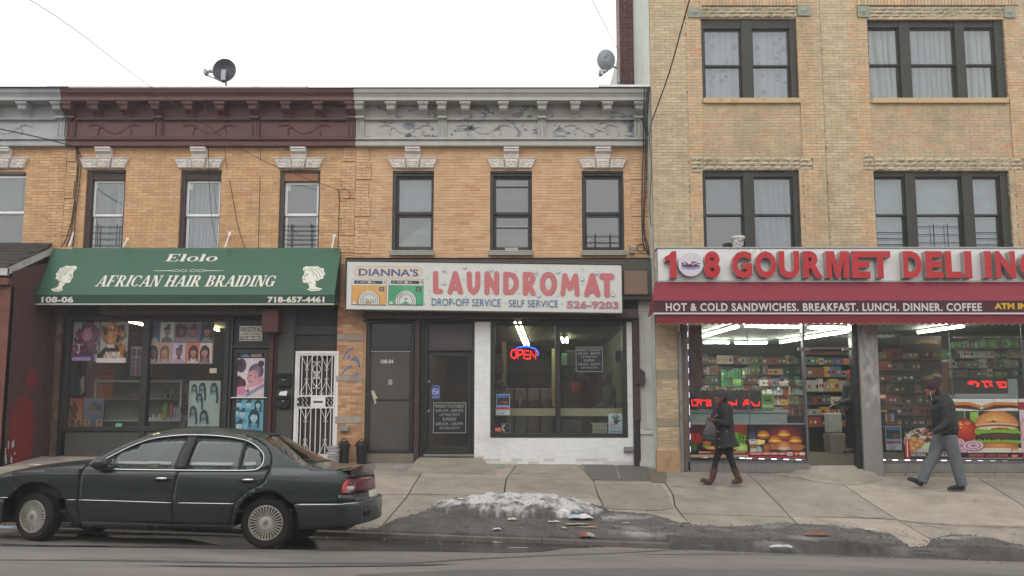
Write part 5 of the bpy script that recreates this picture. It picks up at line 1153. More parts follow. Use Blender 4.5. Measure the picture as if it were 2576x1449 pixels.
P_.put('electrician_sign', 'small white electrician sign with phone number above the salon door', 'sign', q[0], q[1], q[2], q[3], FY + .09)
# ---- laundromat sign box
SY = FY - .42; c1_, c2_ = at(*A5(103, 98), SY), at(*A5(1806, 121), SY); c3_ = at(*A5(98, 402), SY); drop = (c2_.z - c1_.z) / (c2_.x - c1_.x)
lx0, lx1 = (c1_.x + c3_.x) / 2, at(*A5(1806, 270), SY).x; lzt, lzb = c1_.z, c3_.z
olv = M('olive_box', '4a463f', rough=.6, var=.15, scale=4, bump=.2, stain='35322d', stain_amt=.5)
q = zr(A5, 95, 86, 1982, 338, FY - .25); hs_ = thing('sign_housing', 'dark weathered sheet metal housing behind the laundromat sign', 'housing', ((q[0] + q[1]) / 2, FY, q[2]))
mb=MB();mb.box(q[0], q[1], FY - .26, FY - .04, q[2], q[3] - .0); mb.build('box', olv, hs_, bevel=.01); mb=MB();mb.grid(lambda u, v: (q[0] + (q[1] - q[0]) * u, FY - .29 + .28 * v, q[3] + .012 + .012 * fbm(u * 30, v, 1)), 50, 2); mb.build('flashing', M('rusty_flashing', '6b5a4e', rough=.8, var=.3, scale=6, bump=.5, stain='8a5a44', stain_amt=.6, stain_scale=4), hs_)
t_ = zr(A5, 1812, 160, 1960, 306, FY - .33); mb=MB();mb.box(t_[0], t_[1], FY - .33, FY - .262, t_[2], t_[3]); mb.build('tan_panel', M('tan_panel', '7a6152', rough=.5, var=.12, stain='8d7564', stain_amt=.4), hs_, bevel=.01)
ls = thing('sign', 'long white laundromat sign with pink letters and two painted washers', 'sign', ((lx0 + lx1) / 2, SY + .1, lzb))
def tl(x): return drop * (x - lx0)
mb=MB();y0, y1 = SY + .006, SY + .16
mb.add([(lx0, y0, lzb), (lx1, y0, lzb + tl(lx1)), (lx1, y0, lzt + tl(lx1)), (lx0, y0, lzt), (lx0, y1, lzb), (lx1, y1, lzb + tl(lx1)), (lx1, y1, lzt + tl(lx1)), (lx0, y1, lzt)], [(0, 1, 2, 3), (1, 5, 6, 2), (5, 4, 7, 6), (4, 0, 3, 7), (3, 2, 6, 7), (4, 5, 1, 0)]); mb.build('cabinet', olv, ls)
mb=MB();mb.tube([(lx0, SY, lzb), (lx1, SY, lzb + tl(lx1)), (lx1, SY, lzt + tl(lx1)), (lx0, SY, lzt)], .02, 4, closed=True); mb.build('frame', olv, ls)
HH = 304; P_ = Print(1700, HH, 'cdcdc6'); X = lambda x: x - 103; Yv = lambda y, x=0: HH - (y - 98 - .0135 * (x - 103))
def X7(x): return 289.8 + .6 * x - 103
def Y7(x, y): return Yv(.6 * y, 289.8 + .6 * x)
P_.rect(958, 0, 961, HH, 'b4b4ae')
y_ = Yv(165, 360); P_.ell(X(182), y_, 37, 37, '8f7f70').ell(X(536), y_, 37, 37, '8f7f70').rect(X(182), y_ - 37, X(536), y_ + 37, '8f7f70').ell(X(182), y_, 35, 35, 'd4bea4').ell(X(536), y_, 35, 35, 'd4bea4').rect(X(182), y_ - 35, X(536), y_ + 35, 'd4bea4')
P_.text("DIANNA'S", X(175), Yv(192, 360), X(545), Yv(143, 360), '2b4f8e', .03)
for a, body, lab in ((134, 'd09a4e', '108-04'), (361, '3a9d6c', '')):
 b_ = Yv(376, a + 108); P_.rect(X(a), b_, X(a + 217), b_ + 166, '3c3a36').rect(X(a + 2), b_ + 2, X(a + 215), b_ + 164, 'cdcdc6').rect(X(a + 2), b_ + 2, X(a + 215), b_ + 126, body)
 P_.rect(X(a + 14), b_ + 134, X(a + 190), b_ + 156, '2c2628').rect(X(a + 28), b_ + 142, X(a + 40), b_ + 150, '58a080').rect(X(a + 52), b_ + 141, X(a + 88), b_ + 151, 'a07c84').rect(X(a + 98), b_ + 138, X(a + 120), b_ + 152, 'b8b8b4').rect(X(a + 126), b_ + 138, X(a + 146), b_ + 148, '8a8a88').rect(X(a + 196), b_ + 134, X(a + 212), b_ + 158, '9a9a96').rect(X(a + 170), b_ + 88, X(a + 202), b_ + 116, '3a3430').rect(X(a + 176), b_ + 93, X(a + 196), b_ + 111, '7a706a')
 for r_, c in ((68, '2c2a28'), (64, 'cdcdc6'), (54, '2c2a28'), (51, 'cdcdc6'), (42, '2c2a28'), (39, 'cdcdc6')): P_.ell(X(a + 108), b_ + 26, r_, min(r_, 64), c, a0=-24 if r_ > 60 else -38, a1=204 if r_ > 60 else 218, n=26)
 if lab: P_.text(lab, X(a + 76), b_ + 10, X(a + 140), b_ + 40, '3c3a38', -.0)
 else:
  for k in range(9): P_.rect(X(a + 6 + 10 * k), b_ + 40, X(a + 8 + 10 * k), b_ + 126, '1f5c40')
  P_.rect(X(a + 100), b_ + 34, X(a + 118), b_ + 42, '2c2a28')
 P_.rect(X(a + 2), b_ - 3, X(a + 215), b_ + 2, '3c3a36').poly([(X(a + 8), b_ + 3), (X(a + 32), b_ + 3), (X(a + 20), b_ + 22), (X(a + 8), b_ + 20)], 'cdcdc6')
pk = 'bd6a6c'
def fat(pts, w_, cl=False):
 q_ = [(X7(a), Y7(a, b)) for a, b in pts]; w_ *= .6
 if cl: q_.append(q_[0])
 for a, b in zip(q_, q_[1:]): P_.line([a, b], w_, pk)
 for a in q_: P_.ell(a[0], a[1], w_ / 2, w_ / 2, pk, n=16)
fat([(603, 290), (606, 482), (656, 482)], 56); fat([(755, 490), (808, 292), (862, 490)], 56); fat([(785, 452), (832, 452)], 46)
fat([(950, 293), (954, 420), (968, 470), (995, 492), (1022, 470), (1038, 420), (1040, 293)], 54); fat([(1134, 496), (1134, 293), (1233, 496), (1234, 293)], 54)
fat([(1328, 297), (1328, 492), (1390, 488), (1432, 440), (1436, 370), (1405, 310)], 54, True); fat([(1530, 298), (1530, 500)], 56); fat([(1530, 298), (1585, 302), (1610, 340), (1592, 388), (1535, 400)], 52); fat([(1560, 405), (1608, 500)], 54)
fat([(1767 + 62 * cos(k * .4488), 400 + 102 * sin(k * .4488)) for k in range(14)], 54, True); fat([(1914, 508), (1936, 312), (1990, 450), (2048, 314), (2062, 510)], 50)
fat([(2163, 512), (2220, 314), (2274, 514)], 56); fat([(2195, 478), (2245, 478)], 44); fat([(2325, 322), (2415, 322)], 66); fat([(2370, 330), (2369, 518)], 58)
P_.text('DROP-OFF SERVICE', X(630), Yv(384, 840), X(1055), Yv(337, 840), '3f628e', .0).text('SELF SERVICE', X(1104), Yv(390, 1260), X(1410), Yv(345, 1260), '3f628e', .0).text('526-9203', X(1462), Yv(399, 1620), X(1782), Yv(351, 1620), 'b07278', .03)
for a, b, r_ in ((687, 253, 20), (710, 275, 10), (904, 223, 20), (515, 336, 10), (538, 468, 9), (554, 545, 9), (687, 395, 20), (888, 350, 9), (1083, 380, 8), (1175, 253, 20), (1180, 498, 9), (918, 534, 8), (1432, 258, 10), (1376, 410, 8), (1635, 275, 20), (1658, 302, 9), (1668, 527, 20), (1463, 496, 9), (1747, 228, 9), (1766, 437, 8), (1870, 270, 21), (1857, 528, 9), (2122, 242, 10), (2116, 352, 21), (2122, 398, 9), (2268, 286, 21), (2424, 490, 10), (2433, 520, 20), (1323, 604, 9), (1910, 615, 9), (2198, 584, 9), (490, 610, 8)):
 P_.ell(X7(a), Y7(a, b), r_ * .6, r_ * .6, '8c99a4', n=12).ell(X7(a) - 1, Y7(a, b) + 1, r_ * .44, r_ * .44, 'd4d8d8', n=12)
P_.put('sign_face', '', '', lx0 + .02, lx1 - .02, lzb + .02, lzt - .02, SY, tilt=drop * (lx1 - lx0 - .04), parent=ls, eps=.0001, mat=M('sign_print', attr=True, rough=.35, var=.03, bump=0, stain='b8b4a8', stain_amt=.2, stain_scale=1))
# ---- deli sign: tread plate, raised letters
SD = DY - .3; q = zr(A6, 86, 76, 2500, 262, SD); q = (q[0], DX1, q[2], q[3]); ds = thing('sign', 'silver tread plate deli sign with big raised red letters', 'sign', ((q[0] + q[1]) / 2, SD, q[2]))
def tread():
 m = M('tread_plate', 'd8d6d2', rough=.3, metal=.3, var=.08, bump=0); n = m.node_tree.nodes; l = m.node_tree.links; ge = n.new('ShaderNodeNewGeometry'); mp = n.new('ShaderNodeMapping'); mp.inputs['Rotation'].default_value = (0, R(45), 0)
 vo = n.new('ShaderNodeTexVoronoi'); vo.inputs['Scale'].default_value = 26; vo.inputs['Randomness'].default_value = 0; bp = n.new('ShaderNodeBump'); bp.inputs['Strength'].default_value = .9; bp.inputs['Distance'].default_value = .012
 l.new(ge.outputs[0], mp.inputs[0]); l.new(mp.outputs[0], vo.inputs['Vector']); l.new(vo.outputs['Distance'], bp.inputs['Height']); l.new(bp.outputs[0], n['Principled BSDF'].inputs['Normal']); return m
mb=MB();mb.box(q[0], q[1], SD, DY - .02, q[2], q[3]); mb.build('plate', tread(), ds, bevel=.006); mb=MB();mb.box(q[0] - .02, q[1], SD - .02, DY - .02, q[2] - .03, q[2] - .001); mb.box(q[0] - .02, q[1], SD - .02, DY - .02, q[3] + .001, q[3] + .025); mb.build('trim', M('brushed_metal'), ds)
redf, side_ = M('red_acrylic', 'b01a20', rough=.3, var=.06, scale=5, bump=.1, stain='a8282c', stain_amt=.4, stain_scale=3), M('letter_return', 'a89e9a', rough=.35, metal=.4, var=.1)
LF = SD - .15
for ch, a, b in (('1', 126, 193), ('8', 352, 445), ('G', 512, 629), ('O', 648, 769), ('U', 784, 903), ('R', 924, 1038), ('M', 1056, 1190), ('E', 1206, 1310), ('T', 1310, 1430), ('D', 1502, 1609), ('E', 1632, 1730), ('L', 1746, 1840), ('I', 1857, 1898), ('I', 1972, 2012), ('N', 2036, 2150), ('C', 2176, 2292)):
 r_ = zr(A6, a, 91, b, 246, LF); mb = MB()
 if ch == '1': mb.prism([(r_[0] + u * (r_[1] - r_[0]), r_[2] + v * (r_[3] - r_[2])) for u, v in ((.42, 0), (1, 0), (1, 1), (.62, 1), (.35, .86), (0, .78), (0, .6), (.42, .68))], LF, LF + .148); mb.m = [0] + [1] * (len(mb.f) - 1)
 elif ch == 'M': mb.prism([(r_[0] + u * (r_[1] - r_[0]), r_[2] + v * (r_[3] - r_[2])) for u, v in ((0, 0), (.25, 0), (.25, .66), (.41, 0), (.59, 0), (.75, .66), (.75, 0), (1, 0), (1, 1), (.64, 1), (.5, .4), (.36, 1), (0, 1))], LF, LF + .148); mb.m = [0] + [1] * (len(mb.f) - 1)
 else: text3d(mb, ch, r_[0], r_[1], r_[2], r_[3], LF, bold=.045 if ch != 'M' else .012, depth=.148)
 mb.build('letter', [redf, side_], ds)
c = at(*A6(274, 167), LF); rd = (at(*A6(345, 167), LF).x - c.x); mb=MB();mb.lathe([(0, 0), (rd, 0), (rd, .14)], c, 'y', 36); dk_ = mb.build('disc', M('disc_white', 'c9c4cb', rough=.35, var=.03, bump=0), ds)
P_ = Print(100, 100, 'c4bfc6'); P_.ell(50, 34, 42, 13, '7a6a94', 'a495b4').ell(50, 43, 40, 8, '3d2c50'); P_.L[0] = ([(50, 20), (51, 20), (50, 21)], [(0, 1, 2)], 'c4bfc6')
for k in range(26): P_.ell(ru(14, 86), ru(42, 60), ru(3, 6), ru(3, 5), rc(['e8e4ea', '7c2a44', '3c2c58', 'd8d0dc', 'a83c50']), n=7)
P_.put('food_picture', '', '', c.x - rd * .95, c.x + rd * .95, c.z - rd * .8, c.z + rd * .8, LF - .001, th=0, parent=ds, tag_it=False)
# ---- maroon awning
mar = M('maroon_canvas', '7c2632', rough=.75, var=.06, scale=2, bump=.15, bscale=120, stain='5d1f29', stain_amt=.3, stain_scale=1); mard = M('maroon_band', '451a24', rough=.75, var=.05, bump=.1); mwh = M('white_print', 'c9c6c4', rough=.5, var=.03, bump=0)
tY = DY - .3; pT, pB = A6(92, 266), A6(58, 446); bY = tY - .42; xL = at(*A6(95, 268), tY).x - .02; zT = at(2100, A6(0, 268)[1], tY).z; zM = at(2100, A6(0, 376)[1], bY).z; zN = at(2100, A6(0, 447)[1], bY).z; zS = at(2100, A6(0, 456)[1], bY).z; zE = at(2100, A6(0, 497)[1], bY + .04).z
xL = at(*A6(60, 440), bY).x
ma = thing('awning', 'maroon canvas awning with scalloped edge over the deli front', 'awning', ((xL + DX1) / 2, bY, zE))
mb=MB();mb.grid(lambda u, v: (xL + (DX1 - xL) * u + (.12 * (1 - v) ** 2 if u == 0 else 0), tY + (bY - tY) * (v ** .9), zT + (zM - zT) * v), 30, 6); mb.build('canopy', mar, ma, smooth=True)
mb=MB();mb.add([(xL, bY, zN), (DX1, bY, zN), (DX1, bY, zM), (xL, bY, zM)], [(0, 1, 2, 3)]); mb.build('valance', mard, ma)
mb=MB();mb.add([(xL, bY, zN), (xL, bY, zM), (xL + .04, (bY + tY) / 2, (zM + zT) / 2), (xL + .12, tY, zT), (xL + .12, DY - .05, zT - .1), (xL, DY - .05, zN)], [(0, 1, 2, 3, 4, 5)]); mb.build('side_panel', mar, ma)
mb=MB();mb.box(xL, DX1, bY - .012, bY + .02, zS, zN); mb.build('piping', mwh, ma)
mb=MB();n = int((DX1 - xL) / .0162); vs = []
for i in range(n + 1): x = xL + .06 + (DX1 - xL - .06) * i / n; s_ = sin((x - xL) / .13 * PI) ** 2; vs += [(x, bY + .02, zS), (x, bY + .04 + .01 * sin(x * 7), zE - .03 + .035 * (1 - s_) * 0 - .034 * s_)]
mb.add(vs, [(2 * i, 2 * i + 1, 2 * i + 3, 2 * i + 2) for i in range(n)]); mb.build('scalloped_flap', mar, ma)
mb=MB();mb.tube([vs[2 * i + 1] for i in range(n + 1)], .0045, 4); mb.build('flap_trim', M('tan_trim', 'a8906c', var=.05), ma)
mb=MB();r_ = zr(A6, 131, 391, 1955, 438, bY - .004); text3d(mb, 'HOT & COLD SANDWICHES. BREAKFAST. LUNCH. DINNER. COFFEE', r_[0], r_[1], r_[2], r_[3], bY - .004, bold=.03, space=1.12); mb.build('lettering', mwh, ma)
mb=MB();r_ = zr(A6, 2028, 391, 2330, 427, bY - .004); text3d(mb, 'ATM INSIDE', r_[0], r_[1], r_[2], r_[3], bY - .004, bold=.05, space=1.05); mb.build('lettering', M('yellow_print', 'd0a52c', var=.02), ma)
p_ = at(*A3(548, 1440), DY - .16); pt = thing('flower_pot', 'white flower pot painted with vines standing on the deli sign', 'pot', p_)
mb=MB();mb.lathe([(0, 0), (.092, 0), (.125, .2), (.138, .205), (.138, .25), (.12, .25), (.11, .2), (0, .19)], p_, 'z', 24); mb.build('bucket', M('pot_white', 'cbc8c4', rough=.4, var=.03), pt, smooth='auto')
mb = MB()
for k in range(14):
 a_ = -1.57 + ru(-1.2, 1.2); h_ = ru(.04, .22); r_ = .094 + .033 * h_ / .2 + .002; mb.ell(p_ + Vec((r_ * cos(a_), r_ * sin(a_), h_)), (.014, .006, .018), 6, 4, col=rc(['4a1c2c', '3c5a34', '6a2a3c', '2c2a24']))
mb.build('painted_vine', PRINT, pt)
# ============================================================ inside the shops
random.seed(21)
def room2(parent, x0, x1, z0, z1, y0, y1, back, sidec, ceil, floor):
 v = [(x0, y0, z0), (x1, y0, z0), (x1, y1, z0), (x0, y1, z0), (x0, y0, z1), (x1, y0, z1), (x1, y1, z1), (x0, y1, z1)]
 for nm, fs, c in (('back_wall', [(2, 3, 7, 6)], back), ('side_wall', [(1, 2, 6, 5), (3, 0, 4, 7)], sidec), ('ceiling', [(4, 5, 6, 7)], ceil), ('floor', [(3, 2, 1, 0)], floor)):
  mb=MB();mb.add(v, fs); mb.build(nm, M('inner_' + c, c, rough=.75, var=.12, scale=2), parent)
def at_z(px, py, z): d = ray(px, py); return EYE + d * ((z - EYE.z) / d.z)
def tubes(name, label, pts, z, mat, r=.02, n=1, group=None):
 a, b = at_z(*pts[0], z), at_z(*pts[1], z); t = thing(name, label, 'light', (a + b) / 2, group); mb=MB();k = max(1, round((b - a).length / 1.25))
 dr_ = (b - a).normalized(); sd = dr_.cross(Vec((0, 0, 1))) * .05
 for i in range(k):
  p, q = a.lerp(b, i / k) + dr_ * .03, a.lerp(b, (i + 1) / k) - dr_ * .03
  for s_ in ([0] if n == 1 else [-1, 1]): mb=MB();mb.tube([p + sd * s_, q + sd * s_], r, 6); mb.build('tube', mat, t)
 mb=MB();mb.tube([a + Vec((0, 0, .05)), b + Vec((0, 0, .05))], .035 if n == 1 else .075, 4); mb.build('housing', M('fixture_white', '9a9a96', var=.05), t)
cool = glow('cool_tube', 'fbfff2', 170); warm = glow('warm_tube', 'f4f0c8', 15)
def box_(name, label, cat, r_, y0, y1, col, **k):
 mb=MB();mb.box(r_[0], r_[1], y0, y1, r_[2], r_[3]); return tag(mb.build(name, M('paint_' + col, col, rough=k.get('rough', .5), var=.08), bevel=k.get('bevel', .006)), label, cat, k.get('group'))
def stock(label, x0, x1, levels, Y, pal, dep=.3, wr=(.06, .16), fill=.97, hr=(.5, .95), cat='shelf', board='6a5a48', jx=.15):
 t = thing('shelf', label, cat, ((x0 + x1) / 2, Y + dep / 2, levels[0])); pr = MB()
 for a, b in zip(levels, levels[1:] + [levels[-1] + (levels[-1] - levels[-2])]):
  mb=MB();mb.box(x0, x1, Y, Y + dep, a - .02, a); mb.build('board', M('board_' + board, board, rough=.7, var=.2), t); x = x0 + .01
  while x < x1 - wr[0]:
   w_ = ru(*wr)
   if rnd_() < fill:
    c = jit(tuple(min(1, q * 1.5 + .02) for q in hx(rc(pal))), .3); h_ = (b - a) * ru(*hr); rp = random.randint(1, 3)
    for _ in range(rp):
     if x + w_ > x1: break
     if wr[1] < .11 and rnd_() < .6: pr.lathe([(w_ * .42, 0), (w_ * .42, h_ * .7), (w_ * .18, h_ * .85), (w_ * .18, h_), (0, h_)], (x + w_ / 2, Y + .08, a + .001), 'z', 7, col=c)
     else:
      pr.box(x, x + w_ - .006, Y + ru(0, .04), Y + dep * .8, a + .001, a + h_, c)
      pr.box(x + w_ * .2, x + w_ * .75, Y - .002, Y + .0, a + h_ * .3, a + h_ * .6, jit(hx(rc(['d8d4cc', '2c2c2c', 'c83c30', 'd8b040'])), .2))
     x += w_
   else: x += w_ * .5
 tag(pr.build('products', PRINT, t), kind='stuff'); return t
# ---- salon room
zc_s = rr(0, 505, 1, 506)[3] + .12
room2(BS, wn[0] - .05, dr[1] + .05, wn[2] - .65, zc_s, FY + .25, FY + 4.2, '4a3a32', '4d4036', '7d786c', '51483e')
tubes('ceiling_light', 'narrow ceiling tube seen past the curly hair poster', (A4(790, 530), A4(885, 552)), zc_s - .06, glow('dim_tube', 'ffe9b0', 60)); tubes('ceiling_light', 'short ceiling tube by the right end of the salon window', (A4(1300, 570), A4(1350, 588)), zc_s - .06, MATS['dim_tube'])
q = rr(405, 505, 432, 1180, FY + .3); box_('wood_upright', 'pale peeling wooden upright inside the left salon window', 'upright', q, FY + .27, FY + .34, '8a8072')
q = rr(436, 775, 575, 1010, FY + .8); sp = thing('slat_wall', 'orange slatted display panel behind the hanging hair', 'slat wall', (q[0], FY + .9, q[2]))
for i in range(14): z_ = q[2] + (q[3] - q[2]) * i / 14; mb=MB();mb.box(q[0] - .2, q[1] + .4, FY + .82, FY + .84, z_, z_ + (q[3] - q[2]) / 14 - .008); mb.build('slat', M('orange_slat', 'a04a16', rough=.5, var=.1), sp)
for k, (a, c) in enumerate(((475, '3c3c44'), (495, '50505a'), (525, '5a3c4e'), (548, '4a3040'))):
 p_ = at(*A4(a, 780), FY + .72); mb=MB();mb.tube([p_, p_ - Vec((.01, 0, .3)), p_ - Vec((-.01, 0, .62 + .1 * (k % 2)))], [.05, .055, .03], 7); tag(mb.build('hair_bundle', M('hair_' + c, c, rough=.5, var=.3, scale=30, stretch=(1, 1, .1)), smooth=True), ['grey hair bundle hanging leftmost against the orange panel', 'silver hair bundle hanging second on the orange panel', 'plum hair bundle hanging under the purple poster', 'dark wine hair bundle hanging last beneath the posters'][k], 'hair')
p_ = at(*A4(512, 870), FY + .6); mb=MB();mb.tube([p_, p_ - Vec((.02, 0, .14)), p_ - Vec((-.01, 0, .28)), p_ - Vec((.03, 0, .42))], [.03, .055, .045, .02], 8); tag(mb.build('cloth_bundle', M('cream_cloth', 'a8a08e', var=.2, bump=.4), smooth=True), 'cream bundle hanging in front of the dark hair pieces', 'bundle')
q = rr(578, 895, 1116, 1146, FY + .75); dc = thing('display_case', 'white framed glass display case full of hair products', 'display case', ((q[0] + q[1]) / 2, FY + .95, q[2]))
alw = M('case_frame', 'b4b2ae', rough=.35, metal=.2, var=.05)
mb=MB();mb.frame(q[0], q[1], FY + .75, FY + .78, q[2], q[3], .035); mb.build('frame', alw, dc); mb=MB();mb.box(q[0], q[1], FY + .75, FY + 1.25, q[3] - .002, q[3] + .01); mb.build('top', alw, dc)
mb=MB();mb.box(q[0], q[1], FY + 1.24, FY + 1.26, q[2], q[3]); mb.build('back', M('case_back', '8f8a7c', rough=.6, var=.15), dc); mb=MB();mb.box(q[0], q[1], FY + .76, FY + 1.25, q[2] - .8, q[2] - .001); mb.build('base', M('case_base', '26241f', rough=.5), dc)
lv = [q[2] + .01, q[2] + (q[3] - q[2]) * .55]
for z_ in lv: mb=MB();mb.box(q[0] + .035, q[1] - .035, FY + .79, FY + 1.2, z_, z_ + .012); mb.build('shelf', M('case_shelf', 'a9a598', rough=.3, var=.05), dc)
sx = lambda a: at(*A4(a, 1100), FY + .85).x
for a, b, c, lab in ((995, 1030, '7c9a1e', 'lime green hair product bottle'), (1038, 1058, 'c05070', 'pink hair spray can'), (1062, 1078, 'a8a8a8', 'silver can beside the pink can'), (1080, 1096, 'b8b4b0', 'white can at the end of the display case')):
 x = (sx(a) + sx(b)) / 2; r_ = (sx(b) - sx(a)) / 2; h_ = .36 if a < 1050 else .28; mb=MB();mb.lathe([(0, 0), (r_, 0), (r_, h_ * .8), (r_ * .5, h_ * .9), (r_ * .5, h_), (0, h_)], (x, FY + .9, lv[0] + .013), 'z', 12); tag(mb.build('bottle', M('pl_' + c, c, rough=.3, var=.03), smooth='auto'), lab + ' in the salon case', 'bottle')
pr = MB()
for k in range(11): x = sx(897) + k * .062; c = rc(['4a9a60', 'b04a3c', 'c8743c', '8a5a8a', '3c4a90', 'c0b8c0']); pr.box(x, x + .05, FY + .88, FY + .95, lv[0] + .013, lv[0] + .15, c); pr.box(x, x + .05, FY + .879, FY + .881, lv[0] + .02, lv[0] + .08, 'c8c4c0')
for k in range(9): x = sx(985) + k * .055; pr.lathe([(.028, 0), (.028, .09), (0, .09)], (x, FY + .95, lv[1] + .013 + .1 * (k % 2)), 'z', 8, col=rc(['1c1c20', '3c5a48', '8a8a90', '2c2c34']))
for k in range(26): a_ = ru(700, 860); pr.obox((sx(a_), FY + .95, lv[1] + .03), (.12, .06, .03), Matrix.Rotation(ru(-.6, .6), 3, 'Y'), rc(['a8502c', 'b87848', 'c49a80', '9a6a64']))
tag(pr.build('products', PRINT, dc), kind='stuff')
PY = SG + .03
def poster(nm, label, Z, x0, y0, x1, y1, P_, Y=PY, **k):
 a = zr(Z, x0, y0, x1, y1, Y); return P_.put('poster', label, 'poster', a[0], a[1], a[2], a[3], Y, **k)
P_ = Print(32, 47, 'b5aeb0'); P_.portrait(19, 30, 9.5, '8a5a72', '7a4060', 'curly', -1, '5c2c50')
for k in range(80): a_ = ru(0, 6.28); q_ = ru(8, 14); P_.ell(19 + q_ * cos(a_), 26 + q_ * sin(a_) * 1.2, 1.6, 1.6, rc(['8a4a6c', '6a3050', '9c5c7c', '5a2848']), n=7, rough=.3)
P_.ell(18.5, 29, 5.6, 7.6, 'a87a90', '8a5a72');
for sg in (-1, 1): P_.ell(18 + sg * 2.4, 30, 1.2, .45, '2c1424', n=7)
P_.ell(17.6, 25, 2, .8, 'd0a0b0', '9a5068', n=9).rect(0, 7, 11, 19, 'b9a8b8').portrait(5.5, 14, 3.2, '8a5470', '5c2c4c', 'curly', 0, '703c60').rect(0, 0, 27, 7.5, '3c2450', '6a4c80').rect(4, 1, 24, 4.5, '9a88b0').text('TAO WEAVE', 6, 5.6, 25, 9, '2c1a3c', .04)
poster('p', 'purple toned poster of a woman with long crimped hair', S1, 88, 122, 412, 595, P_, tilt=0)
P_ = Print(31, 47, 'bfb8b2');
for k in range(150): a_ = ru(0, 6.28); q_ = ru(4, 13); P_.ell(15.5 + q_ * cos(a_), 32 + q_ * sin(a_) * .85, 1.9, 1.9, rc(['a06a34', '7a4a22', 'b8834a', '5a3518', 'c49a60', '3c2414']), n=7, rough=.35)
P_.poly([(0, 8), (6, 15), (13, 20), (20, 19), (31, 12), (31, 3), (0, 3)], '2a2420').poly([(6, 5), (12, 12), (24, 12), (29, 5)], 'b08060').ell(14, 27, 5.8, 8.6, 'c08a5c', '8f5c36', off=(-.2, .2)).rect(10, 16, 18, 19.5, 'b0a898')
for sg in (-1, 1): P_.ell(13.8 + sg * 2.6, 28, 1.2, .5, '1c100a', n=7).line([(13.8 + sg * 1.5, 29.8), (13.8 + sg * 4, 30)], .4, '3c2414')
P_.ell(13.6, 23, 2.4, .8, 'e0d0c8', '9a4a40', n=9).ell(13.8, 25.6, .9, .5, '8a5a3c', n=7)
for k in range(30): P_.ell(26 + ru(-2.5, 2.5), 14 + ru(-6, 6), 1.2, 1.6, rc(['9a5a24', 'b47434', '6a3c18']), n=6)
for k in range(60): P_.ell(ru(8, 24), ru(5, 11), 1, .8, rc(['c8c2b8', 'a8a298', 'd4cec4']), n=6)
P_.rect(0, 0, 31, 5, 'c4bfba')
poster('p', 'poster of a smiling woman with big golden curls', S1, 397, 130, 716, 610, P_)
P_ = Print(73, 46, 'bdb2ac'); rowc = [('3a5a78', '7a5040', '2c2424', 'bun'), ('c9c4be', '9a7058', '241c1c', 'bun'), ('8a7478', '7a4c38', '2c1c18', 'curly'), ('7a5c78', '9a5c48', '2c1a1c', 'bun'), ('24242c', '8a6858', '15110f', 'long'), ('b09078', '6a4840', '2c2c30', 'braid'), ('a08478', '9c6c58', '6a4c38', 'long'), ('a89cae', '6a4848', '3c3440', 'bun'), ('b8664c', '9c6850', '2c2828', 'braid'), ('bca89c', '9c7060', '2c2024', 'long')]
for i, (bgc, sk, hr, kd) in enumerate(rowc):
 cx, cy = (i % 5) * 14.6, 23 if i < 5 else 0; n0 = len(P_.L); P_.rect(cx + .2, cy + .3, cx + 14.4, cy + 22.6, bgc); P_.portrait(cx + 7.3 + (i % 3 - 1), cy + 12.5, 5.2, sk, hr, kd, (i % 3) - 1, rc(['9a8088', '8a9aa0', 'b0a8a4', '705c64'])); P_.clipbox(n0, cx, cy, cx + 14.5, cy + 22.7)
poster('p', 'wide poster with ten small hairstyle portraits in two rows', S1, 922, 158, 1660, 620, P_)
P_ = Print(24, 32, 'a898a0')
for i in range(12): n0 = len(P_.L); cx, cy = (i % 4) * 6, (i // 4) * 0 + [21.5, 11, .5][i // 4]; P_.rect(cx + .4, cy, cx + 5.6, cy + 9.6, rc(['8a707c', '6a3c48', '9a8890'])); P_.portrait(cx + 3, cy + 5, 2.2, '6a4044', '241418', rc(['bun', 'long']), 0); P_.clipbox(n0, cx + .3, cy, cx + 5.7, cy + 9.7)
poster('p', 'narrow mauve strip poster of small hair portraits behind the mullion', S1, 748, 430, 985, 755, P_, Y=PY + .09)
P_ = Print(33, 50, 'b4beb4'); P_.ell(16, 24, 15.5, 23, 'a8c0c0', 'b4beb4')
for cx, cy, r_ in ((5, 42, 3), (13.5, 43, 3.4), (26, 42, 3.8), (11, 32, 3), (5, 17, 3.6), (16.5, 12, 4.2)):
 P_.portrait(cx, cy, r_, '6f9a9c', '1a2c38', 'long', 0, '8ab0b0'); P_.line([(cx + r_ * .8, cy), (cx + r_ * 1.1, cy - 3 * r_), (cx + r_ * .9, cy - 4.4 * r_)], r_ * .6, '1f3440')
P_.rect(0, 0, 33, 2.2, 'b4beb4').rect(0, 47.8, 33, 50, 'b4beb4').rect(0, 0, 1, 50, 'b4beb4').rect(32, 0, 33, 50, 'b4beb4'); poster('p', 'teal tinted poster of six women with very long braids', S1, 1388, 806, 1730, 1308, P_)
q = zr(S1, 1450, 1310, 1720, 1340, SG + .1); box_('wooden_block', 'tan wooden block under the teal braid poster', 'block', q, SG + .04, SG + .18, 'a0784e')
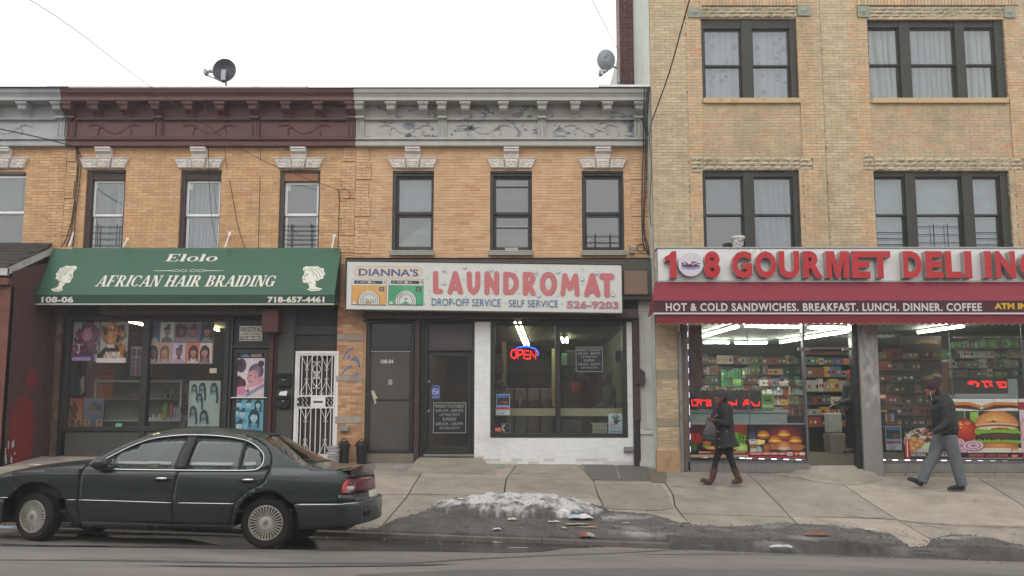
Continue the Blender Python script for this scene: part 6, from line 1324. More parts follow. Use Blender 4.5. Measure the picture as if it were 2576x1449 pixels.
for lab, x0, x1, c0, c1, sk in (('orange and yellow poster of a profile with dreadlocks', 2, 224, '8a4a48', 'b8883c', '5a3830'), ('blue grey poster of a man with braids wearing sunglasses', 232, 450, '5a5c78', '4a4c68', '6a5044')):
 P_ = Print(22, 32, c0); P_.rect(.6, .6, 21.4, 31.4, c1, c0)
 for k in range(46): a_ = ru(0, 6.28); q_ = ru(0, 6); P_.ell((9 if x0 < 100 else 13) + q_ * cos(a_) * 1.1, 22 + q_ * sin(a_), 1.1, 1.4, rc(['1c1414', '2c2020', '120d0d']), n=6, rough=.3)
 P_.ell(12.5 if x0 < 100 else 9.5, 20, 3.6, 5, sk, jit(hx(sk), .1), off=(.2, .1)).poly([(7, 10), (16, 10), (14, 16), (9, 16)], sk)
 if x0 > 100: P_.ell(8.6, 20.8, 2.6, 1, '15151a', n=8).poly([(3, 7), (19, 7), (16, 14), (7, 14)], '3c4c70')
 for k in range(3): n0 = len(P_.L); P_.rect(1 + k * 7, .8, 7 + k * 7, 9.4, rc(['6a4a50', 'a07c40', '4c5070'])); P_.portrait(4 + k * 7, 5, 2.2, sk, '181012', 'bun'); P_.clipbox(n0, 1 + k * 7, .8, 7 + k * 7, 9.4)
 poster('p', lab, S1, x0, 998, x1, 1325, P_)
q = zr(S1, 572, 1277, 656, 1330, SG - .004); mb=MB();mb.add([(q[0], SG - .004, q[2]), (q[1] - .02, SG - .004, q[2]), (q[1], SG - .006, q[3]), (q[0] + .025, SG - .006, q[3] + .01)], [(0, 1, 2, 3)]); tag(mb.build('note', M('mint_note', '6cb48c', var=.05)), 'mint green note taped low on the salon window', 'note')
q = zr(S1, 1614, 668, 1692, 722, SG - .004); box_('note', 'small cream notice taped to the salon window edge', 'note', q, SG - .006, SG - .002, 'b4ac94', bevel=0)
DYp = SG - .012
P_ = Print(26, 33, 'cdbec0'); P_.ell(5.5, 27, 4.2, 6, '3a2430', '5a3c58').ell(3.6, 29.5, 1.8, 1.8, '2c1c24').ell(18, 22, 6.2, 6.6, '8a8098', '3c3444', rot=-30).ell(22, 28.5, 2.6, 2.6, '4c2c30', '2c181c').ell(15.5, 17, 5, 6.2, 'd0a0a0', 'b07880').poly([(10, 8), (22, 11), (25, 15), (22, 18), (12, 12)], 'c490a0').ell(5.5, 12, 4.4, 4.6, '5a3438', '3c2024').ell(4, 16.5, 2, 1.8, '3c2024').poly([(0, 3), (8, 2), (10, 6), (8, 10), (1, 9)], 'c07c94')
P_.ell(13.6, 18.4, 1, .45, '2c1418', n=8).ell(17, 17.2, 1, .45, '2c1418', n=8).ell(14, 13.6, 1.3, .5, 'a04858', n=8).poly([(9, 3.4), (25, 12), (25, 9.6), (11, .8)], '8a80a4').ell(11.5, 6, 1.4, 1.4, '7a5c30')
poster('p', 'pink and white poster of a high hair bun on the salon door', S2, 180, 488, 446, 830, P_, Y=DYp)
P_ = Print(26, 28, '6fa8b8');
for cx, cy, r_ in ((5, 24, 3.2), (13, 24, 3), (21, 23.5, 3), (8, 16, 3.2), (3.5, 17, 2.8), (18, 13, 4.6), (6, 5.5, 3.8)): P_.portrait(cx, cy, r_, '9cc0c4', '1c3448', 'long' if cx > 15 else 'bun', 0, '4888a8')
poster('p', 'cyan poster crowded with women on the lower salon door', S2, 165, 842, 432, 1120, P_, Y=DYp)
for lab, x0, y0, x1, y1, c, c2 in (('small white sticker at the top left of the salon door', 158, 424, 208, 474, 'b4aeb0', '8a8488'), ('dark blue card decal on the salon door', 228, 438, 320, 480, '2c3c58', '7a9ac0'), ('grey card decal with red mark on the salon door', 326, 434, 412, 478, '8a8480', 'a03c38'), ('yellow green card below the decals', 326, 482, 408, 520, '5a6420', 'b0a830'), ('pale blue square sticker at the door corner', 441, 424, 482, 472, '6a84a8', '8aa0bc')):
 P_ = Print(10, 6, c); P_.ell(5, 3, 3, 1.4, c2, c).rect(1, .6, 9, 1.2, c2); a = zr(S2, x0, y0, x1, y1, SG - .01); P_.put('decal', lab, 'decal', a[0], a[1], a[2], a[3], SG - .01)
# ---- laundromat room
zc_l = hw_[3] + .02
room2(BLA, LAUN_DOOR[0] - .1, wl[1], zb_ + .05, zc_l, FY + .23, FY + 7, '5f5b50', '68655a', '4c4840', '45413b')
tubes('ceiling_light', 'long twin fluorescent fixture running back over the laundromat', (A5(1158, 478), A5(1215, 618)), zc_l - .08, warm, .022, 2); tubes('ceiling_light', 'short fluorescent fixture in the middle of the laundromat ceiling', (A5(1446, 575), A5(1452, 600)), zc_l - .08, glow('green_tube', 'e8ffc8', 30), .03, 2)
q = zr(A5, 1012, 1008, 1806, 1056, FY + .45); box_('counter', 'long cream folding counter just inside the laundromat window', 'counter', q, FY + .4, FY + .85, 'a39c7a')
for k, (a, b, y0_, y1_, yy, c, nm, lab) in enumerate(((1062, 1088, 600, 880, 2.6, '8a7a50', 'door_casing', 'yellow brown casing inside the laundromat at the left'), (1370, 1405, 640, 1000, 3.2, 'a89a78', 'column', 'pale column behind the window mullion'), (1430, 1480, 668, 745, 3.4, '3c5048', 'notice', 'green framed notice on the laundromat back wall'), (1465, 1660, 650, 750, 3.2, '1c1a1e', 'television', 'black wall television behind the hours sign'), (1015, 1072, 706, 788, 2.4, '2c2a22', 'notice', 'dark framed rules board inside the laundromat'), (1760, 1798, 652, 720, 1.6, '2c5c98', 'bag', 'blue bag hung at the right edge inside'), (1110, 1360, 700, 780, 6, '3c3028', 'dryer_bank', 'dark bank of dryers on the back wall'))):
 box_(nm, lab, nm.replace('_', ' '), zr(A5, a, y0_, b, y1_, FY + yy), FY + yy, FY + yy + .12, c)
wm = M('washer_white', '6d6c68', rough=.4, var=.1)
for k, a in enumerate((1100, 1180, 1260, 1340)):
 q = zr(A5, a - 40, 885, a + 36, 1040, FY + 3.4); w_ = thing('washing_machine', ['grey washer', 'second grey washer', 'third grey washer', 'fourth grey washer'][k] + ' in the dim row behind the counter', 'washing machine', ((q[0] + q[1]) / 2, FY + 3.6, q[2])); mb=MB();mb.box(q[0], q[1] - .02, FY + 3.4, FY + 4, zb_ + .06, q[3]); mb.build('cabinet', wm, w_, bevel=.02)
 mb=MB();cx = (q[0] + q[1]) / 2; mb.lathe([(.0, -.02), (.16, -.02), (.2, 0)], (cx, FY + 3.39, q[3] - .45), 'y', 20); mb.build('door', M('washer_door', '1c1c20', rough=.2, var=0), w_, smooth=True)
lb = M('basket_plastic', 'a8a48c', rough=.5, var=.05)
for i, (a, b, y0_, y1_, lab) in enumerate(((1614, 1716, 1097, 1168, 'cream slotted laundry basket by the hand poster'), (1425, 1560, 1080, 1168, 'dim grey laundry basket under the counter'))):
 q = zr(A5, a, y0_, b, y1_, FY + .42); mb=MB();n = 11; bk = thing('laundry_basket', lab, 'basket', ((q[0] + q[1]) / 2, FY + .5, q[2])); mb.box(q[0], q[1], FY + .4, FY + .7, q[3] - .03, q[3]); mb.build('rim', lb if i == 0 else M('basket_grey', '5c5c58'), bk); mb = MB()
 for k in range(n): x = q[0] + .03 + (q[1] - q[0] - .06) * k / (n - 1); mb.box(x - .01, x + .01, FY + .41, FY + .42, q[2], q[3] - .03)
 for z_ in (q[2], q[2] + (q[3] - q[2]) * .45): mb.box(q[0] + .02, q[1] - .02, FY + .405, FY + .425, z_, z_ + .02)
 mb.box(q[0] + .02, q[1] - .02, FY + .42, FY + .68, q[2] - .02, q[2]); tag(mb.build('slats', lb if i == 0 else M('basket_grey'), bk), kind='stuff')
p_ = at(*A5(1522, 905), FY + 2.2); pl = thing('house_plant', 'leafy plant in an orange pot inside the laundromat', 'plant', p_); mb=MB();mb.lathe([(0, 0), (.1, 0), (.13, .2), (0, .2)], p_, 'z', 14); mb.build('pot', M('orange_pot', 'a8482c', rough=.5), pl); mb = MB()
for k in range(70): a_ = ru(0, 6.28); e_ = ru(.1, 1.3); d_ = Vec((cos(a_) * cos(e_), sin(a_) * cos(e_), sin(e_))); c = p_ + Vec((0, 0, .2)) + d_ * ru(.1, .36); mb.ell(c, (.07, .012, .035), 6, 3, rot=Matrix.Rotation(a_, 3, 'Z') @ Matrix.Rotation(-e_, 3, 'Y'))
mb.build('leaves', M('leaf_green', '24361c', rough=.6, var=.3), pl)
ng, nb_ = glow('neon_red', 'ff1a18', 7), glow('neon_blue', '1e50ff', 6); nz = thing('neon_sign', 'red neon open sign with blue arc in the laundromat window', 'neon sign', at(*A8(410, 415), FY + .2))
n8 = lambda a, b: at(*A8(a, b), FY + .2)
for s_ in (((293, 352), (300, 333), (318, 330), (333, 345), (337, 372), (332, 400), (316, 412), (298, 405), (288, 385), (286, 365), (293, 352)), ((349, 410), (350, 335), (384, 336), (394, 350), (390, 372), (376, 378), (352, 378)), ((452, 342), (408, 340), (410, 414), (456, 416)), ((410, 378), (450, 378)), ((465, 418), (466, 344), (514, 416), (520, 345))):
 mb=MB();mb.tube([n8(*p) for p in s_], .009, 6); mb.build('letter_tube', ng, nz)
mb=MB();mb.tube([n8(a, b) for a, b in ((330, 324), (360, 310), (410, 303), (460, 307), (505, 322), (532, 345), (540, 368), (530, 388))], .009, 6); mb.build('arc_tube', nb_, nz)
mb=MB();a, b = n8(275, 300), n8(550, 420); mb.tube([Vec((a.x, FY + .23, b.z)), Vec((b.x, FY + .23, b.z)), Vec((b.x, FY + .23, a.z)), Vec((a.x, FY + .23, a.z))], .006, 4, closed=True); mb.build('back_frame', blk, nz)
hp = M('hours_plate', attr=True, rough=.3, var=0, bump=0)
def hours(label, Z, x0, y0, x1, y1, Y):
 P_ = Print(200, 190, '24282a'); w_ = 'a8aaa4'; P_.rect(2, 2, 198, 5, w_).rect(2, 185, 198, 188, w_).rect(2, 2, 5, 188, w_).rect(195, 2, 198, 188, w_)
 for t_, a, b, c, d in (('MONDAY TO SATURDAY', 12, 156, 188, 176), ('6:00 A.M. - 8:00 P.M.', 18, 130, 182, 148), ('LAST WASH 7:00 P.M.', 40, 107, 160, 121), ('SUNDAY', 58, 78, 142, 97), ('6:00 A.M. - 5:00 P.M.', 18, 50, 182, 68), ('LAST WASH 4:30 P.M.', 40, 26, 160, 40)): P_.text(t_, a, b, c, d, w_)
 a = zr(Z, x0, y0, x1, y1, Y); P_.put('hours_sign', label, 'sign', a[0], a[1], a[2], a[3], Y, mat=hp)
hours('white lettered opening hours in the laundromat window', A5, 1516, 628, 1685, 784, SG - .046); hours('white lettered opening hours low on the glass shop door', A5, 638, 970, 843, 1162, SG - .008)
P_ = Print(52, 78, '8c94b8'); P_.rect(3, 3, 49, 75, '2c4486').ell(26, 42, 20, 20, 'b4b8cc').ell(26, 42, 15, 15, '2c4486').line([(12, 56), (40, 28)], 4, 'b4b8cc').rect(12, 40, 40, 44, 'b4b8cc').text('NO SMOKING', 8, 6, 44, 14, 'b4b8cc'); a = zr(A5, 624, 868, 678, 946, SG - .008); P_.put('decal', 'blue no smoking decal on the laundromat door', 'decal', a[0], a[1], a[2], a[3], SG - .008)
def hug(lab, Z, x0, y0, x1, y1, Y):
 P_ = Print(82, 126, 'a8b0bc'); P_.rect(3, 108, 79, 123, '24488c').text('HEALTH', 10, 112, 60, 119, '8cb0d8').rect(3, 48, 79, 107, '2c3840').ell(30, 82, 15, 18, '6a4434', '3c241c').ell(54, 76, 15, 18, '8c5844', '5c3428').ell(30, 94, 14, 9, '15100e').ell(56, 91, 14, 8, '1c1210').rect(3, 48, 79, 58, '6c94c0').rect(3, 32, 79, 48, '9c3c3c').rect(3, 3, 79, 32, 'a8b4b0').rect(10, 24, 60, 26, '6a7478').rect(10, 18, 70, 20, '6a7478').rect(20, 8, 50, 13, '3c5078')
 a = zr(Z, x0, y0, x1, y1, Y); P_.put('poster', lab, 'poster', a[0], a[1], a[2], a[3], Y)
hug('blue and white poster of two hugging people in the laundromat window', A5, 1026, 920, 1111, 1049, FY + .07); hug('blue and white poster of two hugging people low in the deli window', D6, 343, 1000, 482, 1210, DY + .13)
P_ = Print(84, 126, '8fa4a4'); P_.rect(3, 3, 81, 123, '7c9498', '9cb0ac').ell(46, 78, 16, 20, '2c2c30', '4a4a50')
for a, b, c, d in ((32, 92, 22, 112), (40, 98, 36, 120), (48, 98, 52, 121), (56, 94, 66, 114), (58, 78, 76, 88)): P_.line([(a, b), (c, d)], [8, 6], '26262a');
P_.text('STOP', 8, 52, 42, 62, '8a3c40', .03).text('SMOKING', 8, 36, 70, 46, '8a4c54', .02).text('STOPS YOU', 8, 12, 76, 24, '5a3c64', .03); P_.ell(16, 68, 5, 5, 'a83c3c'); a = zr(A5, 1718, 1040, 1804, 1168, FY + .07); P_.put('poster', 'teal poster with a dark hand print in the window corner', 'poster', a[0], a[1], a[2], a[3], FY + .07)
P_ = Print(56, 54, '8a8a88'); P_.rect(2, 2, 54, 52, '161616').line([(20, 44), (13, 40), (10, 27), (13, 14), (20, 10)], 5, 'c4c4c0').ell(20, 43, 5, 4, 'c4c4c0').ell(20, 11, 5, 4, 'c4c4c0').rect(28, 26, 48, 29, 'a0a09c'); a = zr(A5, 1057, 1102, 1112, 1156, FY + .07); P_.put('decal', 'black telephone decal in the bottom corner of the laundromat window', 'decal', a[0], a[1], a[2], a[3], FY + .07)
P_ = Print(40, 26, 'b84c38'); P_.rect(6, 9, 34, 17, 'd0a89c'); a = zr(A5, 1015, 1124, 1056, 1153, FY + .07); P_.put('decal', 'red decal beside the telephone decal', 'decal', a[0], a[1], a[2], a[3], FY + .07)
# ---- deli room
zc_d = 3.66; fz = walk_z(6, DY) - .05
room2(BD, w1[0] - .15, DX1 - .02, fz - .05, zc_d, DY + .21, DY + 7.6, '4c4a3e', '54392c', '6f7668', '3a362f')
cg = 'ceiling tubes of the deli'
for lab, a, b in (('front fluorescent row over the deli window', (535, 114), (1050, 124)), ('front fluorescent row ending at the doorway', (1095, 125), (1500, 132)), ('fluorescent row slanting back on the left of the deli', (165, 205), (490, 113)), ('rear short fluorescent row at the left of the deli', (165, 259), (410, 260)), ('rear fluorescent row in the middle of the deli', (445, 261), (745, 263)), ('long fluorescent row slanting toward the doorway', (850, 258), (1480, 156))): tubes('ceiling_light', lab, (D5(*a), D5(*b)), zc_d - .08, cool, .012, 1, cg)
tubes('ceiling_light', 'fluorescent row over the right deli window', (D6(620, 172), D6(1050, 112)), zc_d - .08, cool, .012, 1, cg)
pal_a = ['8a8478', '9a4030', 'b8a060', '3c5c40', 'a8a49c', '6a4a30', '4a5c7a', 'c0b8a8', '2c3c34', '7c2c28']
x_ = lambda Z, a, b, Y: at(*Z(a, b), Y).x
z_y = lambda Z, b, Y: at(*Z(500, b), Y).z
Yb = DY + 7.0; stock('long back wall shelving crowded with groceries on the left of the deli', x_(D5, 130, 400, Yb), x_(D5, 1040, 400, Yb), [z_y(D5, y, Yb) for y in (900, 800, 700, 620, 540, 445, 352)], Yb, pal_a)
Yb = DY + 6.4; stock('shelving seen through the open deli doorway', x_(D5, 1085, 400, Yb), x_(D5, 1520, 400, Yb), [z_y(D5, y, Yb) for y in (1000, 900, 800, 690, 560, 450, 358)], Yb, pal_a + ['b87c34', 'c09850'])
Yb = DY + 3.4; stock('high shelf of white cartons inside the right deli window', x_(D6, 880, 400, Yb), x_(D6, 1700, 400, Yb), [z_y(D6, y, Yb) for y in (560, 480, 392)], Yb, ['a8a49a', 'b8b4aa', '8a9a8a', '4c5a4a', '3c6a3c'], fill=.85)
Yb = DY + 3.0; stock('top shelf of hanging bottles and packets at far right', x_(D6, 950, 200, Yb), x_(D6, 1700, 200, Yb), [z_y(D6, y, Yb) for y in (300, 215)], Yb, ['a0a49c', '3c8a4c', 'b4a478', '7a8a84', '50504c'], wr=(.05, .1), hr=(.6, .95))
Yb = DY + 5; stock('dim wall of stock left of the wrap poster', x_(D6, 280, 400, Yb), x_(D6, 900, 400, Yb), [z_y(D6, y, Yb) for y in (1000, 900, 800, 700, 600, 500, 400)], Yb, ['4c463c', '3c3c34', '5c4c38', '6a6450', '2c3430', '7a3c2c'], fill=.8)
Yb = DY + 4.5; stock('green bottles stacked behind the LED message board', x_(D5, 330, 600, Yb), x_(D5, 550, 600, Yb), [z_y(D5, y, Yb) for y in (640, 560)], Yb, ['1c5c34', '2c7c44', '184c2c'], wr=(.06, .09), hr=(.7, 1))
Yb = DY + 1.5; stock('rack of red and white packets by the doorway', x_(D5, 700, 800, Yb), x_(D5, 960, 800, Yb), [z_y(D5, y, Yb) for y in (900, 810, 720, 640)], Yb, ['8a2c2c', 'a8a8a8', 'b0883c', '6a6a70', 'c4c0bc'], wr=(.05, .1))
q = zr(D5, 58, 100, 165, 650, DY + .6); box_('panel', 'brown wooden panel at the left inside the deli window', 'panel', q, DY + .6, DY + .66, '5c2f22')
q = zr(D5, 50, 858, 932, 985, DY + .4); fz_ = thing('freezer', 'pale mint chest freezer behind the deli glass', 'freezer', ((q[0] + q[1]) / 2, DY + .6, q[2])); mb=MB();mb.box(q[0], q[1] - .03, DY + .4, DY + 1, fz, q[3] - .06); mb.build('cabinet', M('mint', '97aaa6', rough=.4, var=.04), fz_, bevel=.01); mb=MB();mb.box(q[0], q[1], DY + .37, DY + 1.02, q[3] - .055, q[3]); mb.build('lid', M('mint'), fz_, bevel=.01); mb=MB();a = zr(D5, 820, 898, 902, 942, DY + .397); mb.box(a[0], a[1], DY + .395, DY + .399, a[2], a[3]); a = zr(D5, 68, 895, 152, 936, DY + .397); mb.box(a[0], a[1], DY + .395, DY + .399, a[2], a[3]); mb.build('label', M('freezer_label', 'a8a898', var=.1), fz_)
def led_board(lab, Z, x0, y0, x1, y1, gx, y):
 q = zr(Z, x0, y0, x1, y1, y); t = thing('led_board', lab, 'LED board', ((q[0] + q[1]) / 2, y, q[2])); mb=MB();mb.box(q[0], q[1], y, y + .08, q[2], q[3]); mb.build('case', M('led_case', '171417', rough=.4, var=.1), t, bevel=.006); mb=MB();er = glow('led_red', 'ff1c14', 3.5)
 for s_ in gx:
  s_ = [Vec(Z(*p)) for p in s_]
  for a, b in zip(s_, s_[1:]):
   n = max(2, int((b - a).length / 2.6))
   for k in range(n):
    for o_ in (-1.1, 1.1): p = at(*(a.lerp(b, k / n) + Vec((0, o_))), y - .004); mb.obox(p, (.012, .006, .012))
 tag(mb.build('lit_dots', er, t), kind='stuff')
led_board('black LED message board with red letters above the freezer', D5, 48, 680, 688, 850, [((70, 770), (75, 815), (118, 815)), ((90, 768), (160, 768)), ((118, 815), (120, 785), (150, 785), (155, 815)), ((165, 770), (235, 770), (240, 815), (200, 815), (200, 785), (235, 795)), ((400, 785), (440, 820)), ((425, 790), (465, 812)), ((465, 770), (468, 818)), ((530, 815), (535, 785), (580, 782), (585, 810)), ((535, 800), (580, 800)), ((545, 770), (580, 765)), ((600, 785), (625, 815), (670, 815), (668, 775))], DY + .3)
led_board('black LED message board in the right deli window', D6, 920, 570, 1428, 720, [((1075, 620), (1095, 602), (1140, 605), (1180, 630)), ((1095, 622), (1130, 624)), ((1150, 640), (1180, 638)), ((1200, 605), (1245, 603), (1295, 606)), ((1225, 610), (1228, 645), (1260, 650)), ((1265, 612), (1268, 630), (1300, 645)), ((1330, 610), (1375, 608), (1410, 612), (1412, 652), (1345, 652)), ((1340, 630), (1380, 628))], DY + .35)
P_ = Print(115, 140, '6c9a3c'); P_.rect(0, 125, 115, 140, '8ab458').rect(25, 72, 85, 92, '2c3c24').ell(36, 106, 11, 13, '2c3c24').ell(36, 106, 6, 8, '6c9a3c').ell(64, 106, 13, 14, '2c3c24').ell(64, 106, 8, 9, '6c9a3c').rect(6, 18, 100, 46, 'b8c8a8'); a = zr(D5, 690, 712, 805, 852, DY + .35); P_.put('carton', 'green display carton standing on the freezer', 'carton', a[0], a[1], a[2], a[3], DY + .35, th=.18)
FYp = GY - .012
def bun(P_, x, y, w, h, seeds=False, c0='c98a48', c1='8c4a20'): P_.ell(x, y, w, h, c0, c1, a0=0, a1=180, off=(-.15, .35), n=22)
def lettuce(P_, x0, x1, y, h, c0='7fb02c', c1='4a7a18'):
 n = int((x1 - x0) / 9)
 for k in range(n): P_.ell(x0 + (x1 - x0) * (k + .5) / n, y + ru(-.25, .25) * h, 9, h * ru(.5, .8), c0 if k % 2 else 'a4cc48', c1, n=9, rough=.25)
P_ = Print(510, 292, '1c1214'); P_.rect(0, 0, 510, 292, '140c0e', '3c1618').rect(300, 60, 510, 292, '2c1012', '7c2418')
for cx, cy, r_ in ((58, 168, 62), (20, 180, 44)): P_.ell(cx, cy, r_, r_ * .9, 'b02818', '5c100c', off=(-.3, .4)).ell(cx - 16, cy + 26, 10, 6, 'e0a898', 'b02818')
for k in range(90): P_.ell(360 + ru(0, 140), 110 + ru(0, 110) * (1 - 0), ru(8, 16), ru(6, 12), rc(['5c9a24', '7cb838', '3c7418', '98c84c']), rc(['3c7418', '4c8420']), n=8, rough=.3)
P_.poly([(395, 222), (510, 250), (510, 292), (330, 292), (330, 240)], '7c2418').poly([(440, 212), (510, 196), (510, 262), (395, 245)], '70201a').ell(460, 82, 62, 42, 'b8c880', '7ca040').ell(20, 100, 26, 48, '2c5c24', '1c3c18', rot=15).ell(44, 88, 20, 40, '3c6c2c', '1c3c18', rot=-10).ell(150, 128, 40, 24, 'b85c24', '7c3414').ell(150, 100, 44, 18, '6c8c2c', '3c5c1c').ell(200, 84, 70, 16, 'd0a040', 'a06c24').ell(350, 80, 50, 22, 'd8b050', 'a87828')
P_.rect(0, 0, 510, 18, '9c8c6c').rect(70, 34, 510, 56, '8c2420').rect(0, 18, 510, 24, 'b09c78').text('BREAKFAST', 80, 38, 180, 52, 'c0b0a8', .02).text('SERVED ALL DAY', 370, 38, 490, 52, 'c0b0a8', .02)
poster('p', 'food banner of tomatoes, lettuce and cucumber low in the deli window', D5, 52, 984, 560, 1276, P_, Y=FYp)
P_ = Print(520, 292, '141014'); P_.rect(0, 0, 520, 292, '120e14', '1c1218').ell(340, 180, 200, 120, '8c1c18', '1c1014').poly([(180, 70), (480, 60), (520, 100), (430, 130), (200, 130)], 'a0602c').ell(40, 180, 60, 60, '3c4c68', '141418')
for x, y, w in ((145, 190, 55), (330, 195, 58), (250, 140, 62), (430, 140, 58)):
 P_.ell(x, y, w, w * .42, 'd0a03c', 'a87c28').ell(x, y - 12, w * .96, w * .32, '9c5c28', '6c3814').ell(x, y + 6, w * .9, w * .2, 'e0c050', 'c09030'); bun(P_, x, y + 8, w, w * .8, c0='c87c38', c1='7c3814')
P_.ell(325, 102, 66, 44, 'd0884c', '9c5428', off=(-.1, .3)).ell(325, 80, 62, 20, 'c8b8a0', '9c8468').ell(172, 78, 38, 46, 'a4603c', '6c3820', off=(-.2, .3)).poly([(85, 110), (150, 118), (160, 150), (92, 160)], 'd8c478').ell(105, 62, 26, 42, '9ca8ac', '7c8c90', rot=12).poly([(14, 150), (86, 150), (76, 28), (26, 28)], 'b8b0a4').rect(18, 78, 82, 118, '7c5c40').ell(50, 152, 40, 9, 'd0ccc4').ell(50, 152, 30, 5, '2c1c14').line([(58, 152), (66, 178)], 3, 'a89c90')
P_.rect(0, 18, 520, 50, '9c2c24').text('WE ACCEPT CREDIT & DEBIT CARDS', 24, 24, 335, 42, 'c8bcb4', .03).rect(350, 16, 400, 46, 'b8b8bc').text('VISA', 356, 24, 394, 38, '24347c', .02).ell(418, 31, 14, 14, 'a82c20').ell(436, 31, 14, 14, 'c88c28').rect(462, 18, 510, 44, 'c4bcb0').rect(0, 0, 520, 10, 'a83028')
poster('p', 'food banner of bagel sandwiches, egg and coffee low in the deli window', D5, 563, 984, 1078, 1276, P_, Y=FYp)
mb=MB();q = zr(D5, 50, 972, 1084, 984, GY + .02); mb.box(q[0], q[1], GY + .008, GY + .04, q[2], q[3]); tag(mb.build('rail', M('case_frame')), 'thin white rail above the food banners', 'rail')
def burger(label, x0, x1, Z=D6):
 P_ = Print(630, 540, 'c8c4bc'); P_.rect(0, 0, 630, 430, '20241c', '2c3020')
 for k in range(5): P_.rect(30 + k * 110 + 60, 250, 30 + k * 110 + 130, 420, '4c7c24' if k % 2 else '24301c', '8ab444' if k % 2 else '3c4c2c'); P_.rect(30 + k * 118, 200, 36 + k * 118, 430, 'a8b0a8')
 P_.poly([(0, 540), (630, 540), (630, 500), (480, 485), (330, 512), (180, 485), (0, 500)], 'c8c8c4')
 for a, b, c in ((505, 468, 'b87430'), (478, 452, '50200f')): P_.poly([(0, a), (80, a + 4), (200, a - 8 + 14), (310, a - 30), (420, a + 6), (540, a + 4), (630, a), (630, b), (540, b + 6), (420, b - 4), (310, b - 20), (200, b - 6), (80, b + 4), (0, b)], c)
 P_.ell(305, 458, 26, 18, 'd8ccb0', '7c5c30'); P_.line([(200, 480), (260, 450), (300, 440)], 10, '5c4828').line([(410, 480), (350, 450), (310, 440)], 10, '5c4828')
 P_.ell(150, 258, 112, 104, 'd04028', '7c1810', off=(-.2, .35)).ell(170, 320, 34, 20, '90a050', 'b03020').ell(110, 280, 14, 9, 'f0c8b8', 'c84030').poly([(20, 320), (50, 345), (70, 330), (110, 348), (120, 325), (140, 300), (110, 290), (60, 285)], 'b02018').text('ANGUS', 54, 318, 116, 332, 'e0c840', .04).text('BURGERS', 54, 302, 130, 316, 'e0c840', .04)
 bun(P_, 430, 300, 195, 130, c0='dca860', c1='a8682c'); P_.ell(430, 302, 190, 26, 'e0c8a0', 'c09060'); P_.ell(430, 286, 178, 24, '8c3c5c', '5c2440').ell(430, 272, 185, 24, 'd8c8a0', 'b8a880').ell(460, 262, 90, 20, 'c04028', '8c2418'); lettuce(P_, 235, 625, 245, 34); P_.ell(430, 205, 180, 32, '5c3c24', '301c10'); P_.rect(258, 196, 600, 212, '4c3020'); lettuce(P_, 215, 625, 158, 26); P_.ell(430, 120, 178, 34, 'c88c48', '8c5420').rect(0, 60, 630, 100, 'c4bca8')
 for cx, cy, w in ((60, 150, 74), (205, 118, 98), (85, 80, 70)):
  P_.ell(cx, cy, w, w * .5, '7c3c5c', '6a2c4c')
  for j in range(4): P_.ell(cx, cy + 4, w * (.92 - .2 * j), w * (.44 - .1 * j), 'c8b0b8' if j % 2 == 0 else '9c6880')
 P_.poly([(530, 105), (600, 105), (590, 20), (545, 20)], 'a8784c').rect(545, 50, 590, 85, 'c0b0a0').rect(0, 12, 630, 60, '181214').rect(0, 8, 630, 12, 'c8c0b8').rect(0, 0, 630, 8, '401420').text('BREAKFAST', 160, 22, 295, 48, 'b04c54', .03).text('LUNCH', 315, 22, 395, 48, 'b04c54', .03).text('DINNER', 412, 22, 505, 48, 'b04c54', .03).ell(565, 30, 38, 16, 'a02c2c').text('EAT', 545, 24, 585, 36, 'd8c8c0', .02)
 a = zr(D6, x0, 755, x1, 1293, FYp); P_.put('poster', label, 'poster', a[0], a[1], a[2], a[3], FYp)
burger('tall burger poster with tomato and onion rings in the deli window', 900, 1533)
P_ = Print(200, 540, 'c4c0bc'); P_.rect(0, 440, 200, 510, '8c2428').rect(0, 0, 200, 430, 'c49ca4', 'b4b0b8').ell(60, 260, 70, 120, 'd0c8c8', 'b07884').rect(0, 0, 200, 60, '8c2430'); poster('p', 'partly cut off pink poster at the right end of the deli', D6, 1540, 755, 1740, 1293, P_, Y=FYp)
P_ = Print(440, 280, '181a18'); P_.ell(190, 150, 190, 126, 'c4c0b8', 'a8a49c')
for k in range(60): P_.ell(ru(20, 360), ru(150, 250), ru(12, 28), ru(8, 16), rc(['8c8c78', 'c4bcb0', '5c2c2c', '6c3830', '3c5c34', 'd0c8bc']), n=7, rough=.3)
for cx, cy in ((90, 170), (60, 130), (120, 120), (80, 90), (150, 150)): P_.ell(cx, cy, 36, 30, 'd0a068', '9c6430', off=(-.2, .3))
for k in range(5): P_.ell(190 + k * 30, 100 + (k % 2) * 14, 34, 18, '8ca858', 'c0c8a0', rot=20)
P_.line([(200, 190), (260, 150), (320, 140)], 26, '6c2c30').poly([(5, 10), (48, 10), (50, 170), (8, 176)], 'a82428').line([(26, 20), (28, 165)], 9, 'd0c4c0').rect(50, 8, 440, 62, '1c1a18').rect(50, 58, 440, 62, 'c0bcb4').text('NO PORK', 56, 22, 190, 50, 'b8b4ac', .03).text('HALAL', 300, 22, 390, 50, 'b8b4ac', .03).rect(0, 0, 440, 8, '401420')
poster('p', 'kebab and falafel poster with no pork lettering in the deli window', D6, 503, 1008, 945, 1290, P_, Y=FYp + .01)
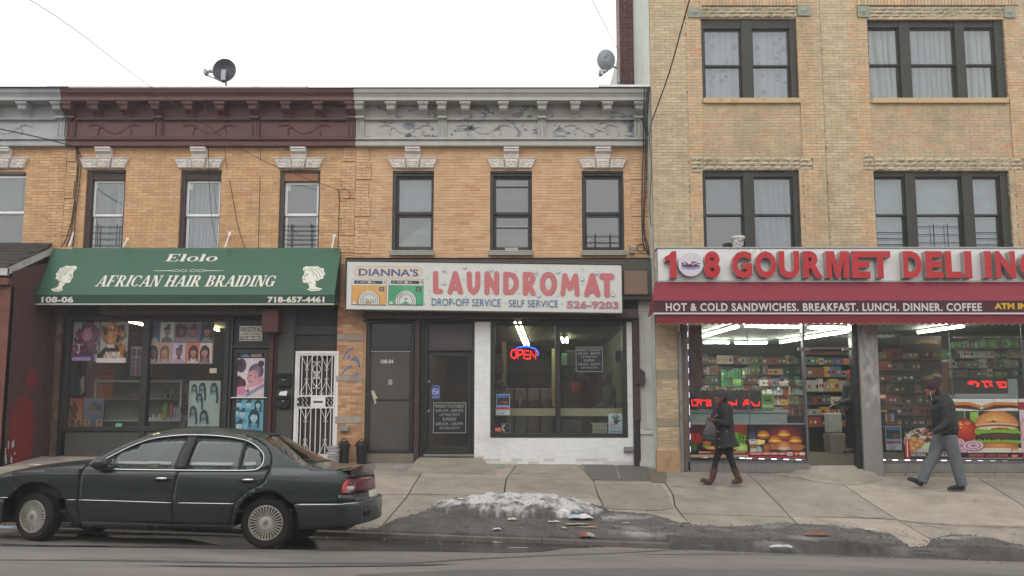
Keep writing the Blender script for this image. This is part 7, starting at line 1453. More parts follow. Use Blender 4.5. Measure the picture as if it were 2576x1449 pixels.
P_ = Print(195, 250, '241814'); P_.rect(60, 225, 180, 240, '8c3020').rect(0, 110, 195, 200, '1c1c14').ell(60, 55, 50, 34, 'a8783c', '6c4420').ell(120, 90, 60, 22, 'b89858', '6c5030', rot=25).ell(90, 60, 30, 16, '8c9c4c').rect(0, 190, 70, 215, '6c2c14').poly([(120, 80), (190, 60), (185, 100), (120, 120)], 'c0a880').ell(140, 140, 30, 14, 'a83c28', '6c2c1c').rect(0, 0, 195, 20, '3c2418')
a = zr(D6, 650, 430, 845, 610, DY + .6); P_.put('poster', 'dark wrap and sandwich poster hanging in the right deli window', 'poster', a[0], a[1], a[2], a[3], DY + .6); q = zr(D6, 843, 428, 916, 750, DY + .7); box_('panel', 'orange brown board beside the wrap poster', 'panel', q, DY + .7, DY + .74, '804a28')
P_ = Print(360, 250, '2c2018'); bun(P_, 230, 130, 115, 80, c0='8c6a38', c1='5c4420'); P_.ell(230, 110, 110, 20, '2c3c1c', '1c2c14').ell(230, 80, 105, 24, '3c2414', '241810').ell(60, 140, 60, 40, '5c2420', '2c1410'); a = zr(D6, 480, 200, 840, 350, DY + 1.2); P_.put('poster', 'dim burger picture high on the deli wall', 'poster', a[0], a[1], a[2], a[3], DY + 1.2)
q = zr(D6, 283, 713, 350, 757, GY - .004); P_ = Print(68, 44, '9c6c44'); P_.rect(12, 12, 56, 32, 'c8c0b4'); P_.put('notice', 'tan framed notice on the deli glass beside the metal pier', 'notice', q[0], q[1], q[2], q[3], GY - .004)
P_ = Print(140, 170, '2c2430'); P_.rect(0, 140, 60, 165, 'b8942c')
for k in range(5): P_.rect(40 + k * 16, 40, 52 + k * 16, 125, rc(['b0a8a0', '9c5c3c', '8c90b0']))
for k in range(4): P_.ell(52 + k * 20, 22, 10, 12, 'c06430', '8c3c1c')
a = zr(D6, 300, 848, 445, 995, DY + .2); P_.put('poster', 'drinks poster above the hugging poster in the deli', 'poster', a[0], a[1], a[2], a[3], DY + .2)
q = zr(D6, 1425, 578, 1512, 755, DY + .4); box_('fridge_side', 'pale side panel right of the second LED board', 'panel', q, DY + .38, DY + .9, '9aa4a2'); q = zr(D6, 945, 712, 1425, 750, DY + .4); box_('ledge', 'white ledge under the right LED board', 'ledge', q, DY + .34, DY + .6, 'a4a8a6')
def leds(lab, pts):
 t = thing('led_strip', lab, 'light strip', pts[0]); mb=MB();mb.tube(pts, .006, 4); mb.build('strip', M('led_tape', 'a8a4a8'), t); mb = MB()
 for a, b in zip(pts, pts[1:]):
  n = int((b - a).length / .026);
  for k in range(n):
   if k % 9 < 4: mb.obox(a.lerp(b, k / n) - Vec((0, .01, 0)), (.016, .008, .016))
 tag(mb.build('diodes', glow('led_white', 'f4e0ff', 4), t), kind='stuff')
L5 = lambda a, b: at(*D5(a, b), GY - .02)
leds('strip of white diodes down and along the left deli window', [L5(28, 60), L5(46, 860), L5(56, 1270), L5(560, 1285), L5(1085, 1298)])
leds('strip of white diodes under the right deli window', [at(*D6(300, 1298), GY - .02), at(*D6(1600, 1312), GY - .02)])
q = zr(D5, 1085, 975, 1140, 1320, DY - .1); o = thing('glass_door', 'open frameless glass door of the deli turned inward', 'door', (do_[0] + .06, DY + .2, q[2])); mb=MB();mb.box(do_[0] + .05, do_[0] + .06, DY + .22, DY + 1.1, fz + .05, do_[3] - .03); mb.build('glass_leaf', glass('door_glass', tint=(.6, .8, .72), refl=.1), o); mb=MB();mb.tube([(do_[0] + .12, DY + .9, .9), (do_[0] + .12, DY + .9, 1.7)], .015, 8); mb.build('handle', M('brushed_metal'), o)
q = zr(D5, 1290, 880, 1440, 1230, DY + 2.2); bn = thing('bin', 'grey waste bin with swing lid inside the doorway', 'bin', ((q[0] + q[1]) / 2, DY + 2.4, q[2])); mb=MB();mb.prism([(q[0] + .06, fz), (q[1] - .06, fz), (q[1], q[3] - .45), (q[0], q[3] - .45)], DY + 2.2, DY + 2.6); mb.build('body', M('bin_grey', '6c6458', rough=.5), bn, bevel=.02); mb=MB();mb.box(q[0] + .03, q[1] - .05, DY + 2.25, DY + 2.55, q[3] - .44, q[3]); mb.build('hood', M('bin_hood', '8c8c84', rough=.4), bn, bevel=.03)
# ============================================================ the parked sedan
YN = 9.52; HWD = .875; YC = YN + HWD; XR = -1.75; RC = .24
xf_ = at(-150, 1240, YN).x
UF, UR = xf_ + RC, XR - RC
def plan(u):
 """arc length along the body outline -> point (x, y) and outward normal"""
 if u < UF:
  s = UF - u; L = PI / 2 * RC
  if s < L: a = s / RC; return xf_ + RC - RC * sin(a), YN + RC - RC * cos(a), -sin(a), -cos(a)
  d = s - L; q = d / (HWD - RC); return xf_ - .10 * (1 - (1 - q) ** 2), YN + RC + d, -1, 0
 if u > UR:
  s = u - UR; L = PI / 2 * RC
  if s < L: a = s / RC; return XR - RC + RC * sin(a), YN + RC - RC * cos(a), sin(a), -cos(a)
  d = s - L; q = d / (HWD - RC); return XR + .10 * (1 - (1 - q) ** 2), YN + RC + d, 1, 0
 return u, YN, 0, -1
UE = UR + PI / 2 * RC + HWD - RC
def gz_(x): return road_z(x, 9.6)
def inset(u, z):
 x = max(UF, min(UR, u)); h = z - gz_(x); i = 0
 if h < .34: i += .06 * ((.34 - h) / .2) ** 1.5
 if h > .6: i += .045 * ((h - .6) / .3) ** 2
 if h > .9: i += .33 * ((h - .9) / .46) ** 1.12 - .02 * ((h - .9) / .3)
 if .40 < h < .56: i -= .008
 if x < UF + .5: i += .05 * ((UF + .5 - x) / .5) ** 2
 if x > UR - .6: i += .03 * ((x - UR + .6) / .6) ** 2
 return i
def body(u, z, off=0, far=False):
 x, y, nx, ny = plan(u); i = inset(u, z) - off; X, Y = x - nx * i, y - ny * i
 if abs(nx) > .9:
  h = z - gz_(x); X = x - nx * ((.0 if h < .58 else .05 + .10 * (h - .58)) - off)
 return Vec((X, 2 * YC - Y if far else Y, z))
def inv(px, py):
 u, z = at(px, py, YN).x, at(px, py, YN).z
 for _ in range(25):
  p = body(u, z); a, b = proj(p); k = p.y / F; u += (px - a) * k; z -= (py - b) * k
  u = max(UF + .01, min(u, UR + .30)); z = max(-.3, min(1.7, z))
 return u, z
c1 = lambda pts: [inv(*C1(*p)) for p in pts]; c2 = lambda pts: [inv(*C2(*p)) for p in pts]
def dens(poly, step=.05, closed=True):
 out = []; n = len(poly)
 for i in range(n if closed else n - 1):
  a, b = poly[i], poly[(i + 1) % n]; k = max(1, int(math.dist(a, b) / step))
  out += [(a[0] + (b[0] - a[0]) * j / k, a[1] + (b[1] - a[1]) * j / k) for j in range(k)]
 if not closed: out.append(poly[-1])
 return out
def rnd(poly, it=2, closed=True):
 for _ in range(it):
  o = []; n = len(poly)
  for i in range(n if closed else n - 1):
   a, b = poly[i], poly[(i + 1) % n]; o += [(a[0] * .75 + b[0] * .25, a[1] * .75 + b[1] * .25), (a[0] * .25 + b[0] * .75, a[1] * .25 + b[1] * .75)]
  poly = o if closed else [poly[0]] + o + [poly[-1]]
 return poly
def inside(p, poly):
 c = False; n = len(poly)
 for i in range(n):
  a, b = poly[i], poly[i - 1]
  if (a[1] > p[1]) != (b[1] > p[1]) and p[0] < (b[0] - a[0]) * (p[1] - a[1]) / (b[1] - a[1]) + a[0]: c = not c
 return c
def patch(name, poly, mat, parent, off=0, holes=(), step=.045, both=True, flip=False):
 P_ = dens(poly, step); vs = [Vec(p) for p in P_]; ed = [(i, (i + 1) % len(P_)) for i in range(len(P_))]
 for h in holes: H_ = dens(h, step); b = len(vs); vs += [Vec(p) for p in H_]; ed += [(b + i, b + (i + 1) % len(H_)) for i in range(len(H_))]
 x0, x1 = min(p[0] for p in P_), max(p[0] for p in P_); z0, z1 = min(p[1] for p in P_), max(p[1] for p in P_)
 nx, nz = int((x1 - x0) / step), int((z1 - z0) / step)
 for i in range(1, nx):
  for j in range(1, nz):
   q = (x0 + (x1 - x0) * i / nx, z0 + (z1 - z0) * j / nz)
   if inside(q, poly) and not any(inside(q, h) for h in holes): vs.append(Vec(q))
 V, E, Fc, *_ = geometry.delaunay_2d_cdt(vs, ed, [], 0, 1e-5)
 ok = []
 for f in Fc:
  c = (sum(V[i].x for i in f) / len(f), sum(V[i].y for i in f) / len(f))
  if inside(c, poly) and not any(inside(c, h) for h in holes): ok.append(tuple(f))
 res = None
 for far in ((False, True) if both else (False,)):
  mb=MB();mb.add([body(v.x, v.y, off, far) for v in V], [f[::-1] if far else f for f in ok])
  o = mb.build(name, mat, parent, smooth=True); sm_ = o.modifiers.new('thick', 'SOLIDIFY'); sm_.thickness = .012; sm_.offset = 1 if far else -1
  sm_.offset = -1
  if res is None: res = o
 return res
def trim(name, line, mat, parent, r=.008, off=.006, closed=False, flat=1):
 for far in (False, True):
  mb=MB();mb.tube([body(u, z, off, far) for u, z in dens(line, .05, closed)], r, 6, closed=closed); mb.build(name, mat, parent, smooth=True)
paint = M('car_paint', '232c29', rough=.31, metal=.25, var=.08, scale=2, bump=.02, bscale=200, coat=.45, stain='3a3c36', stain_amt=.22, stain_scale=1.4)
chrome = M('chrome', 'c8c8c8', rough=.15, metal=1, var=.05, bump=0); rub = M('car_black', '101010', rough=.45, var=.1); tyr = M('tyre_rubber', '1f1c19', rough=.9, var=.25, scale=12, bump=.4, stain='38322b', stain_amt=.5)
cgl = glass('car_glass', tint=(.52, .59, .55), refl=.085)
car = thing('parked_car', 'dark green four door sedan parked at the kerb before the hair salon', 'car', (-4.2, YC, gz_(-4.2)))
arch_f = rnd(c1([(790, 1175), (775, 1110), (735, 950), (695, 850), (640, 775), (560, 712), (470, 684), (390, 677), (290, 690), (200, 733), (120, 808), (70, 900), (45, 1010), (36, 1175)]), 1, False)
gapf = c1([(955, 488), (908, 540), (882, 600), (864, 700), (853, 800), (847, 900), (847, 1000), (862, 1060), (882, 1108)])
fender = c1([(882, 1150), (882, 1108)]) [1:] + []
hoodl = c1([(940, 482), (870, 492), (700, 506), (500, 527), (300, 549), (130, 574), (0, 600), (-150, 634), (-330, 690), (-470, 750), (-560, 810)])
bumpt = c1([(-560, 850), (38, 850)])
sm1 = .0045
fend = [(a - sm1, b) for a, b in gapf] + c1([(880, 1170)]) + arch_f[:-6] + c1([(60, 850)]) + c1([(-560, 850)]) + hoodl[::-1]
patch('fender', fend, paint, car)
patch('front_bumper', c1([(-560, 862), (56, 862), (45, 940), (36, 1040), (36, 1130), (-100, 1150), (-560, 1130)]), paint, car, off=.02)
dg_ = c1([(1966, 548), (1930, 640), (1905, 760), (1893, 900), (1890, 1040), (1904, 1146)])
fdoor = [(a + sm1, b) for a, b in gapf] + c1([(1000, 1112), (1500, 1130)]) + [(a - sm1, b) for a, b in dg_[::-1]] + c1([(1600, 541), (1190, 536), (1028, 512)])
patch('door', fdoor, paint, car)
rgap = c2([(640, 158), (760, 203), (860, 280), (908, 350), (918, 430), (900, 520), (865, 610), (820, 690), (740, 733), (650, 775), (570, 840), (515, 915), (482, 990), (463, 1080), (452, 1158)]); rgap = rnd(rgap, 1, False)
dlo = rnd(c1([(1035, 507), (1190, 533), (1965, 542)]) + c2([(300, 545), (700, 545), (775, 527), (818, 475), (832, 405), (820, 360), (780, 312), (700, 250), (600, 212), (400, 180), (200, 167), (0, 164)]) + c1([(2000, 168), (1900, 174), (1700, 198), (1550, 243), (1400, 305), (1190, 412), (1095, 458), (1040, 488)]), 1)
k_ = [i for i, p in enumerate(rgap) if p[1] < dlo[0][1] - .02][0]
rdoor = [(a + sm1, b) for a, b in dg_] + c2([(100, 1150)]) + [(a - sm1, b) for a, b in rgap[k_:][::-1]] + c2([(700, 551), (0, 548)])
patch('door', rdoor, paint, car)
rail_top = c1([(955, 484), (1100, 402), (1250, 322), (1450, 228), (1600, 172), (1800, 135), (2000, 122)]) + c2([(0, 125), (200, 128), (400, 135), (560, 146), (640, 156)])
gh = c1([(1028, 514)]) + [gapf[0]] + rail_top + [(a - sm1, b) for a, b in rgap[1:k_]] + c2([(700, 549), (0, 546)]) + c1([(1600, 541), (1190, 534)])
sidef = patch('window_frame', gh, paint, car, holes=[dlo], step=.035)
def clip(poly, x0, x1):  # cut an outline between two slanted lines given as ((u,z),(u,z))
 def cutl(P_, a, b, keep):
  o = []; f = lambda p: ((b[0] - a[0]) * (p[1] - a[1]) - (b[1] - a[1]) * (p[0] - a[0])) * keep
  for i in range(len(P_)):
   p, q = P_[i - 1], P_[i]; fp, fq = f(p), f(q)
   if fp * fq < 0: t = fp / (fp - fq); o.append((p[0] + (q[0] - p[0]) * t, p[1] + (q[1] - p[1]) * t))
   if fq >= 0: o.append(q)
  return o
 if x0: poly = cutl(poly, x0[0], x0[1], -1)
 if x1: poly = cutl(poly, x1[0], x1[1], 1)
 return poly
ln = lambda a, b, C: [inv(*C(*a)), inv(*C(*b))]
b0, b1 = ln((1915, 530), (2078, 165), C1), ln((2040, 530), (2175, 165), C1); q0, q1 = ln((545, 530), (622, 220), C2), ln((566, 530), (640, 220), C2); f0, f1 = ln((1188, 525), (1226, 395), C1), ln((1204, 525), (1240, 395), C1)
cxy = (sum(p[0] for p in dlo) / len(dlo), sum(p[1] for p in dlo) / len(dlo)); shr = [(a + (cxy[0] - a) * .012, b + (cxy[1] - b) * .05) for a, b in dlo]
patch('pillar', clip(dlo, b0, b1), rub, car, off=-.004); patch('glazing_bar', clip(dlo, q0, q1), rub, car, off=-.006); patch('glazing_bar', clip(dlo, f0, f1), rub, car, off=-.006); patch('sail_panel', clip(dlo, None, f0), rub, car, off=-.006)
for a, b in ((f1, b0), (b1, q0), (q1, None)): patch('side_glass', clip(shr, a, b), cgl, car, off=-.016, step=.08)
trim('window_trim', [(cxy[0] + (a - cxy[0]) * 1.006, cxy[1] + (b - cxy[1]) * 1.03) for a, b in dlo], chrome, car, r=.0075, off=.004, closed=True)
lampl = c2([(1795, 640), (1745, 650), (1708, 690), (1688, 750), (1676, 805)])
zl0, zl1 = inv(*C2(1700, 808))[1], inv(*C2(1795, 640))[1]
qtop = c2([(650, 156), (750, 175), (850, 203), (930, 262), (1060, 362), (1190, 452), (1285, 500), (1400, 524), (1600, 545), (1765, 562)])
arch_r = rnd(c2([(502, 1160), (512, 1080), (535, 1000), (580, 920), (650, 842), (750, 790), (850, 773), (950, 783), (1040, 828), (1110, 898), (1162, 980), (1195, 1060), (1216, 1160)]), 1, False)
ka = max(range(len(arch_r)), key=lambda i: -abs(arch_r[i][1] - inv(*C2(1140, 905))[1]) - (0 if arch_r[i][0] > -2.9 else 9))
zb_c = inv(*C2(1500, 908))[1]
ktop = max(range(len(arch_r)), key=lambda i: arch_r[i][1])
k2 = min(range(len(rgap)), key=lambda i: abs(rgap[i][1] - arch_r[ktop][1]) + (0 if i > k_ else 9))
quart = qtop + c2([(1790, 625)]) + lampl[1:] + c2([(1680, 812)]) + [(UR + .02, zl0 - .012), (UR + .02, zb_c)] + [arch_r[ka]] + arch_r[ktop:ka][::-1] + arch_r[:ktop][::-1] + [(rgap[-1][0] + .006, arch_r[0][1])] + [(a + sm1, b) for a, b in rgap[::-1]]
patch('quarter_panel', quart, paint, car)
zt_k = inv(*C2(1765, 562))[1]
patch('boot_face', [(UR + .025, zb_c), (UE, zb_c), (UE, zl0 - .004), (UR + .025, zl0 - .004)], paint, car); patch('boot_edge', [(lampl[0][0] + .0, zl1 + .003), (UE, zl1 + .003), (UE, zt_k + .03), (lampl[0][0] + .02, zt_k + .01)], paint, car)
lampr = M('lamp_red', 'b01820', rough=.12, var=.05, bump=.1, bscale=160, coat=.5); lampd = M('lamp_maroon', '5c1a22', rough=.2, var=.1); lampc = M('lamp_clear', 'a8a6a6', rough=.2, var=.05, bump=.2, bscale=120)
um = UR + .16; patch('tail_lamp', rnd(lampl + [(um, zl0), (um, zl1)], 0), lampr, car, off=.006)
patch('lamp_band', [(um + .004, zl0), (UE, zl0), (UE, zl1), (um + .004, zl1)], lampd, car, off=.006)
zm_ = inv(*C2(1780, 722))[1]; ul = inv(*C2(1782, 760))[0]; patch('reversing_lens', [(ul, zl0 + .012), (um - .006, zl0 + .012), (um - .006, zm_), (ul, zm_)], lampc, car, off=.010); patch('reversing_lens', [(um + .01, zl0 + .03), (um + .1, zl0 + .03), (um + .1, zm_), (um + .01, zm_)], lampc, car, off=.010)
for k in range(3): z = zl0 + .02 + .022 * k; trim('lamp_rib', [(inv(*C2(1700, 770))[0], z), (ul - .004, z)], lampc, car, r=.003, off=.007)
bb0 = c2([(1172, 925), (1200, 1010), (1222, 1100), (1232, 1192)]); zb0 = bb0[-1][1]
patch('rear_bumper', bb0[::-1][:0] + [bb0[0], bb0[1], bb0[2], bb0[3]] + c2([(1450, 1188), (1700, 1162)]) + [(UR + .2, zb0 + .035), (UE, zb0 + .05), (UE, zb_c + .012), (UR, zb_c - .006), c2([(1300, 918)])[0]], paint, car, off=.03)
mb=MB();n = 24; us = [UR - .05 + (UE - UR + .05) * i / n for i in range(n + 1)]
for far in (False, True):
 mb=MB();vs = []
 for u in us: vs += [body(u, zb_c + .004, .03, far), body(u, zb_c + .012, -.04, far)]
 mb.add(vs, [(2 * i, 2 * i + 2, 2 * i + 3, 2 * i + 1) for i in range(n)]); mb.build('bumper_shelf', paint, car, smooth=True)
trim('bumper_trim', c2([(1198, 922), (1500, 922), (1700, 921)]) + [(UR + .1, zb_c - .008), (UE, zb_c + .0)], chrome, car, r=.0065, off=.032)
patch('bumper_vent', [(UE - .62, zb0 + .12), (UE - .42, zb0 + .12), (UE - .42, zb_c - .07), (UE - .62, zb_c - .07)], rub, car, off=.036); patch('number_plate', [(UE - .26, zl0 - .0), (UE, zl0 - .0), (UE, zl0 - .12), (UE - .26, zl0 - .12)], M('plate_white', 'b8b8a8', rough=.4), car, off=.012)
trim('door_trim', c1([(862, 874), (1300, 886), (1885, 907)]), chrome, car, r=.0055); trim('door_trim', [inv(*C1(1955, 907))] + c2([(200, 912), (500, 917)]), chrome, car, r=.0055); trim('door_trim', c1([(735, 872), (838, 875)]), chrome, car, r=.0055); trim('bumper_trim', c1([(-560, 848), (-200, 847), (100, 848)]), chrome, car, r=.0055, off=.022)
pst = M('pinstripe', '8a8070', rough=.5, var=0); trim('pinstripe', c1([(0, 640), (100, 612), (300, 590), (600, 585), (880, 586)]), pst, car, r=.002, off=.002); trim('pinstripe', c1([(895, 587), (1950, 592)]), pst, car, r=.002, off=.002); trim('pinstripe', [inv(*C1(1960, 594))] + c2([(500, 600), (860, 602)]), pst, car, r=.002, off=.002); trim('pinstripe', c2([(872, 602), (1300, 604), (1700, 622)]), pst, car, r=.002, off=.002)
sill_ = c1([(884, 1112), (1500, 1134), (1905, 1152)]) + c2([(100, 1154), (490, 1164), (500, 1230), (100, 1222)]) + c1([(1900, 1215), (1400, 1196), (900, 1172), (870, 1150)]); patch('sill', sill_, paint, car, off=-.01)
trim('sill_line', c1([(884, 1111), (1500, 1133), (1905, 1150)]) + c2([(100, 1153), (490, 1162)]), M('pale_edge', '4a5550', rough=.4, var=0), car, r=.003, off=.0)  # even paler line along the lower door edge
for cx, cy, C in ((1788, 645, C1), (668, 660, C2)):
 u, z = inv(*C(cx, cy)); ring = [(u + .11 * cos(t * .5236), z + .036 * sin(t * .5236)) for t in range(12)]
 patch('handle_recess', ring, rub, car, off=.003, step=.03)
 for far in (False, True):
  mb=MB();mb.tube([body(u - .085, z + .004, .012, far), body(u - .03, z + .008, .028, far), body(u + .04, z + .008, .028, far), body(u + .06, z + .006, .014, far)], [.012, .015, .015, .012], 8); mb.build('handle', chrome, car, smooth=True)
fl = rnd(c2([(1100, 628), (1250, 628), (1262, 690), (1250, 765), (1090, 765), (1085, 690)]), 2); trim('fuel_flap', fl, rub, car, r=.0035, off=.001, closed=True)
for nm, line in (('door_gap', gapf), ('door_gap', dg_), ('door_gap', rgap)): trim(nm, line, M('gap_black', '050505', rough=.8, var=0), car, r=.0065, off=-.003)
def loft(name, edge_, mat, crown, nv=14, off=0, inb=0, bulge=(0, 0, 1)):
 mb=MB();e = [body(u, z, off) for u, z in dens(edge_, .06, False)]; n = len(e)
 bv = Vec(bulge); ys = [1 - 2 * j / nv for j in range(nv + 1)]
 vs = []
 for j in range(nv + 1):
  for p in e:
   hw_ = (YC - p.y) - inb; t = 1 - 2 * j / nv; vs.append(Vec((p.x, YC - hw_ * t, p.z)) + bv * crown * (1 - t * t))
 mb.add(vs, [(j * n + i, j * n + i + 1, (j + 1) * n + i + 1, (j + 1) * n + i) for j in range(nv) for i in range(n - 1)]); return mb.build(name, mat, car, smooth=True)
rt = rail_top; ia = min(range(len(rt)), key=lambda i: abs(rt[i][0] - inv(*C1(1560, 190))[0]))
loft('roof', rt[ia:] + qtop[1:3], paint, .055); loft('windscreen', rt[:ia + 1], cgl, .07, inb=.02, bulge=(-.6, 0, .5))
loft('rear_window', qtop[2:7], cgl, .07, inb=.012, bulge=(.6, 0, .6)); loft('boot_lid', qtop[6:], paint, .035); loft('bonnet', hoodl, paint, .07)
mb=MB();zz = zt_k; y0, y1 = YN + .08, 2 * YC - YN - .08
mb.grid(lambda a, v: (XR - .30 + .30 * v + .02 - .10 * (2 * abs(a - .5)) ** 3, y0 + (y1 - y0) * a, zz + .015 + .055 * sin(min(1, v * 1.25) * 1.4) * (1 - (2 * abs(a - .5)) ** 6)), 24, 8); mb.grid(lambda a, v: (XR + .02 - .10 * (2 * abs(a - .5)) ** 3 + .0 * v, y0 + (y1 - y0) * a, zz - .02 + (.089) * v * (1 - (2 * abs(a - .5)) ** 6 * .6)), 24, 3); mb.build('spoiler', M('spoiler_black', '0c0f0e', rough=.12, metal=.3, var=.05, bump=0, coat=1), car, smooth='auto')
u, z = inv(*C1(1145, 470));
for far in (False, True):
 p = body(u, z, .10, far); mb=MB();mb.ell(p, (.095, .07, .075), 14, 9); mb.tube([p + Vec((.05, 0, -.03)), body(u + .12, z - .05, 0, far)], .022, 6); o = mb.build('wing_mirror', paint, car, smooth=True)
alloy = M('dirty_alloy', 'b0aba1', rough=.4, metal=.35, var=.2, scale=8, bump=.1, stain='4a3a2c', stain_amt=.35, stain_scale=14)
wm_ = {}
def wheel(px, py, far, steer, label=None):
 c = at(px, py, YN + .09); x, z = c.x, c.z; yy = YN + .09 if not far else 2 * YC - YN - .09; sg = -1 if not far else 1; rt_ = z - gz_(x) - (.0 if not far else .0)
 q = Matrix.Rotation(steer, 3, 'Z'); z = gz_(x) + rt_ - (.06 if far else 0)
 org = Vec((x, yy, z)); r = rt_; rr_ = r * .675
 w_ = bpy.data.objects.new('wheel', None); linked(w_, car); w_.location = org - ORG[car.name]; ORG[w_.name] = org; mb = MB()
 pr = [(rr_ - .012, .0), (rr_, .012), (rr_ + .02, -.004), (r - .05, -.012), (r - .02, .004), (r - .004, .03), (r, .06), (r, .15), (r - .03, .19), (rr_, .19)]
 mb.lathe([(a, b * -sg) for a, b in pr], org, 'y', 56, rot=q); t_ = mb.build('tyre', tyr, w_, smooth=True, fix=True)
 mb = MB()
 for k in range(84):
  a = k / 84 * 6.283
  for b in (.045, .085, .125): p = Vec((r * 1.002 * cos(a + b), -sg * b, r * 1.002 * sin(a + b))); mb.obox(org + q @ p, (.008, .03, .012), q @ Matrix.Rotation(-a, 3, 'Y'))
 tag(mb.build('tread_blocks', tyr, w_), kind='stuff')
 mb=MB();mb.lathe([(a, b * -sg) for a, b in [(rr_ * .99, .012), (rr_ * .99, -.006), (rr_ * .955, -.008), (rr_ * .92, .006), (rr_ * .9, .05)]], org, 'y', 48, rot=q); mb.lathe([(a, b * -sg) for a, b in [(0, -.012), (.04, -.012), (rr_ * .36, -.004), (rr_ * .38, .02)]], org, 'y', 32, rot=q); mb.build('rim', alloy, w_, smooth='auto')
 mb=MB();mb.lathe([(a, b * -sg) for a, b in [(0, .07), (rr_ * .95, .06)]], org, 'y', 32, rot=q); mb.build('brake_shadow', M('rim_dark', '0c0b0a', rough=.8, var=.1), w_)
 for k in range(30):
  a = 6.283 * (k + .5) / 30; d = Vec((cos(a), 0, sin(a))); mb=MB();w0, w1 = .0078, .0046; tn = Vec((-sin(a), 0, cos(a)))
  P0, P1 = d * rr_ * .36, d * rr_ * .93; o_ = Vec((0, -sg * .0, 0)); dp = Vec((0, -sg * .022, 0))
  vv = [P0 - tn * w1, P0 + tn * w1, P1 + tn * w0, P1 - tn * w0]; fr_ = [org + q @ (v + Vec((0, sg * .004, 0))) for v in vv]; bk = [org + q @ (v + dp) for v in vv]
  mb.add(fr_ + bk, [(0, 1, 2, 3), (0, 3, 7, 4), (1, 5, 6, 2)]); mb.build('spoke', alloy, w_)
 mb = MB()
 for s_ in (-1, 1): mb.tube([org + q @ Vec((s_ * (.002 + .018 * sin(t)), sg * .0135, s_ * (.012 + .018 * cos(t) ) - .0)) for t in [i * .7 for i in range(9)]], .003, 4)
 mb.build('hub_emblem', rub, w_)
for C, cx, cy, st_ in ((C1, 358, 1058, R(-17)), (C2, 852, 1128, 0)):
 wheel(*C(cx, cy), False, st_); wheel(*C(cx, cy), True, st_)
mb=MB();x0, x1 = xf_ + .15, XR - .12; zb = lambda x: gz_(x) + .24
WX = [at(*C1(358, 1058), YN + .09).x, at(*C2(852, 1128), YN + .09).x]
for a, b in ((x0, WX[0] - .36), (WX[0] + .36, WX[1] - .36), (WX[1] + .36, x1)): mb.add([(a, YN + .1, zb(a)), (b, YN + .1, zb(b)), (b, 2 * YC - YN - .1, zb(b)), (a, 2 * YC - YN - .1, zb(a)), (a, YN + .1, zb(a) + .25), (b, YN + .1, zb(b) + .25), (b, 2 * YC - YN - .1, zb(b) + .25), (a, 2 * YC - YN - .1, zb(a) + .25)], [(0, 3, 2, 1), (0, 1, 5, 4), (1, 2, 6, 5), (2, 3, 7, 6), (3, 0, 4, 7), (4, 5, 6, 7)])
mb.box(x0, x1, YN + .34, 2 * YC - YN - .34, zb(-3.8) - .0, zb(-3.8) + .3); mb.build('underbody', rub, car)
for cx in WX:
 x = cx
 for yy0, yy1 in ((YN + .035, YN + .36), (2 * YC - YN - .36, 2 * YC - YN - .035)):
  mb=MB();n = 14; vs = []
  for i in range(n + 1): a = PI * i / n; vs += [(x + .43 * cos(a), yy0, gz_(x) + .28 + .47 * sin(a)), (x + .43 * cos(a), yy1, gz_(x) + .28 + .47 * sin(a))]
  mb.add(vs, [(2 * i, 2 * i + 1, 2 * i + 3, 2 * i + 2) for i in range(n)]); mb.add([(x + .45 * cos(PI * i / n), (YN + .36 if yy0 < YC else 2 * YC - YN - .36), gz_(x) + .25 + .52 * sin(PI * i / n)) for i in range(n + 1)], [tuple(range(n + 1))]); mb.build('wheel_arch', rub, car)
seatm = M('seat_cloth', '8a8478', rough=.85, var=.1, scale=20, bump=.3); dashm = M('dash', '2a2a28', rough=.6)
gzc = gz_(-4)
for x in (-4.55, -3.55):
 for y in (YC - .38, YC + .38):
  mb=MB();mb.obox((x, y, gzc + .48), (.5, .46, .16)); mb.obox((x + .34, y, gzc + .78), (.16, .46, .6), Matrix.Rotation(R(14), 3, 'Y')); mb.obox((x + .45, y, gzc + 1.12), (.1, .26, .17), Matrix.Rotation(R(10), 3, 'Y')); mb.build('seat', seatm, car, bevel=.05)
mb=MB();mb.box(-5.45, -5.1, YN + .14, 2 * YC - YN - .14, gzc + .5, gzc + .86); mb.build('dashboard', dashm, car, bevel=.06)
p = Vec((-5.0, YC + .36, gzc + .85)); mb=MB();q = Matrix.Rotation(R(62), 3, 'Y'); mb.tube([p + q @ Vec((.18 * cos(t * .4), .18 * sin(t * .4), 0)) for t in range(16)], .014, 6, closed=True); mb.tube([p - q @ Vec((.17, 0, 0)), p + q @ Vec((.17, 0, 0))], .02, 5); mb.tube([p, p + q @ Vec((0, 0, -.25))], .03, 5); mb.build('steering_wheel', M('wheel_grey', '5a5c58', rough=.5), car)
mb=MB();mb.box(-5.2, -2.5, YN + .12, 2 * YC - YN - .12, gzc + .36, gzc + .4); mb.build('cabin_floor', dashm, car)
mb=MB();mb.add([(-2.95, YN + .3, gzc + .92), (-2.3, YN + .3, gzc + .9), (-2.3, 2 * YC - YN - .3, gzc + .9), (-2.95, 2 * YC - YN - .3, gzc + .92)], [(0, 1, 2, 3)]); mb.build('parcel_shelf', M('shelf_cloth', '6a6458', var=.1), car)
mb = MB()
for k in range(5): x_p = -2.85 + rnd_() * .4; mb.obox((x_p, YC - .45 + k * .22, gzc + .93), (.22, .15, .006), Matrix.Rotation(rnd_() * 2, 3, 'Z'), rc(['b8ac70', 'a8a898', 'c0b890']))
tag(mb.build('papers', PRINT), 'loose yellowish papers lying behind the rear window of the sedan', 'papers')
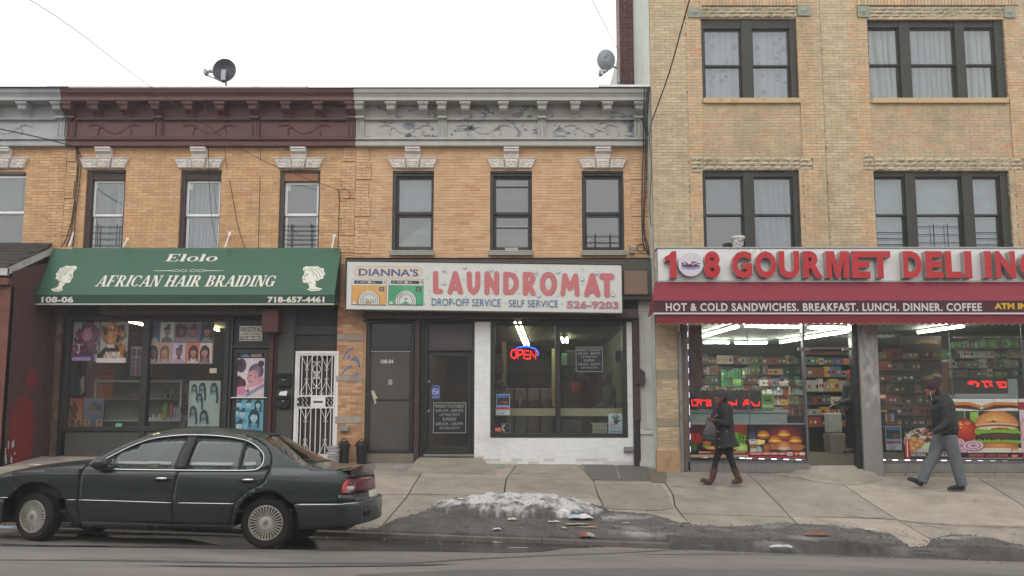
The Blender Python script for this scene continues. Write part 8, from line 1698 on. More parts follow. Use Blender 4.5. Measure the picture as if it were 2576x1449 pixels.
# ============================================================ people
def cr(pts, n):      # smooth run through points, each point a tuple of numbers
 out = []; k = len(pts)
 for i in range(k - 1):
  p0, p1, p2, p3 = pts[max(i - 1, 0)], pts[i], pts[i + 1], pts[min(i + 2, k - 1)]
  for j in range(n):
   t = j / n; out.append(tuple(.5 * (2 * b + (c - a) * t + (2 * a - 5 * b + 4 * c - d) * t * t + (3 * b - a - 3 * c + d) * t ** 3) for a, b, c, d in zip(p0, p1, p2, p3)))
 return out + [tuple(pts[-1])]
def limb(mb, pts, rad, puff=0, pn=1.0, n=6, flat=1, seg=12):
 q = cr([(*p, r) for p, r in zip(pts, rad)], n); L = len(q); rr_ = [max(.004, a[3]) * (1 + puff * (abs(sin(i * pn)) - .5)) for i, a in enumerate(q)]
 mb.tube([a[:3] for a in q], rr_, seg, flat=flat)
def meld(o, vox, sm=4):
 m = o.modifiers.new('meld', 'REMESH'); m.mode = 'VOXEL'; m.voxel_size = vox; m.use_smooth_shade = True
 if sm: s_ = o.modifiers.new('relax', 'SMOOTH'); s_.iterations = sm; s_.factor = .5
 return o
def hand(mb, w_, d, curl, side=1, k=1.0):
 """palm from the wrist along d with four bent fingers and a thumb leaving its side"""
 d = d.normalized(); up = Vec((0, side, 0)); n_ = d.cross(up).normalized(); sp = n_.cross(d).normalized()
 mb.ell(w_ + d * .045 * k, (.048 * k, .022 * k, .036 * k), 8, 6)
 for i in range(4):
  o = (i - 1.5) * .019 * k; L = (.03, .034, .032, .025)[i] * k; p = w_ + d * .08 * k + sp * o; a = d; pts = [w_ + d * .04 * k + sp * o * .7, p]
  for j in range(3): a = (a + n_ * curl * (.6 + .2 * j)).normalized(); p = p + a * L * (1 - .16 * j); pts.append(p)
  mb.tube(pts, [.010 * k, .0095 * k, .0088 * k, .008 * k, .0068 * k], 6)
 t0 = w_ + d * .02 * k - sp * .026 * k; mb.tube([t0, t0 + (d * .6 - sp * .6) * .035 * k, t0 + (d * .95 - sp * .35 + n_ * .4) * .07 * k], [.013 * k, .011 * k, .008 * k], 6)
def figure(label, J, skin, faces=-1, k=1.0, top='1b1a1d', legs='16171a', shoe='3c2418', hat=None, hair='120d0b', puff=0, coat_rad=(.1, .15, .15, .155, .19), coat_end=None, boots=False, loc=None, lower=True, vox=.0075, cuffs=.05, leg_rad=(.095, .085, .062, .045), topname='coat', beard=False, plaid=False):
 base = J['base']; t = thing('person', label, 'person', base); sm_ = M('skin_' + skin, skin, rough=.5, var=.05, bump=.05); H = J['head']; f = faces
 mb=MB();hr_ = .098 * k; nk = J['neck']
 mb.ell(H, (hr_ * .98, hr_ * .78, hr_ * 1.22), 18, 14); mb.ell(H + Vec((f * .038, 0, -.065)) * k, (.058 * k, .052 * k, .06 * k), 12, 9)
 mb.ell(H + Vec((f * .102, 0, -.022)) * k, (.024 * k, .014 * k, .026 * k), 8, 6); mb.ell(H + Vec((f * .086, 0, -.066)) * k, (.02 * k, .026 * k, .014 * k), 8, 6); mb.ell(H + Vec((f * .084, 0, .012)) * k, (.02 * k, .05 * k, .012 * k), 8, 5); mb.ell(H + Vec((f * .078, 0, -.105)) * k, (.024 * k, .028 * k, .02 * k), 8, 5)
 for sg in (-1, 1): mb.ell(H + Vec((-f * .008, sg * .077, -.015)) * k, (.016 * k, .010 * k, .028 * k), 7, 5)
 limb(mb, [H + Vec((-f * .02, 0, -.06)) * k, nk, J['sh']], [.055 * k, .055 * k, .075 * k]); limb(mb, [J['sh'], J['sh'].lerp(J['hip'], .5), J['hip']], [.09 * k, .11 * k, .12 * k])
 for s_ in ('n', 'f'):
  limb(mb, [J['s' + s_], J['e' + s_], J['w' + s_]], [.04 * k, .036 * k, .024 * k]); hand(mb, J['w' + s_], J['w' + s_] - J['e' + s_] if 'h' + s_ not in J else J['h' + s_], .55, -1 if s_ == 'n' else 1, k)
  if lower: limb(mb, [J['hip' + s_], J['k' + s_], J['a' + s_]], [.075 * k, .05 * k, .035 * k]); limb(mb, [J['a' + s_], J['he' + s_] + Vec((f * .02, 0, .03)), J['t' + s_] + Vec((-f * .05, 0, .02))], [.035, .035, .02])
 meld(mb.build('body', sm_, t, fix=True), vox, 2)
 ey = MB()
 for sg in (-1, 1): ey.ell(H + Vec((f * .088, sg * .032, -.005)) * k, (.008, .012, .006), 6, 5, 'd8d0c8'); ey.ell(H + Vec((f * .094, sg * .032, -.005)) * k, (.005, .006, .006), 6, 5, '140c0a')
 ey.ell(H + Vec((f * .102, 0, -.068)) * k, (.006, .02, .006), 6, 4, '6a3030'); ey.build('face_features', PRINT, t)
 mb=MB();mb.ell(H + Vec((-f * .015, 0, .02)) * k, (hr_ * 1.02, hr_ * .86, hr_ * 1.14), 14, 10) if not hat else mb.ell(H + Vec((-f * .035, 0, -.02)) * k, (hr_ * .82, hr_ * .84, hr_ * .95), 14, 10)
 if beard: mb.ell(H + Vec((f * .03, 0, -.09)) * k, (.062 * k, .058 * k, .055 * k), 10, 7)
 mb.build('hair', M('hair_' + hair, hair, rough=.8, var=.3, scale=60, bump=.8, bscale=120), t, smooth=True)
 if not hat: pass
 else:
  mb=MB();n = 16; rings = [(1.02, -.01), (1.08, .01), (1.13, .04), (1.1, .075), (.95, .11), (.6, .135), (.15, .145)]; q = Matrix.Rotation(R(-14) * f * -1, 3, 'Y')
  vs = []
  for r_, z in rings:
   for j in range(n): a = 6.283 * j / n; rj = hr_ * r_ * (1 + .02 * (j % 2)); vs.append(H + Vec((-f * .015, 0, .012)) * k + q @ Vec((rj * cos(a), rj * .86 * sin(a), z * k)))
  mb.add(vs, [(i * n + j, i * n + (j + 1) % n, (i + 1) * n + (j + 1) % n, (i + 1) * n + j) for i in range(len(rings) - 1) for j in range(n)]); mb.build('hat', M('knit_' + hat, hat, rough=.95, var=.3, scale=50, bump=1, bscale=110), t, smooth=True)
 ce = coat_end or J['hip']; mb=MB();tm = M('cloth_' + top, top, rough=.75 if not puff else .6, var=.18, scale=14, bump=.5, bscale=26)
 if plaid: tm = M('plaid', '5c4c5c', rough=.9, var=.5, scale=14, bump=.2)
 spine = [nk + Vec((0, 0, -.0)), J['sh'] + Vec((0, 0, .01)), J['sh'].lerp(J['hip'], .4), J['hip'] + Vec((0, 0, .03)), ce]
 limb(mb, spine, [r * k for r in coat_rad], puff, .95, 7, 1.15, 18)
 for s_ in ('n', 'f'): limb(mb, [J['s' + s_], J['e' + s_], J['w' + s_] + (J['e' + s_] - J['w' + s_]) * .06], [.075 * k, .066 * k, cuffs * k], puff, 1.1, 8)
 limb(mb, [nk + Vec((f * .02, 0, .03)), nk + Vec((-f * .0, 0, -.04))], [.075 * k, .085 * k]); co = mb.build(topname, tm, t, fix=True); meld(co, .011, 3)
 if lower:
  mb=MB();lm_ = M('cloth_' + legs, legs, rough=.85, var=.2, scale=10, bump=.5, bscale=22); limb(mb, [J['hip'] + Vec((0, 0, .08)), J['hip'], J['hip'] + Vec((0, 0, -.06))], [.13 * k, .145 * k, .12 * k], flat=1.15)
  for s_ in ('n', 'f'): a_ = J['a' + s_]; limb(mb, [J['hip' + s_] + Vec((0, 0, .03)), J['hip' + s_].lerp(J['k' + s_], .5), J['k' + s_], J['k' + s_].lerp(a_, .5), a_.lerp(J['he' + s_], .4) if not boots else a_ + (J['k' + s_] - a_) * .2], [leg_rad[0] * k, leg_rad[1] * k, leg_rad[2] * k, leg_rad[3] * k * 1.06, leg_rad[3] * k], .05 if not boots else 0, 1.3)
  meld(mb.build('trousers', lm_, t, fix=True), .011, 2)
  for s_ in ('n', 'f'):
   mb=MB();a_, h_, to = J['a' + s_], J['he' + s_], J['t' + s_]; d = (to - h_).normalized(); up = Vec((-d.z * f, 0, d.x * f)); up = up if up.z > 0 else -up
   limb(mb, [h_ + up * .045 + d * .02, h_.lerp(to, .4) + up * .048, h_.lerp(to, .75) + up * .032, to + up * .022 - d * .02], [.044, .044, .04, .022], flat=.95); mb.obox(h_.lerp(to, .47) + up * .008, ((to - h_).length * .92, .075, .014), Matrix.Rotation(-math.atan2(d.z, d.x), 3, 'Y')); mb.obox(h_ + up * .012 + d * .035, (.06, .07, .024), Matrix.Rotation(-math.atan2(d.z, d.x), 3, 'Y'))
   if boots: limb(mb, [h_ + up * .05 + d * .04, a_ + (h_ - a_) * .35, a_, a_ + (J['k' + s_] - a_) * .38], [.048, .05, .055, .066], .1, 2)
   meld(mb.build('boot' if boots else 'shoe', M('leather_' + shoe, shoe, rough=.5, var=.25, scale=12, bump=.4, bscale=40), t, fix=True), .008, 1)
 return t
V = type(EYE)
def joints(Z, Y, spec, k=.09):
 J = {}
 for n_, (a, b, dy) in spec.items(): J[n_] = at(*Z(a, b), Y + dy)
 return J
HW = Zf(2150, 1200, .2553); HM = Zf(2800, 1180, .28986)
yw = on_walk(*HW(455, 1368)).y
JW = joints(HW, yw, dict(head=(582, 262, 0), neck=(608, 352, 0), sh=(622, 415, 0), hip=(640, 760, 0), sn=(648, 425, -.15), en=(655, 585, -.2), wn=(500, 548, -.14), sf=(600, 425, .15), ef=(560, 580, .16), wf=(452, 512, -.04), hipn=(655, 830, -.07), kn=(700, 1025, -.07), an=(775, 1225, -.07), hen=(845, 1325, -.07), tn=(705, 1345, -.07), hipf=(600, 830, .07), kf=(525, 1010, .06), af=(478, 1240, .05), hef=(450, 1362, .05), tf=(305, 1300, .05)))
JW['base'] = at(*HW(600, 1365), yw); JW['hn'] = V((-1, 0, .25)); JW['hf'] = V((-.4, 0, -.3))
figure('woman walking left in a long black coat, plum knit hat and brown boots', JW, '6e4634', -1, 1.0, '191719', '131418', '4a2a1e', hat='3a343e', coat_rad=(.085, .14, .150, .165, .225), coat_end=at(*HW(655, 885), yw), boots=True, leg_rad=(.09, .085, .06, .05), vox=.006)
mb = MB()
for a, b in ((542, 690), (656, 690), (558, 780), (530, 485), (565, 880)): p = at(*HW(a, b), yw - .19); mb.ell(p, (.012, .006, .012), 8, 5)
bt = mb.build('button', M('brass_button', 'b09468', rough=.3, metal=.8, var=0), bpy.data.objects['person'])
mb=MB();p = [at(*HW(a, b), yw - .155) for a, b in ((468, 430), (520, 400), (528, 470), (500, 500), (462, 500))]; mb.add([q + V((0, -.02, 0)) for q in p], [(0, 1, 2, 3, 4)]); mb.build('purple_top', M('purple_knit', '3c1c48', rough=.9, var=.2), bpy.data.objects['person'])
bg_ = thing('handbag', 'slouchy grey two tone handbag held at the walking woman\'s chest', 'bag', at(*HW(440, 790), yw - .1)); yb = yw - .12
mb=MB();O = [at(*HW(a, b), yb) for a, b in ((432, 548), (470, 548), (515, 610), (524, 700), (505, 798), (360, 782), (346, 700), (398, 610))]; c = sum(O, V()) / 8
for th, kk in ((-.07, .55), (-.05, .86), (0, 1), (.05, .9), (.07, .6)): mb.v += [tuple(c + (q - c) * kk + V((0, th, 0))) for q in O]
mb.c = [(1, 1, 1)] * 40; n = 8; mb.f = [(i * n + j, i * n + (j + 1) % n, (i + 1) * n + (j + 1) % n, (i + 1) * n + j) for i in range(4) for j in range(n)] + [tuple(range(8)), tuple(range(39, 31, -1))]; mb.m = [0] * len(mb.f)
o = mb.build('bag_body', M('grey_leather', '4a484c', rough=.45, var=.15, bump=.3, bscale=14), bg_, smooth=True, fix=True); ss = o.modifiers.new('s', 'SUBSURF'); ss.levels = ss.render_levels = 2
mb=MB();a, b = at(*HW(352, 745), yb), at(*HW(512, 770), yb); mb.prism([(a.x, a.z), (b.x, b.z), (b.x - .02, b.z - .055), (a.x + .015, a.z - .085)], yb - .062, yb + .05); mb.build('dark_base', M('dark_leather', '262220', rough=.5), bg_, bevel=.02)
mb=MB();mb.tube([at(*HW(a, b), yb - .02) for a, b in ((450, 560), (462, 480), (505, 380), (528, 345))], .008, 5); mb.tube([at(*HW(a, b), yb - .03) for a, b in ((440, 550), (446, 510), (465, 545))], .008, 5); mb.build('strap', M('dark_leather'), bg_)
ym = on_walk(*HM(850, 1328)).y
JM = joints(HM, ym, dict(head=(590, 218, 0), neck=(628, 300, 0), sh=(690, 360, 0), hip=(742, 660, 0), sn=(712, 375, -.17), en=(735, 585, -.22), wn=(590, 690, -.2), sf=(665, 380, .17), ef=(640, 560, .22), wf=(545, 660, .1), hipn=(770, 730, -.08), kn=(845, 975, -.08), an=(905, 1235, -.08), hen=(948, 1318, -.08), tn=(750, 1318, -.08), hipf=(690, 720, .08), kf=(600, 960, .08), af=(465, 1210, .08), hef=(482, 1278, .08), tf=(305, 1195, .08)))
JM['base'] = at(*HM(800, 1325), ym); JM['hn'] = V((-.9, 0, -.5)); JM['hf'] = V((-.8, 0, -.3))
figure('man walking left in a black puffer jacket, maroon hat and grey trousers', JM, '7a4c38', -1, 1.1, '141518', '5b5f63', '111113', hat='3c1a24', puff=.06, coat_rad=(.085, .165, .185, .185, .165), coat_end=at(*HM(735, 690), ym), cuffs=.052, leg_rad=(.115, .11, .092, .082), topname='jacket', beard=True, vox=.007)
ep = MB(); ep.tube([at(*HM(a, b), ym - .12) for a, b in ((585, 232), (572, 250), (578, 290), (590, 330))], .004, 5); tag(ep.build('earphone_wire', M('white_wire', 'c8c8c8', var=0)), 'white earphone wire hanging from the ear of the man in the puffer jacket', 'earphones')
def indoor(label, Z, hp, cp, Y, f, k=1.0, **kw):
 """standing or seated figure given by its head and chest in the picture"""
 H = at(*Z(*hp), Y); S = at(*Z(*cp), Y); d = V((0, 0, -1)); J = dict(head=H, neck=H.lerp(S, .62), sh=S, hip=S + V((0, 0, -.5)), base=S + V((0, 0, -1.35)))
 for s_, sg in (('n', -1), ('f', 1)): J.update({'s' + s_: S + V((0, sg * .16, 0)), 'e' + s_: S + V((f * .08, sg * .2, -.27)), 'w' + s_: S + V((f * .3, sg * .14, -.36)), 'hip' + s_: J['hip'] + V((0, sg * .08, -.02)), 'k' + s_: J['hip'] + V((f * .03, sg * .08, -.43)), 'a' + s_: J['hip'] + V((0, sg * .08, -.8)), 'he' + s_: J['hip'] + V((-f * .04, sg * .08, -.86)), 't' + s_: J['hip'] + V((f * .2, sg * .08, -.86))})
 return figure(label, J, kw.pop('skin', '4a2c20'), f, k, vox=.012, **kw)
indoor('woman in olive folding laundry behind the right laundromat pane', A5, (1712, 825), (1722, 900), FY + 1.3, -1, top='3c3c2c', legs='24242a')
indoor('dark haired customer waiting at the left inside the laundromat', A5, (1055, 870), (1052, 935), FY + 1.9, 1, top='24202a', legs='1c1c20')
indoor('customer in black with red cap standing in the deli doorway', D5, (1492, 560), (1480, 650), DY + 1.3, -1, top='15151a', legs='141416', hat='8c1c1c')
indoor('seated client in a plaid shirt beside the salon display case', A4, (1140, 1075), (1150, 1145), FY + .75, 1, .85, top='4c4456', legs='2a3450', lower=False, plaid=True)
# ============================================================ the far side of the street, seen in the glass
random.seed(5)
dk = [('6a4a3c', '8a8078'), ('7a7468', '5a5048'), ('5a4438', '8c8478'), ('8a7a64', '4a4440')]
for i in range(9):
 x0 = -43 + i * 9.6; c = dk[i % 4]; h_ = ru(6.6, 8.2); t = thing('row_house', ['dark red', 'grey', 'brown', 'tan', 'dull red', 'pale brown', 'sooty', 'ochre', 'plum'][i] + ' two storey house across the street, seen only as a reflection', 'house', (x0 + 4.5, -15, 0)); mb=MB();mb.box(x0, x0 + 9.6, -20, -15, -1, h_); mb.build('wall', M('far_' + c[0], c[0], var=.2), t)
 mb=MB();mb.box(x0 - .1, x0 + 9.3, -20, -14.7, h_, h_ + .35); mb.build('roof', M('far_' + c[1], c[1]), t)
 for k in range(3):
  for z in (1.4, 4.6): mb=MB();mb.box(x0 + 1 + k * 2.8, x0 + 2.4 + k * 2.8, -14.98, -14.9, z, z + 1.7); mb.build('window', M('far_glass', '2a2e34', rough=.2, var=0), t)
bark = M('bark', '3a332d', rough=.9, var=.3)
for i, (x, y) in enumerate(((-9, -9), (2.5, -10), (9.5, -8.6), (15, -9.5))):
 t = thing('bare_tree', ['bare winter tree opposite the salon', 'bare winter tree opposite the laundromat', 'bare winter tree opposite the deli door', 'bare winter tree opposite the far end of the deli'][i] + ', reflected in the windows', 'tree', (x, y, 0)); mb=MB();br = []
 def grow(p, d, L, r, dep, m):
  q = p + d * L; m.tube([p, p.lerp(q, .5) + Vec((ru(-.06, .06) * L, 0, 0)), q], [r, r * .85, r * .68], 5)
  if dep:
   for k in range(3): grow(q, (d + Vec((ru(-.7, .7), ru(-.7, .7), ru(-.1, .5)))).normalized(), L * ru(.6, .82), r * .62, dep - 1, m)
 mb.tube([(x, y, -.5), (x, y, 2.6)], [.2, .15], 7); mb.build('trunk', bark, t); mb=MB();grow(Vec((x, y, 2.6)), Vec((0, 0, 1)), 2.0, .13, 5, mb); mb.build('crown', bark, t)
# ============================================================ chimney, dishes, cables
Zd = Zf(1900, 100, 400 / 1449.)
yc = FY + 1.6; q = zr(Zd, 272, -700, 476, 640, yc); ch = thing('chimney', 'dark red brick chimney rising against the deli building', 'chimney', ((q[0] + q[1]) / 2, yc, q[2])); zroof = zc
mb=MB();mb.box(q[0], q[1], yc, yc + .6, zroof, q[3]); mb.build('core', M('mortar_chimney', '8a7468', rough=.95, var=.2), ch)
brickwork(ch, q[0], q[1], zroof, q[3], yc, [], lambda x, z: rc(['4a2a28', '552f2c', '40241f', '4f2b2a']), L=.255, H=.085, mat=dbm, gap=.012)
dgm = M('dish_grey', '3a3b44', rough=.45, var=.08, bump=0); mast = M('galvanised', '8f9294', rough=.45, metal=.5, var=.2)
def dish(label, cx, cy, rx, ry, Y, Zs, col, lnb, foot, front):
 c = at(*Zs(cx, cy), Y); r = at(*Zs(cx + rx, cy), Y).x - c.x; rz = r * ry / rx; t = thing('satellite_dish', label, 'satellite dish', at(*Zs(*foot), Y + .15)); mb = MB()
 pr = [(0, .0), (r * .4, .012), (r * .75, .045), (r * .96, .085), (r, .09)]; pr = [(a, -.09 + b if front else -b) for a, b in pr]
 mb.lathe([(a, b * (1 if not front else 1)) for a, b in pr], (0, 0, 0), 'y', 36); mb.v = [(x + c.x, y + c.y, z * rz / r + c.z) for x, y, z in mb.v]; o = mb.build('reflector', col, t, smooth=True); s_ = o.modifiers.new('t', 'SOLIDIFY'); s_.thickness = .01
 f_ = at(*Zs(*foot), Y + .15); yy = Y - .06 if front == 'back' else Y + .12
 mb=MB();mb.tube([f_, V((f_.x, f_.y, c.z - rz * .5)), V((c.x, Y + .1, c.z - rz * .2))], .025, 7); mb.obox((c.x, Y + (-.1 if not front else .08), c.z - rz * .45), (.09, .07, .22)); mb.build('mast', mast, t, smooth=False)
 p = at(*Zs(*lnb), Y - .28); mb=MB();mb.tube([V((c.x, Y - .02, c.z - rz * .95)), p + V((.03, 0, -.06)), p], .014, 6); mb.build('feed_arm', mast, t); mb=MB();mb.obox(p, (.06, .16, .1)); mb.ell(p + V((.09, 0, .03)), (.05, .05, .04), 8, 6); mb.build('receiver', M('receiver_grey', 'a8a8a4'), t, bevel=.01)
dish('dark round satellite dish seen from behind on the brown cornice roof', 1604, 112, 84, 87, 16.7, A1, dgm, (1465, 115), (1606, 215), False)
dish('pale grey satellite dish fixed beside the red chimney', 115, 333, 103, 128, 17.3, Zd, M('dish_pale', '7d8488', rough=.4, var=.1, bump=0), (48, 480), (262, 590), True)
cab = M('cable_black', '1a1918', rough=.6, var=.1)
def cable(label, pts, r=.009, sag=0, grp=None):
 q = cr([tuple(p) for p in pts], 6); tag((lambda m: (m.tube(q, r, 5), m.build('cable', cab))[1])(MB()), label, 'cable', grp)
cable('thin wire slanting down from the sky across the brown cornice', [at(35, -25, 9), at(180, 68, 10.5), at(370, 211, 13), at(640, 393, 15.8), at(852, 478, FY - .05)], .0055)
cable('black service cable entering at the left over the grey cornice', [at(*A1(-60, 500), 14), at(*A1(0, 515), 15), at(*A1(300, 580), 15.9), at(*A1(545, 645), FY - .06)], .011)
cable('thin wire dropping from the sky to the chimney', [at(1480, -30, 12), at(1500, 20, 13), at(1557, 130, 17.9)], .006)
cable('thick cable falling across the beige brick corner', [at(*A3(275, -30), 12.5), at(*A3(225, 150), 14), at(*A3(150, 420), 15.4), at(*A3(50, 700), 15.95)], .013)
cable('bundle cable down the beige building corner to the junction', [at(*A3(50, 700), 15.95), at(*A3(38, 800), 15.98), at(*A3(47, 980), 15.98), at(*A3(38, 1200), 15.98), at(*A3(48, 1310), 15.98)], .008)
for i, (o_, l) in enumerate(((0, 'first'), (14, 'second'), (-10, 'third'))): cable(l + ' strand of the cable drop beside the left window', [at(*A1(545 + o_ * .3, 645), FY - .05), at(*A1(562 + o_, 740), FY - .045), at(*A1(545 + o_, 960), FY - .045), at(*A1(522 + o_, 1140), FY - .045), at(*A1(500 + o_ * 2, 1270), FY - .045), at(*A1(470 + o_ * 3, 1350), FY - .045)], .008)
for i, (a, l) in enumerate(((((1455, 290), (1462, 440), (1480, 640), (1483, 800), (1495, 1010), (1510, 1180), (1545, 1360)), 'loose cable hanging over the middle salon window'), (((1595, 640), (1608, 760), (1650, 980), (1690, 1200), (1740, 1365)), 'cable curving down right of the middle salon window'), (((1850, 450), (1852, 700), (1845, 1000), (1835, 1365)), 'straight cable down the wall before the third salon window'), (((2395, 940), (2412, 970), (2408, 1150), (2402, 1370)), 'short cable dropping by the quoins to the awning'))): cable(l, [at(*A1(*p), FY - .03 if p[1] > 640 else 16.12) for p in a], .0055)
p = at(*A1(2445, 985), FY - .05); cable('coil of wire looped on the quoins', [p + V((.12 * cos(t), 0, .13 * sin(t))) for t in [i * .52 for i in range(14)]], .005)
for k, (dx, l) in enumerate(((0, 'main black cable down the laundromat corner'), (18, 'second cable bunched at the laundromat corner'), (30, 'third cable bunched at the laundromat corner'))): cable(l, [at(*A2(2238 + dx, 215), 16.06), at(*A2(2234 + dx * .9, 400), 16.1), at(*A2(2232 + dx * .8, 640), FY - .14), at(*A2(2222 + dx, 900), FY - .08), at(*A2(2222 + dx * .5, 1200), FY - .08), at(*A2(2235 + dx, 1345), FY - .08), at(*A2(2285, 1425), FY - .08)], .012 - .002 * k)
for k, dx in enumerate((0, 7, 13)): cable(['left', 'middle', 'right'][k] + ' slack cable bundled under the cornice end', [at(*A2(2262 + dx, 215), 16.05), at(*A2(2250 + dx, 330), 16.05), at(*A2(2242 + dx, 450), 16.05), at(*A2(2250 + dx, 560), 16.1)], .02)
p = at(*A2(2210, 1360), FY - .06); cable('small coil of cable at the laundromat corner', [p + V((.075 * cos(t), 0, .075 * sin(t))) for t in [i * .5 for i in range(26)]], .009)
q = zr(A2, 2135, 1352, 2168, 1398, FY - .1); box_('cable_box', 'small grey cable box under the laundromat corner coil', 'box', q, FY - .1, FY, '85847e')
for lab, Zs, a, Y in (('grey electrical box low on the brick pier', A5, (64, 1116, 118, 1150), FY), ('grey outlet box low on the white brick wall', A5, (1815, 1243, 1868, 1275), FY)): q = zr(Zs, *a, Y - .09); box_('outlet_box', lab, 'box', q, Y - .09, Y - .008, '83827e', bevel=.012)
for i, (a, lab) in enumerate(((88, 'black plastic bin by the white gate and pier'), (196, 'black plastic bin between the pier and the hall door'))):
 w0 = on_walk(*A5(a, 1338)); p = at(*A5(a, 1338), FY - .2); t = thing('bin', lab, 'bin', p); mb=MB();h_ = .40; mb.lathe([(.07, -.1), (.09, 0), (.105, h_ * .75), (.125, h_ * .76), (.125, h_ * .86), (.1, h_ * .88), (.09, h_), (0, h_ + .01)], p, 'z', 18); mb.build('body', M('bin_black', '1d1c1b', rough=.45, var=.2), t, smooth='auto')
 mb=MB();mb.tube([p + V((-.06, 0, h_)), p + V((0, 0, h_ + .06)), p + V((.06, 0, h_))], .01, 5); mb.build('handle', M('bin_black'), t)
p = at(*A4(2058, 1398), FY - .28); mb=MB();random.seed(8)
for k in range(12): mb.obox(p + V((ru(-.02, .02), 0, .025 + k * .026)), (.20, .24, .022), Matrix.Rotation(ru(-.2, .2), 3, 'Z'), rc(['b0aca6', 'a09c98', 'c4c0ba', '8a8884']))
tag(mb.build('newspaper_stack', PRINT), 'stack of newspapers dumped at the foot of the white gate', 'newspapers')
def scrap(label, p, s_, col, kind='scrap', flat=.35, seed=0, col2=None):
 random.seed(seed); n = 7; mb=MB();vs = []
 for j in range(n + 1):
  for i in range(n + 1): u, v = i / n - .5, j / n - .5; vs.append(p + V((u * 1.3 * s_[0] * (1 + ru(-.15, .15)), v * s_[1] * (1 + ru(-.15, .15)), .012 + s_[2] * (.5 + .5 * noise.noise(V((u * 3 + seed, v * 3, seed)))) * (1 if abs(u) < .4 and abs(v) < .4 else flat))))
 cs = [hx(col) if (not col2 or (k % (n + 1)) < n * .55) else hx(col2) for k in range(len(vs))]; mb.add(vs, [(j * (n + 1) + i, j * (n + 1) + i + 1, (j + 1) * (n + 1) + i + 1, (j + 1) * (n + 1) + i) for j in range(n) for i in range(n)], cs); tag(mb.build(kind, M('litter_print', attr=True, rough=.5, var=.15, scale=40, bump=.3)), label, 'litter', 'litter lying along the kerb')
def g5(x, y, road_=False):
 p = (on_road if road_ else on_walk)(*G5(x, y)); hh = dirt_h(p.x, p.y); sh = snow_h(p.x, p.y) if abs(p.x - cx0) < 1.7 and abs(p.y - cy0) < .75 else 0; p.z += max(hh, 0) + max(0, sh * .8); return p
L_ = [('crumpled white and blue paper cup wrapper on the grit', 1160, 330, (.26, .16, .10), 'a9b8c4', 'c8c4bc', 0), ('tan cardboard scrap under the blue wrapper', 1130, 375, (.24, .12, .03), '8f826c', None, 0), ('rust red cup lying on the kerb edge', 1215, 455, (.15, .08, .10), '8a4a3c', '9c9488', 0), ('pink bottle cap disc on the grit', 634, 282, (.05, .05, .02), 'b07478', None, 0), ('cream crumpled tissue on the grit left of centre', 598, 340, (.10, .06, .05), 'c4bc9c', None, 0), ('white scrap of tissue near the kerb edge', 475, 410, (.09, .06, .04), 'b4b0a8', None, 0), ('long white plastic scrap right of the cap', 940, 355, (.13, .06, .03), 'b0b0ac', None, 0), ('yellow and white wrapper in the gutter', 1385, 488, (.26, .05, .04), 'c8c48c', 'c0c0b8', 1), ('flattened pinkish carton in the gutter', 1540, 487, (.27, .05, .02), '8f7a70', None, 1), ('white paper plate lying in the gutter', 2010, 503, (.34, .12, .02), 'b4b8a8', None, 1), ('cream rectangular card on the grit', 1532, 362, (.09, .03, .01), 'c0bca8', None, 0), ('green orange wrapper beside the paper cup', 1215, 398, (.20, .05, .03), '7a9080', 'b08060', 0), ('grey flat wrapper at the left of the grit', 175, 245, (.08, .05, .04), 'b8b4a4', None, 0), ('orange strip frozen into the snow top', 830, 112, (.12, .08, .02), 'c05838', None, 0), ('green scrap frozen into the snow', 838, 146, (.10, .05, .02), '3c8a5c', None, 0), ('twisted pale strip of plastic on the grit', 1025, 405, (.05, .12, .02), 'a4a494', None, 0), ('white plastic scrap floating in the gutter water', 476, 497, (.09, .04, .02), '989890', None, 1), ('long pale straw wrapper in the gutter', 645, 540, (.19, .03, .01), '8c8884', None, 1), ('blue grey plastic bit in the grit', 905, 305, (.07, .04, .02), '8c9498', None, 0)]
for i, (lab, x, y, s_, c, c2_, rd_) in enumerate(L_): scrap(lab, g5(x, y, bool(rd_)), s_, c, 'scrap', seed=i, col2=c2_)
def d_(x, y, walk=True): p = (on_walk if walk else on_road)(x, y); p.z += .012 + max(0, dirt_h(p.x, p.y)); return p
L2 = [('brown leaf shaped scrap on the grit before the deli', 2055, 1362, (.26, .1, .06), '7c4c34', 1), ('white carton in the gutter before the deli door', 1966, 1383, (.22, .08, .06), 'b4b4b0', 1), ('flat white cup lid in the gutter left of the carton', 1922, 1386, (.16, .06, .03), 'a8a49c', 0), ('white napkin in the gutter at right', 2407, 1390, (.24, .09, .03), 'b4b0b0', 0), ('white scrap in front of the man\'s rear shoe', 2370, 1236, (.1, .04, .01), 'b8b8b4', 1), ('green crisp packet at the corner of the concrete ramp', 1259, 1177, (.12, .08, .09), '6c9a5c', 1), ('white paper scrap by the cellar hatch', 1446, 1179, (.05, .03, .01), 'c0c0bc', 1), ('white wrapper on the slab behind the sedan boot', 1001, 1176, (.14, .03, .01), 'b8b8b4', 1), ('small white scrap below the wrapper behind the sedan', 996, 1181, (.08, .03, .01), 'b8b8b4', 1), ('pale flyer trodden on the slab before the white wall', 1300, 1192, (.1, .05, .01), 'a49c98', 1), ('second pale flyer trodden before the white wall', 1367, 1192, (.12, .05, .01), 'a8a09c', 1), ('white scrap near the joint behind the car', 1016, 1252, (.08, .03, .01), 'b8b4b0', 1), ('white plastic on the pavement at the far left', 88, 1174, (.16, .06, .04), 'b0b4b4', 1), ('pale blue wrapper in the gutter at the left edge', 14, 1333, (.2, .08, .04), '8c98a4', 0), ('pinkish flat paper at the edge of the grit', 1715, 1317, (.2, .08, .01), '9a8478', 1), ('white scrap at the grit edge near the kerb end', 2190, 1349, (.12, .05, .03), 'a8a8a0', 1)]
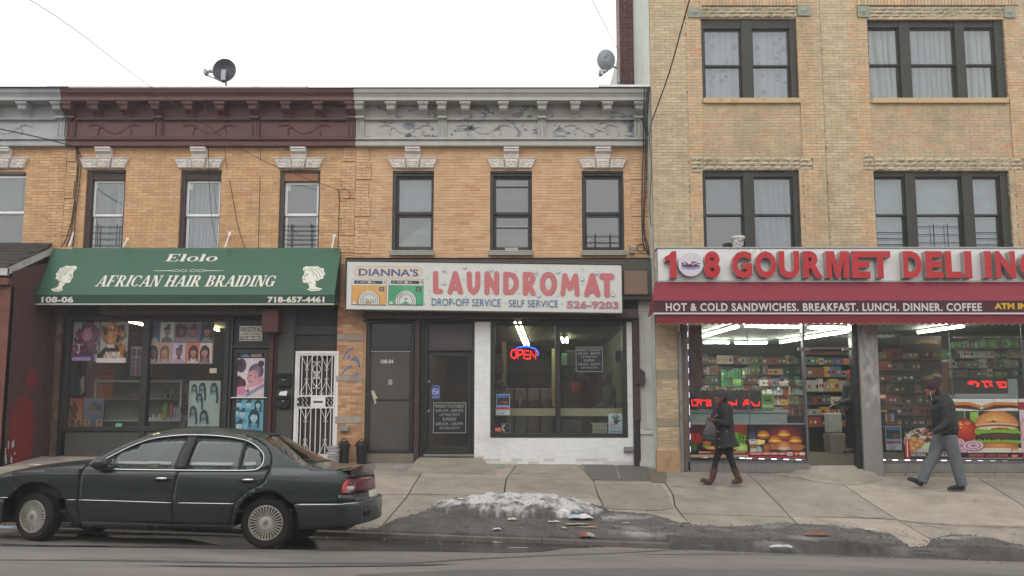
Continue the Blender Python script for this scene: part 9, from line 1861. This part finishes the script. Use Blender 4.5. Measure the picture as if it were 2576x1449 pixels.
for i, (lab, x, y, s_, c, wk) in enumerate(L2): scrap(lab, d_(x, y, bool(wk)), s_, c, 'scrap', seed=40 + i)
random.seed(77); mb = MB()
for k in range(1300):
 x = ru(-3, 8.1); y = ru(KERB_Y + .05, edge_y(x) + .12) if edge_y(x) > KERB_Y + .1 else KERB_Y + .1; s_ = ru(.005, .016); b = ru(.03, .14); mb.obox((x, y, walk_z(x, y) + max(0, dirt_h(x, y)) + s_ * .2), (s_, s_, s_ * .8), Matrix.Rotation(rnd_() * 3, 3, 'Z') @ Matrix.Rotation(.5, 3, 'X'), (b, b * .93, b * .85))
tag(mb.build('gravel', M('litter_print', attr=True, rough=.5, var=.15, scale=40, bump=.3)), label='loose grit and pebbles over the kerb dirt', kind='stuff'); mb = MB()
for k in range(520):
 x = ru(-6.5, 8); y = KERB_Y + random.gauss(.1, .55) if rnd_() < .75 else ru(KERB_Y, 16.3); on = y > KERB_Y
 if not on and y < KERB_Y - .6: continue
 z = (walk_z(x, y) + max(0, dirt_h(x, y)) if on else road_z(x, y)) + .008; s_ = ru(.008, .03); mb.obox((x, y, z), (s_, s_ * ru(.4, 1), .006), Matrix.Rotation(rnd_() * 3, 3, 'Z') @ Matrix.Rotation(ru(-.4, .4), 3, 'X'), rc(['9a9488', '6a5c4c', '4a4238', 'a8a49c', '7c6450', '8a8c88', '5a4030']))
tag(mb.build('litter', M('litter_print')), label='small crumbs of litter and leaf strewn over the pavement', kind='stuff')
random.seed(9); mb = MB()
for k in range(380):
 x, y = ru(-9, 9), ru(KERB_Y + .5, 16.2); r_ = ru(.008, .02); n = 7; mb.add([(x + r_ * cos(a), y + r_ * 1.0 * sin(a), walk_z(x, y) + .0075 + .158 * r_ * sin(a)) for a in [6.283 * i / n for i in range(n)]], [tuple(range(n))])
tag(mb.build('gum_spots', M('gum', '6b6359', rough=.9, var=.3), side), kind='stuff')
def crack(pts, w_=.012):
 mb=MB();q = cr([tuple(on_walk(*G8(*p))) for p in pts], 10); vs = []
 for i, p in enumerate(q): j = .03 * noise.noise(V((i * .7, pts[0][0], 0))); ww = w_ * (.5 + .8 * abs(noise.noise(V((i * 1.3, 5, pts[0][1]))))); vs += [(p[0] + j, p[1] - ww + j, p[2] + .009 - .158 * ww), (p[0] + j + ww, p[1] + ww + j, p[2] + .009 + .158 * ww)]
 mb.add(vs, [(2 * i, 2 * i + 2, 2 * i + 3, 2 * i + 1) for i in range(len(q) - 1)]); mb.build('crack', M('crack_dark', '3a342c', rough=.95, var=.1), side)
for pts in (((925, 205), (1010, 203), (1120, 212), (1215, 222)), ((1760, 258), (1930, 262), (2090, 272), (2260, 305)), ((1540, 128), (1600, 180), (1640, 225)), ((2090, 272), (2300, 292), (2576, 300)), ((0, 176), (160, 172), (350, 174)), ((1880, 250), (1960, 263), (2040, 262)), ((1210, 140), (1330, 148), (1500, 140)), ((2150, 60), (2300, 90), (2460, 100)), ((930, 130), (1010, 160), (1100, 165))): crack(pts)
def damp_(px, nm='repair_patch', col='7d7468'):
 mb=MB();P_ = [on_walk(*G8(*p)) + V((0, 0, .0085)) for p in px]; mb.add(P_[::-1], [tuple(range(len(P_)))]); mb.build(nm, M('p_' + col, col, rough=.95, var=.2, scale=3, bump=.6, bscale=60), side)
damp_(((1105, 70), (1180, 80), (1190, 100), (1186, 128), (1130, 126), (1108, 100)), 'rubble_patch', '6a6055'); damp_(((905, 126), (1165, 134), (1190, 165), (1215, 225), (1160, 235), (960, 228), (928, 185)), 'repair_patch', '817a70')

hz = bpy.data.materials.new('haze'); hz.use_nodes = True; n = hz.node_tree.nodes; n.clear(); pv = n.new('ShaderNodeVolumePrincipled'); pv.inputs['Color'].default_value = (.95, .96, 1, 1); pv.inputs['Density'].default_value = .0023; pv.inputs['Anisotropy'].default_value = .2  # thin volume added to lift the blacks like lens veil, not real weather
oo = n.new('ShaderNodeOutputMaterial'); hz.node_tree.links.new(pv.outputs[0], oo.inputs['Volume']); mb=MB();mb.box(-62, 62, -42, 62, -4.2, 13); tag(mb.build('haze', hz), label='thin haze box added over the street to lift the blacks', kind='stuff')
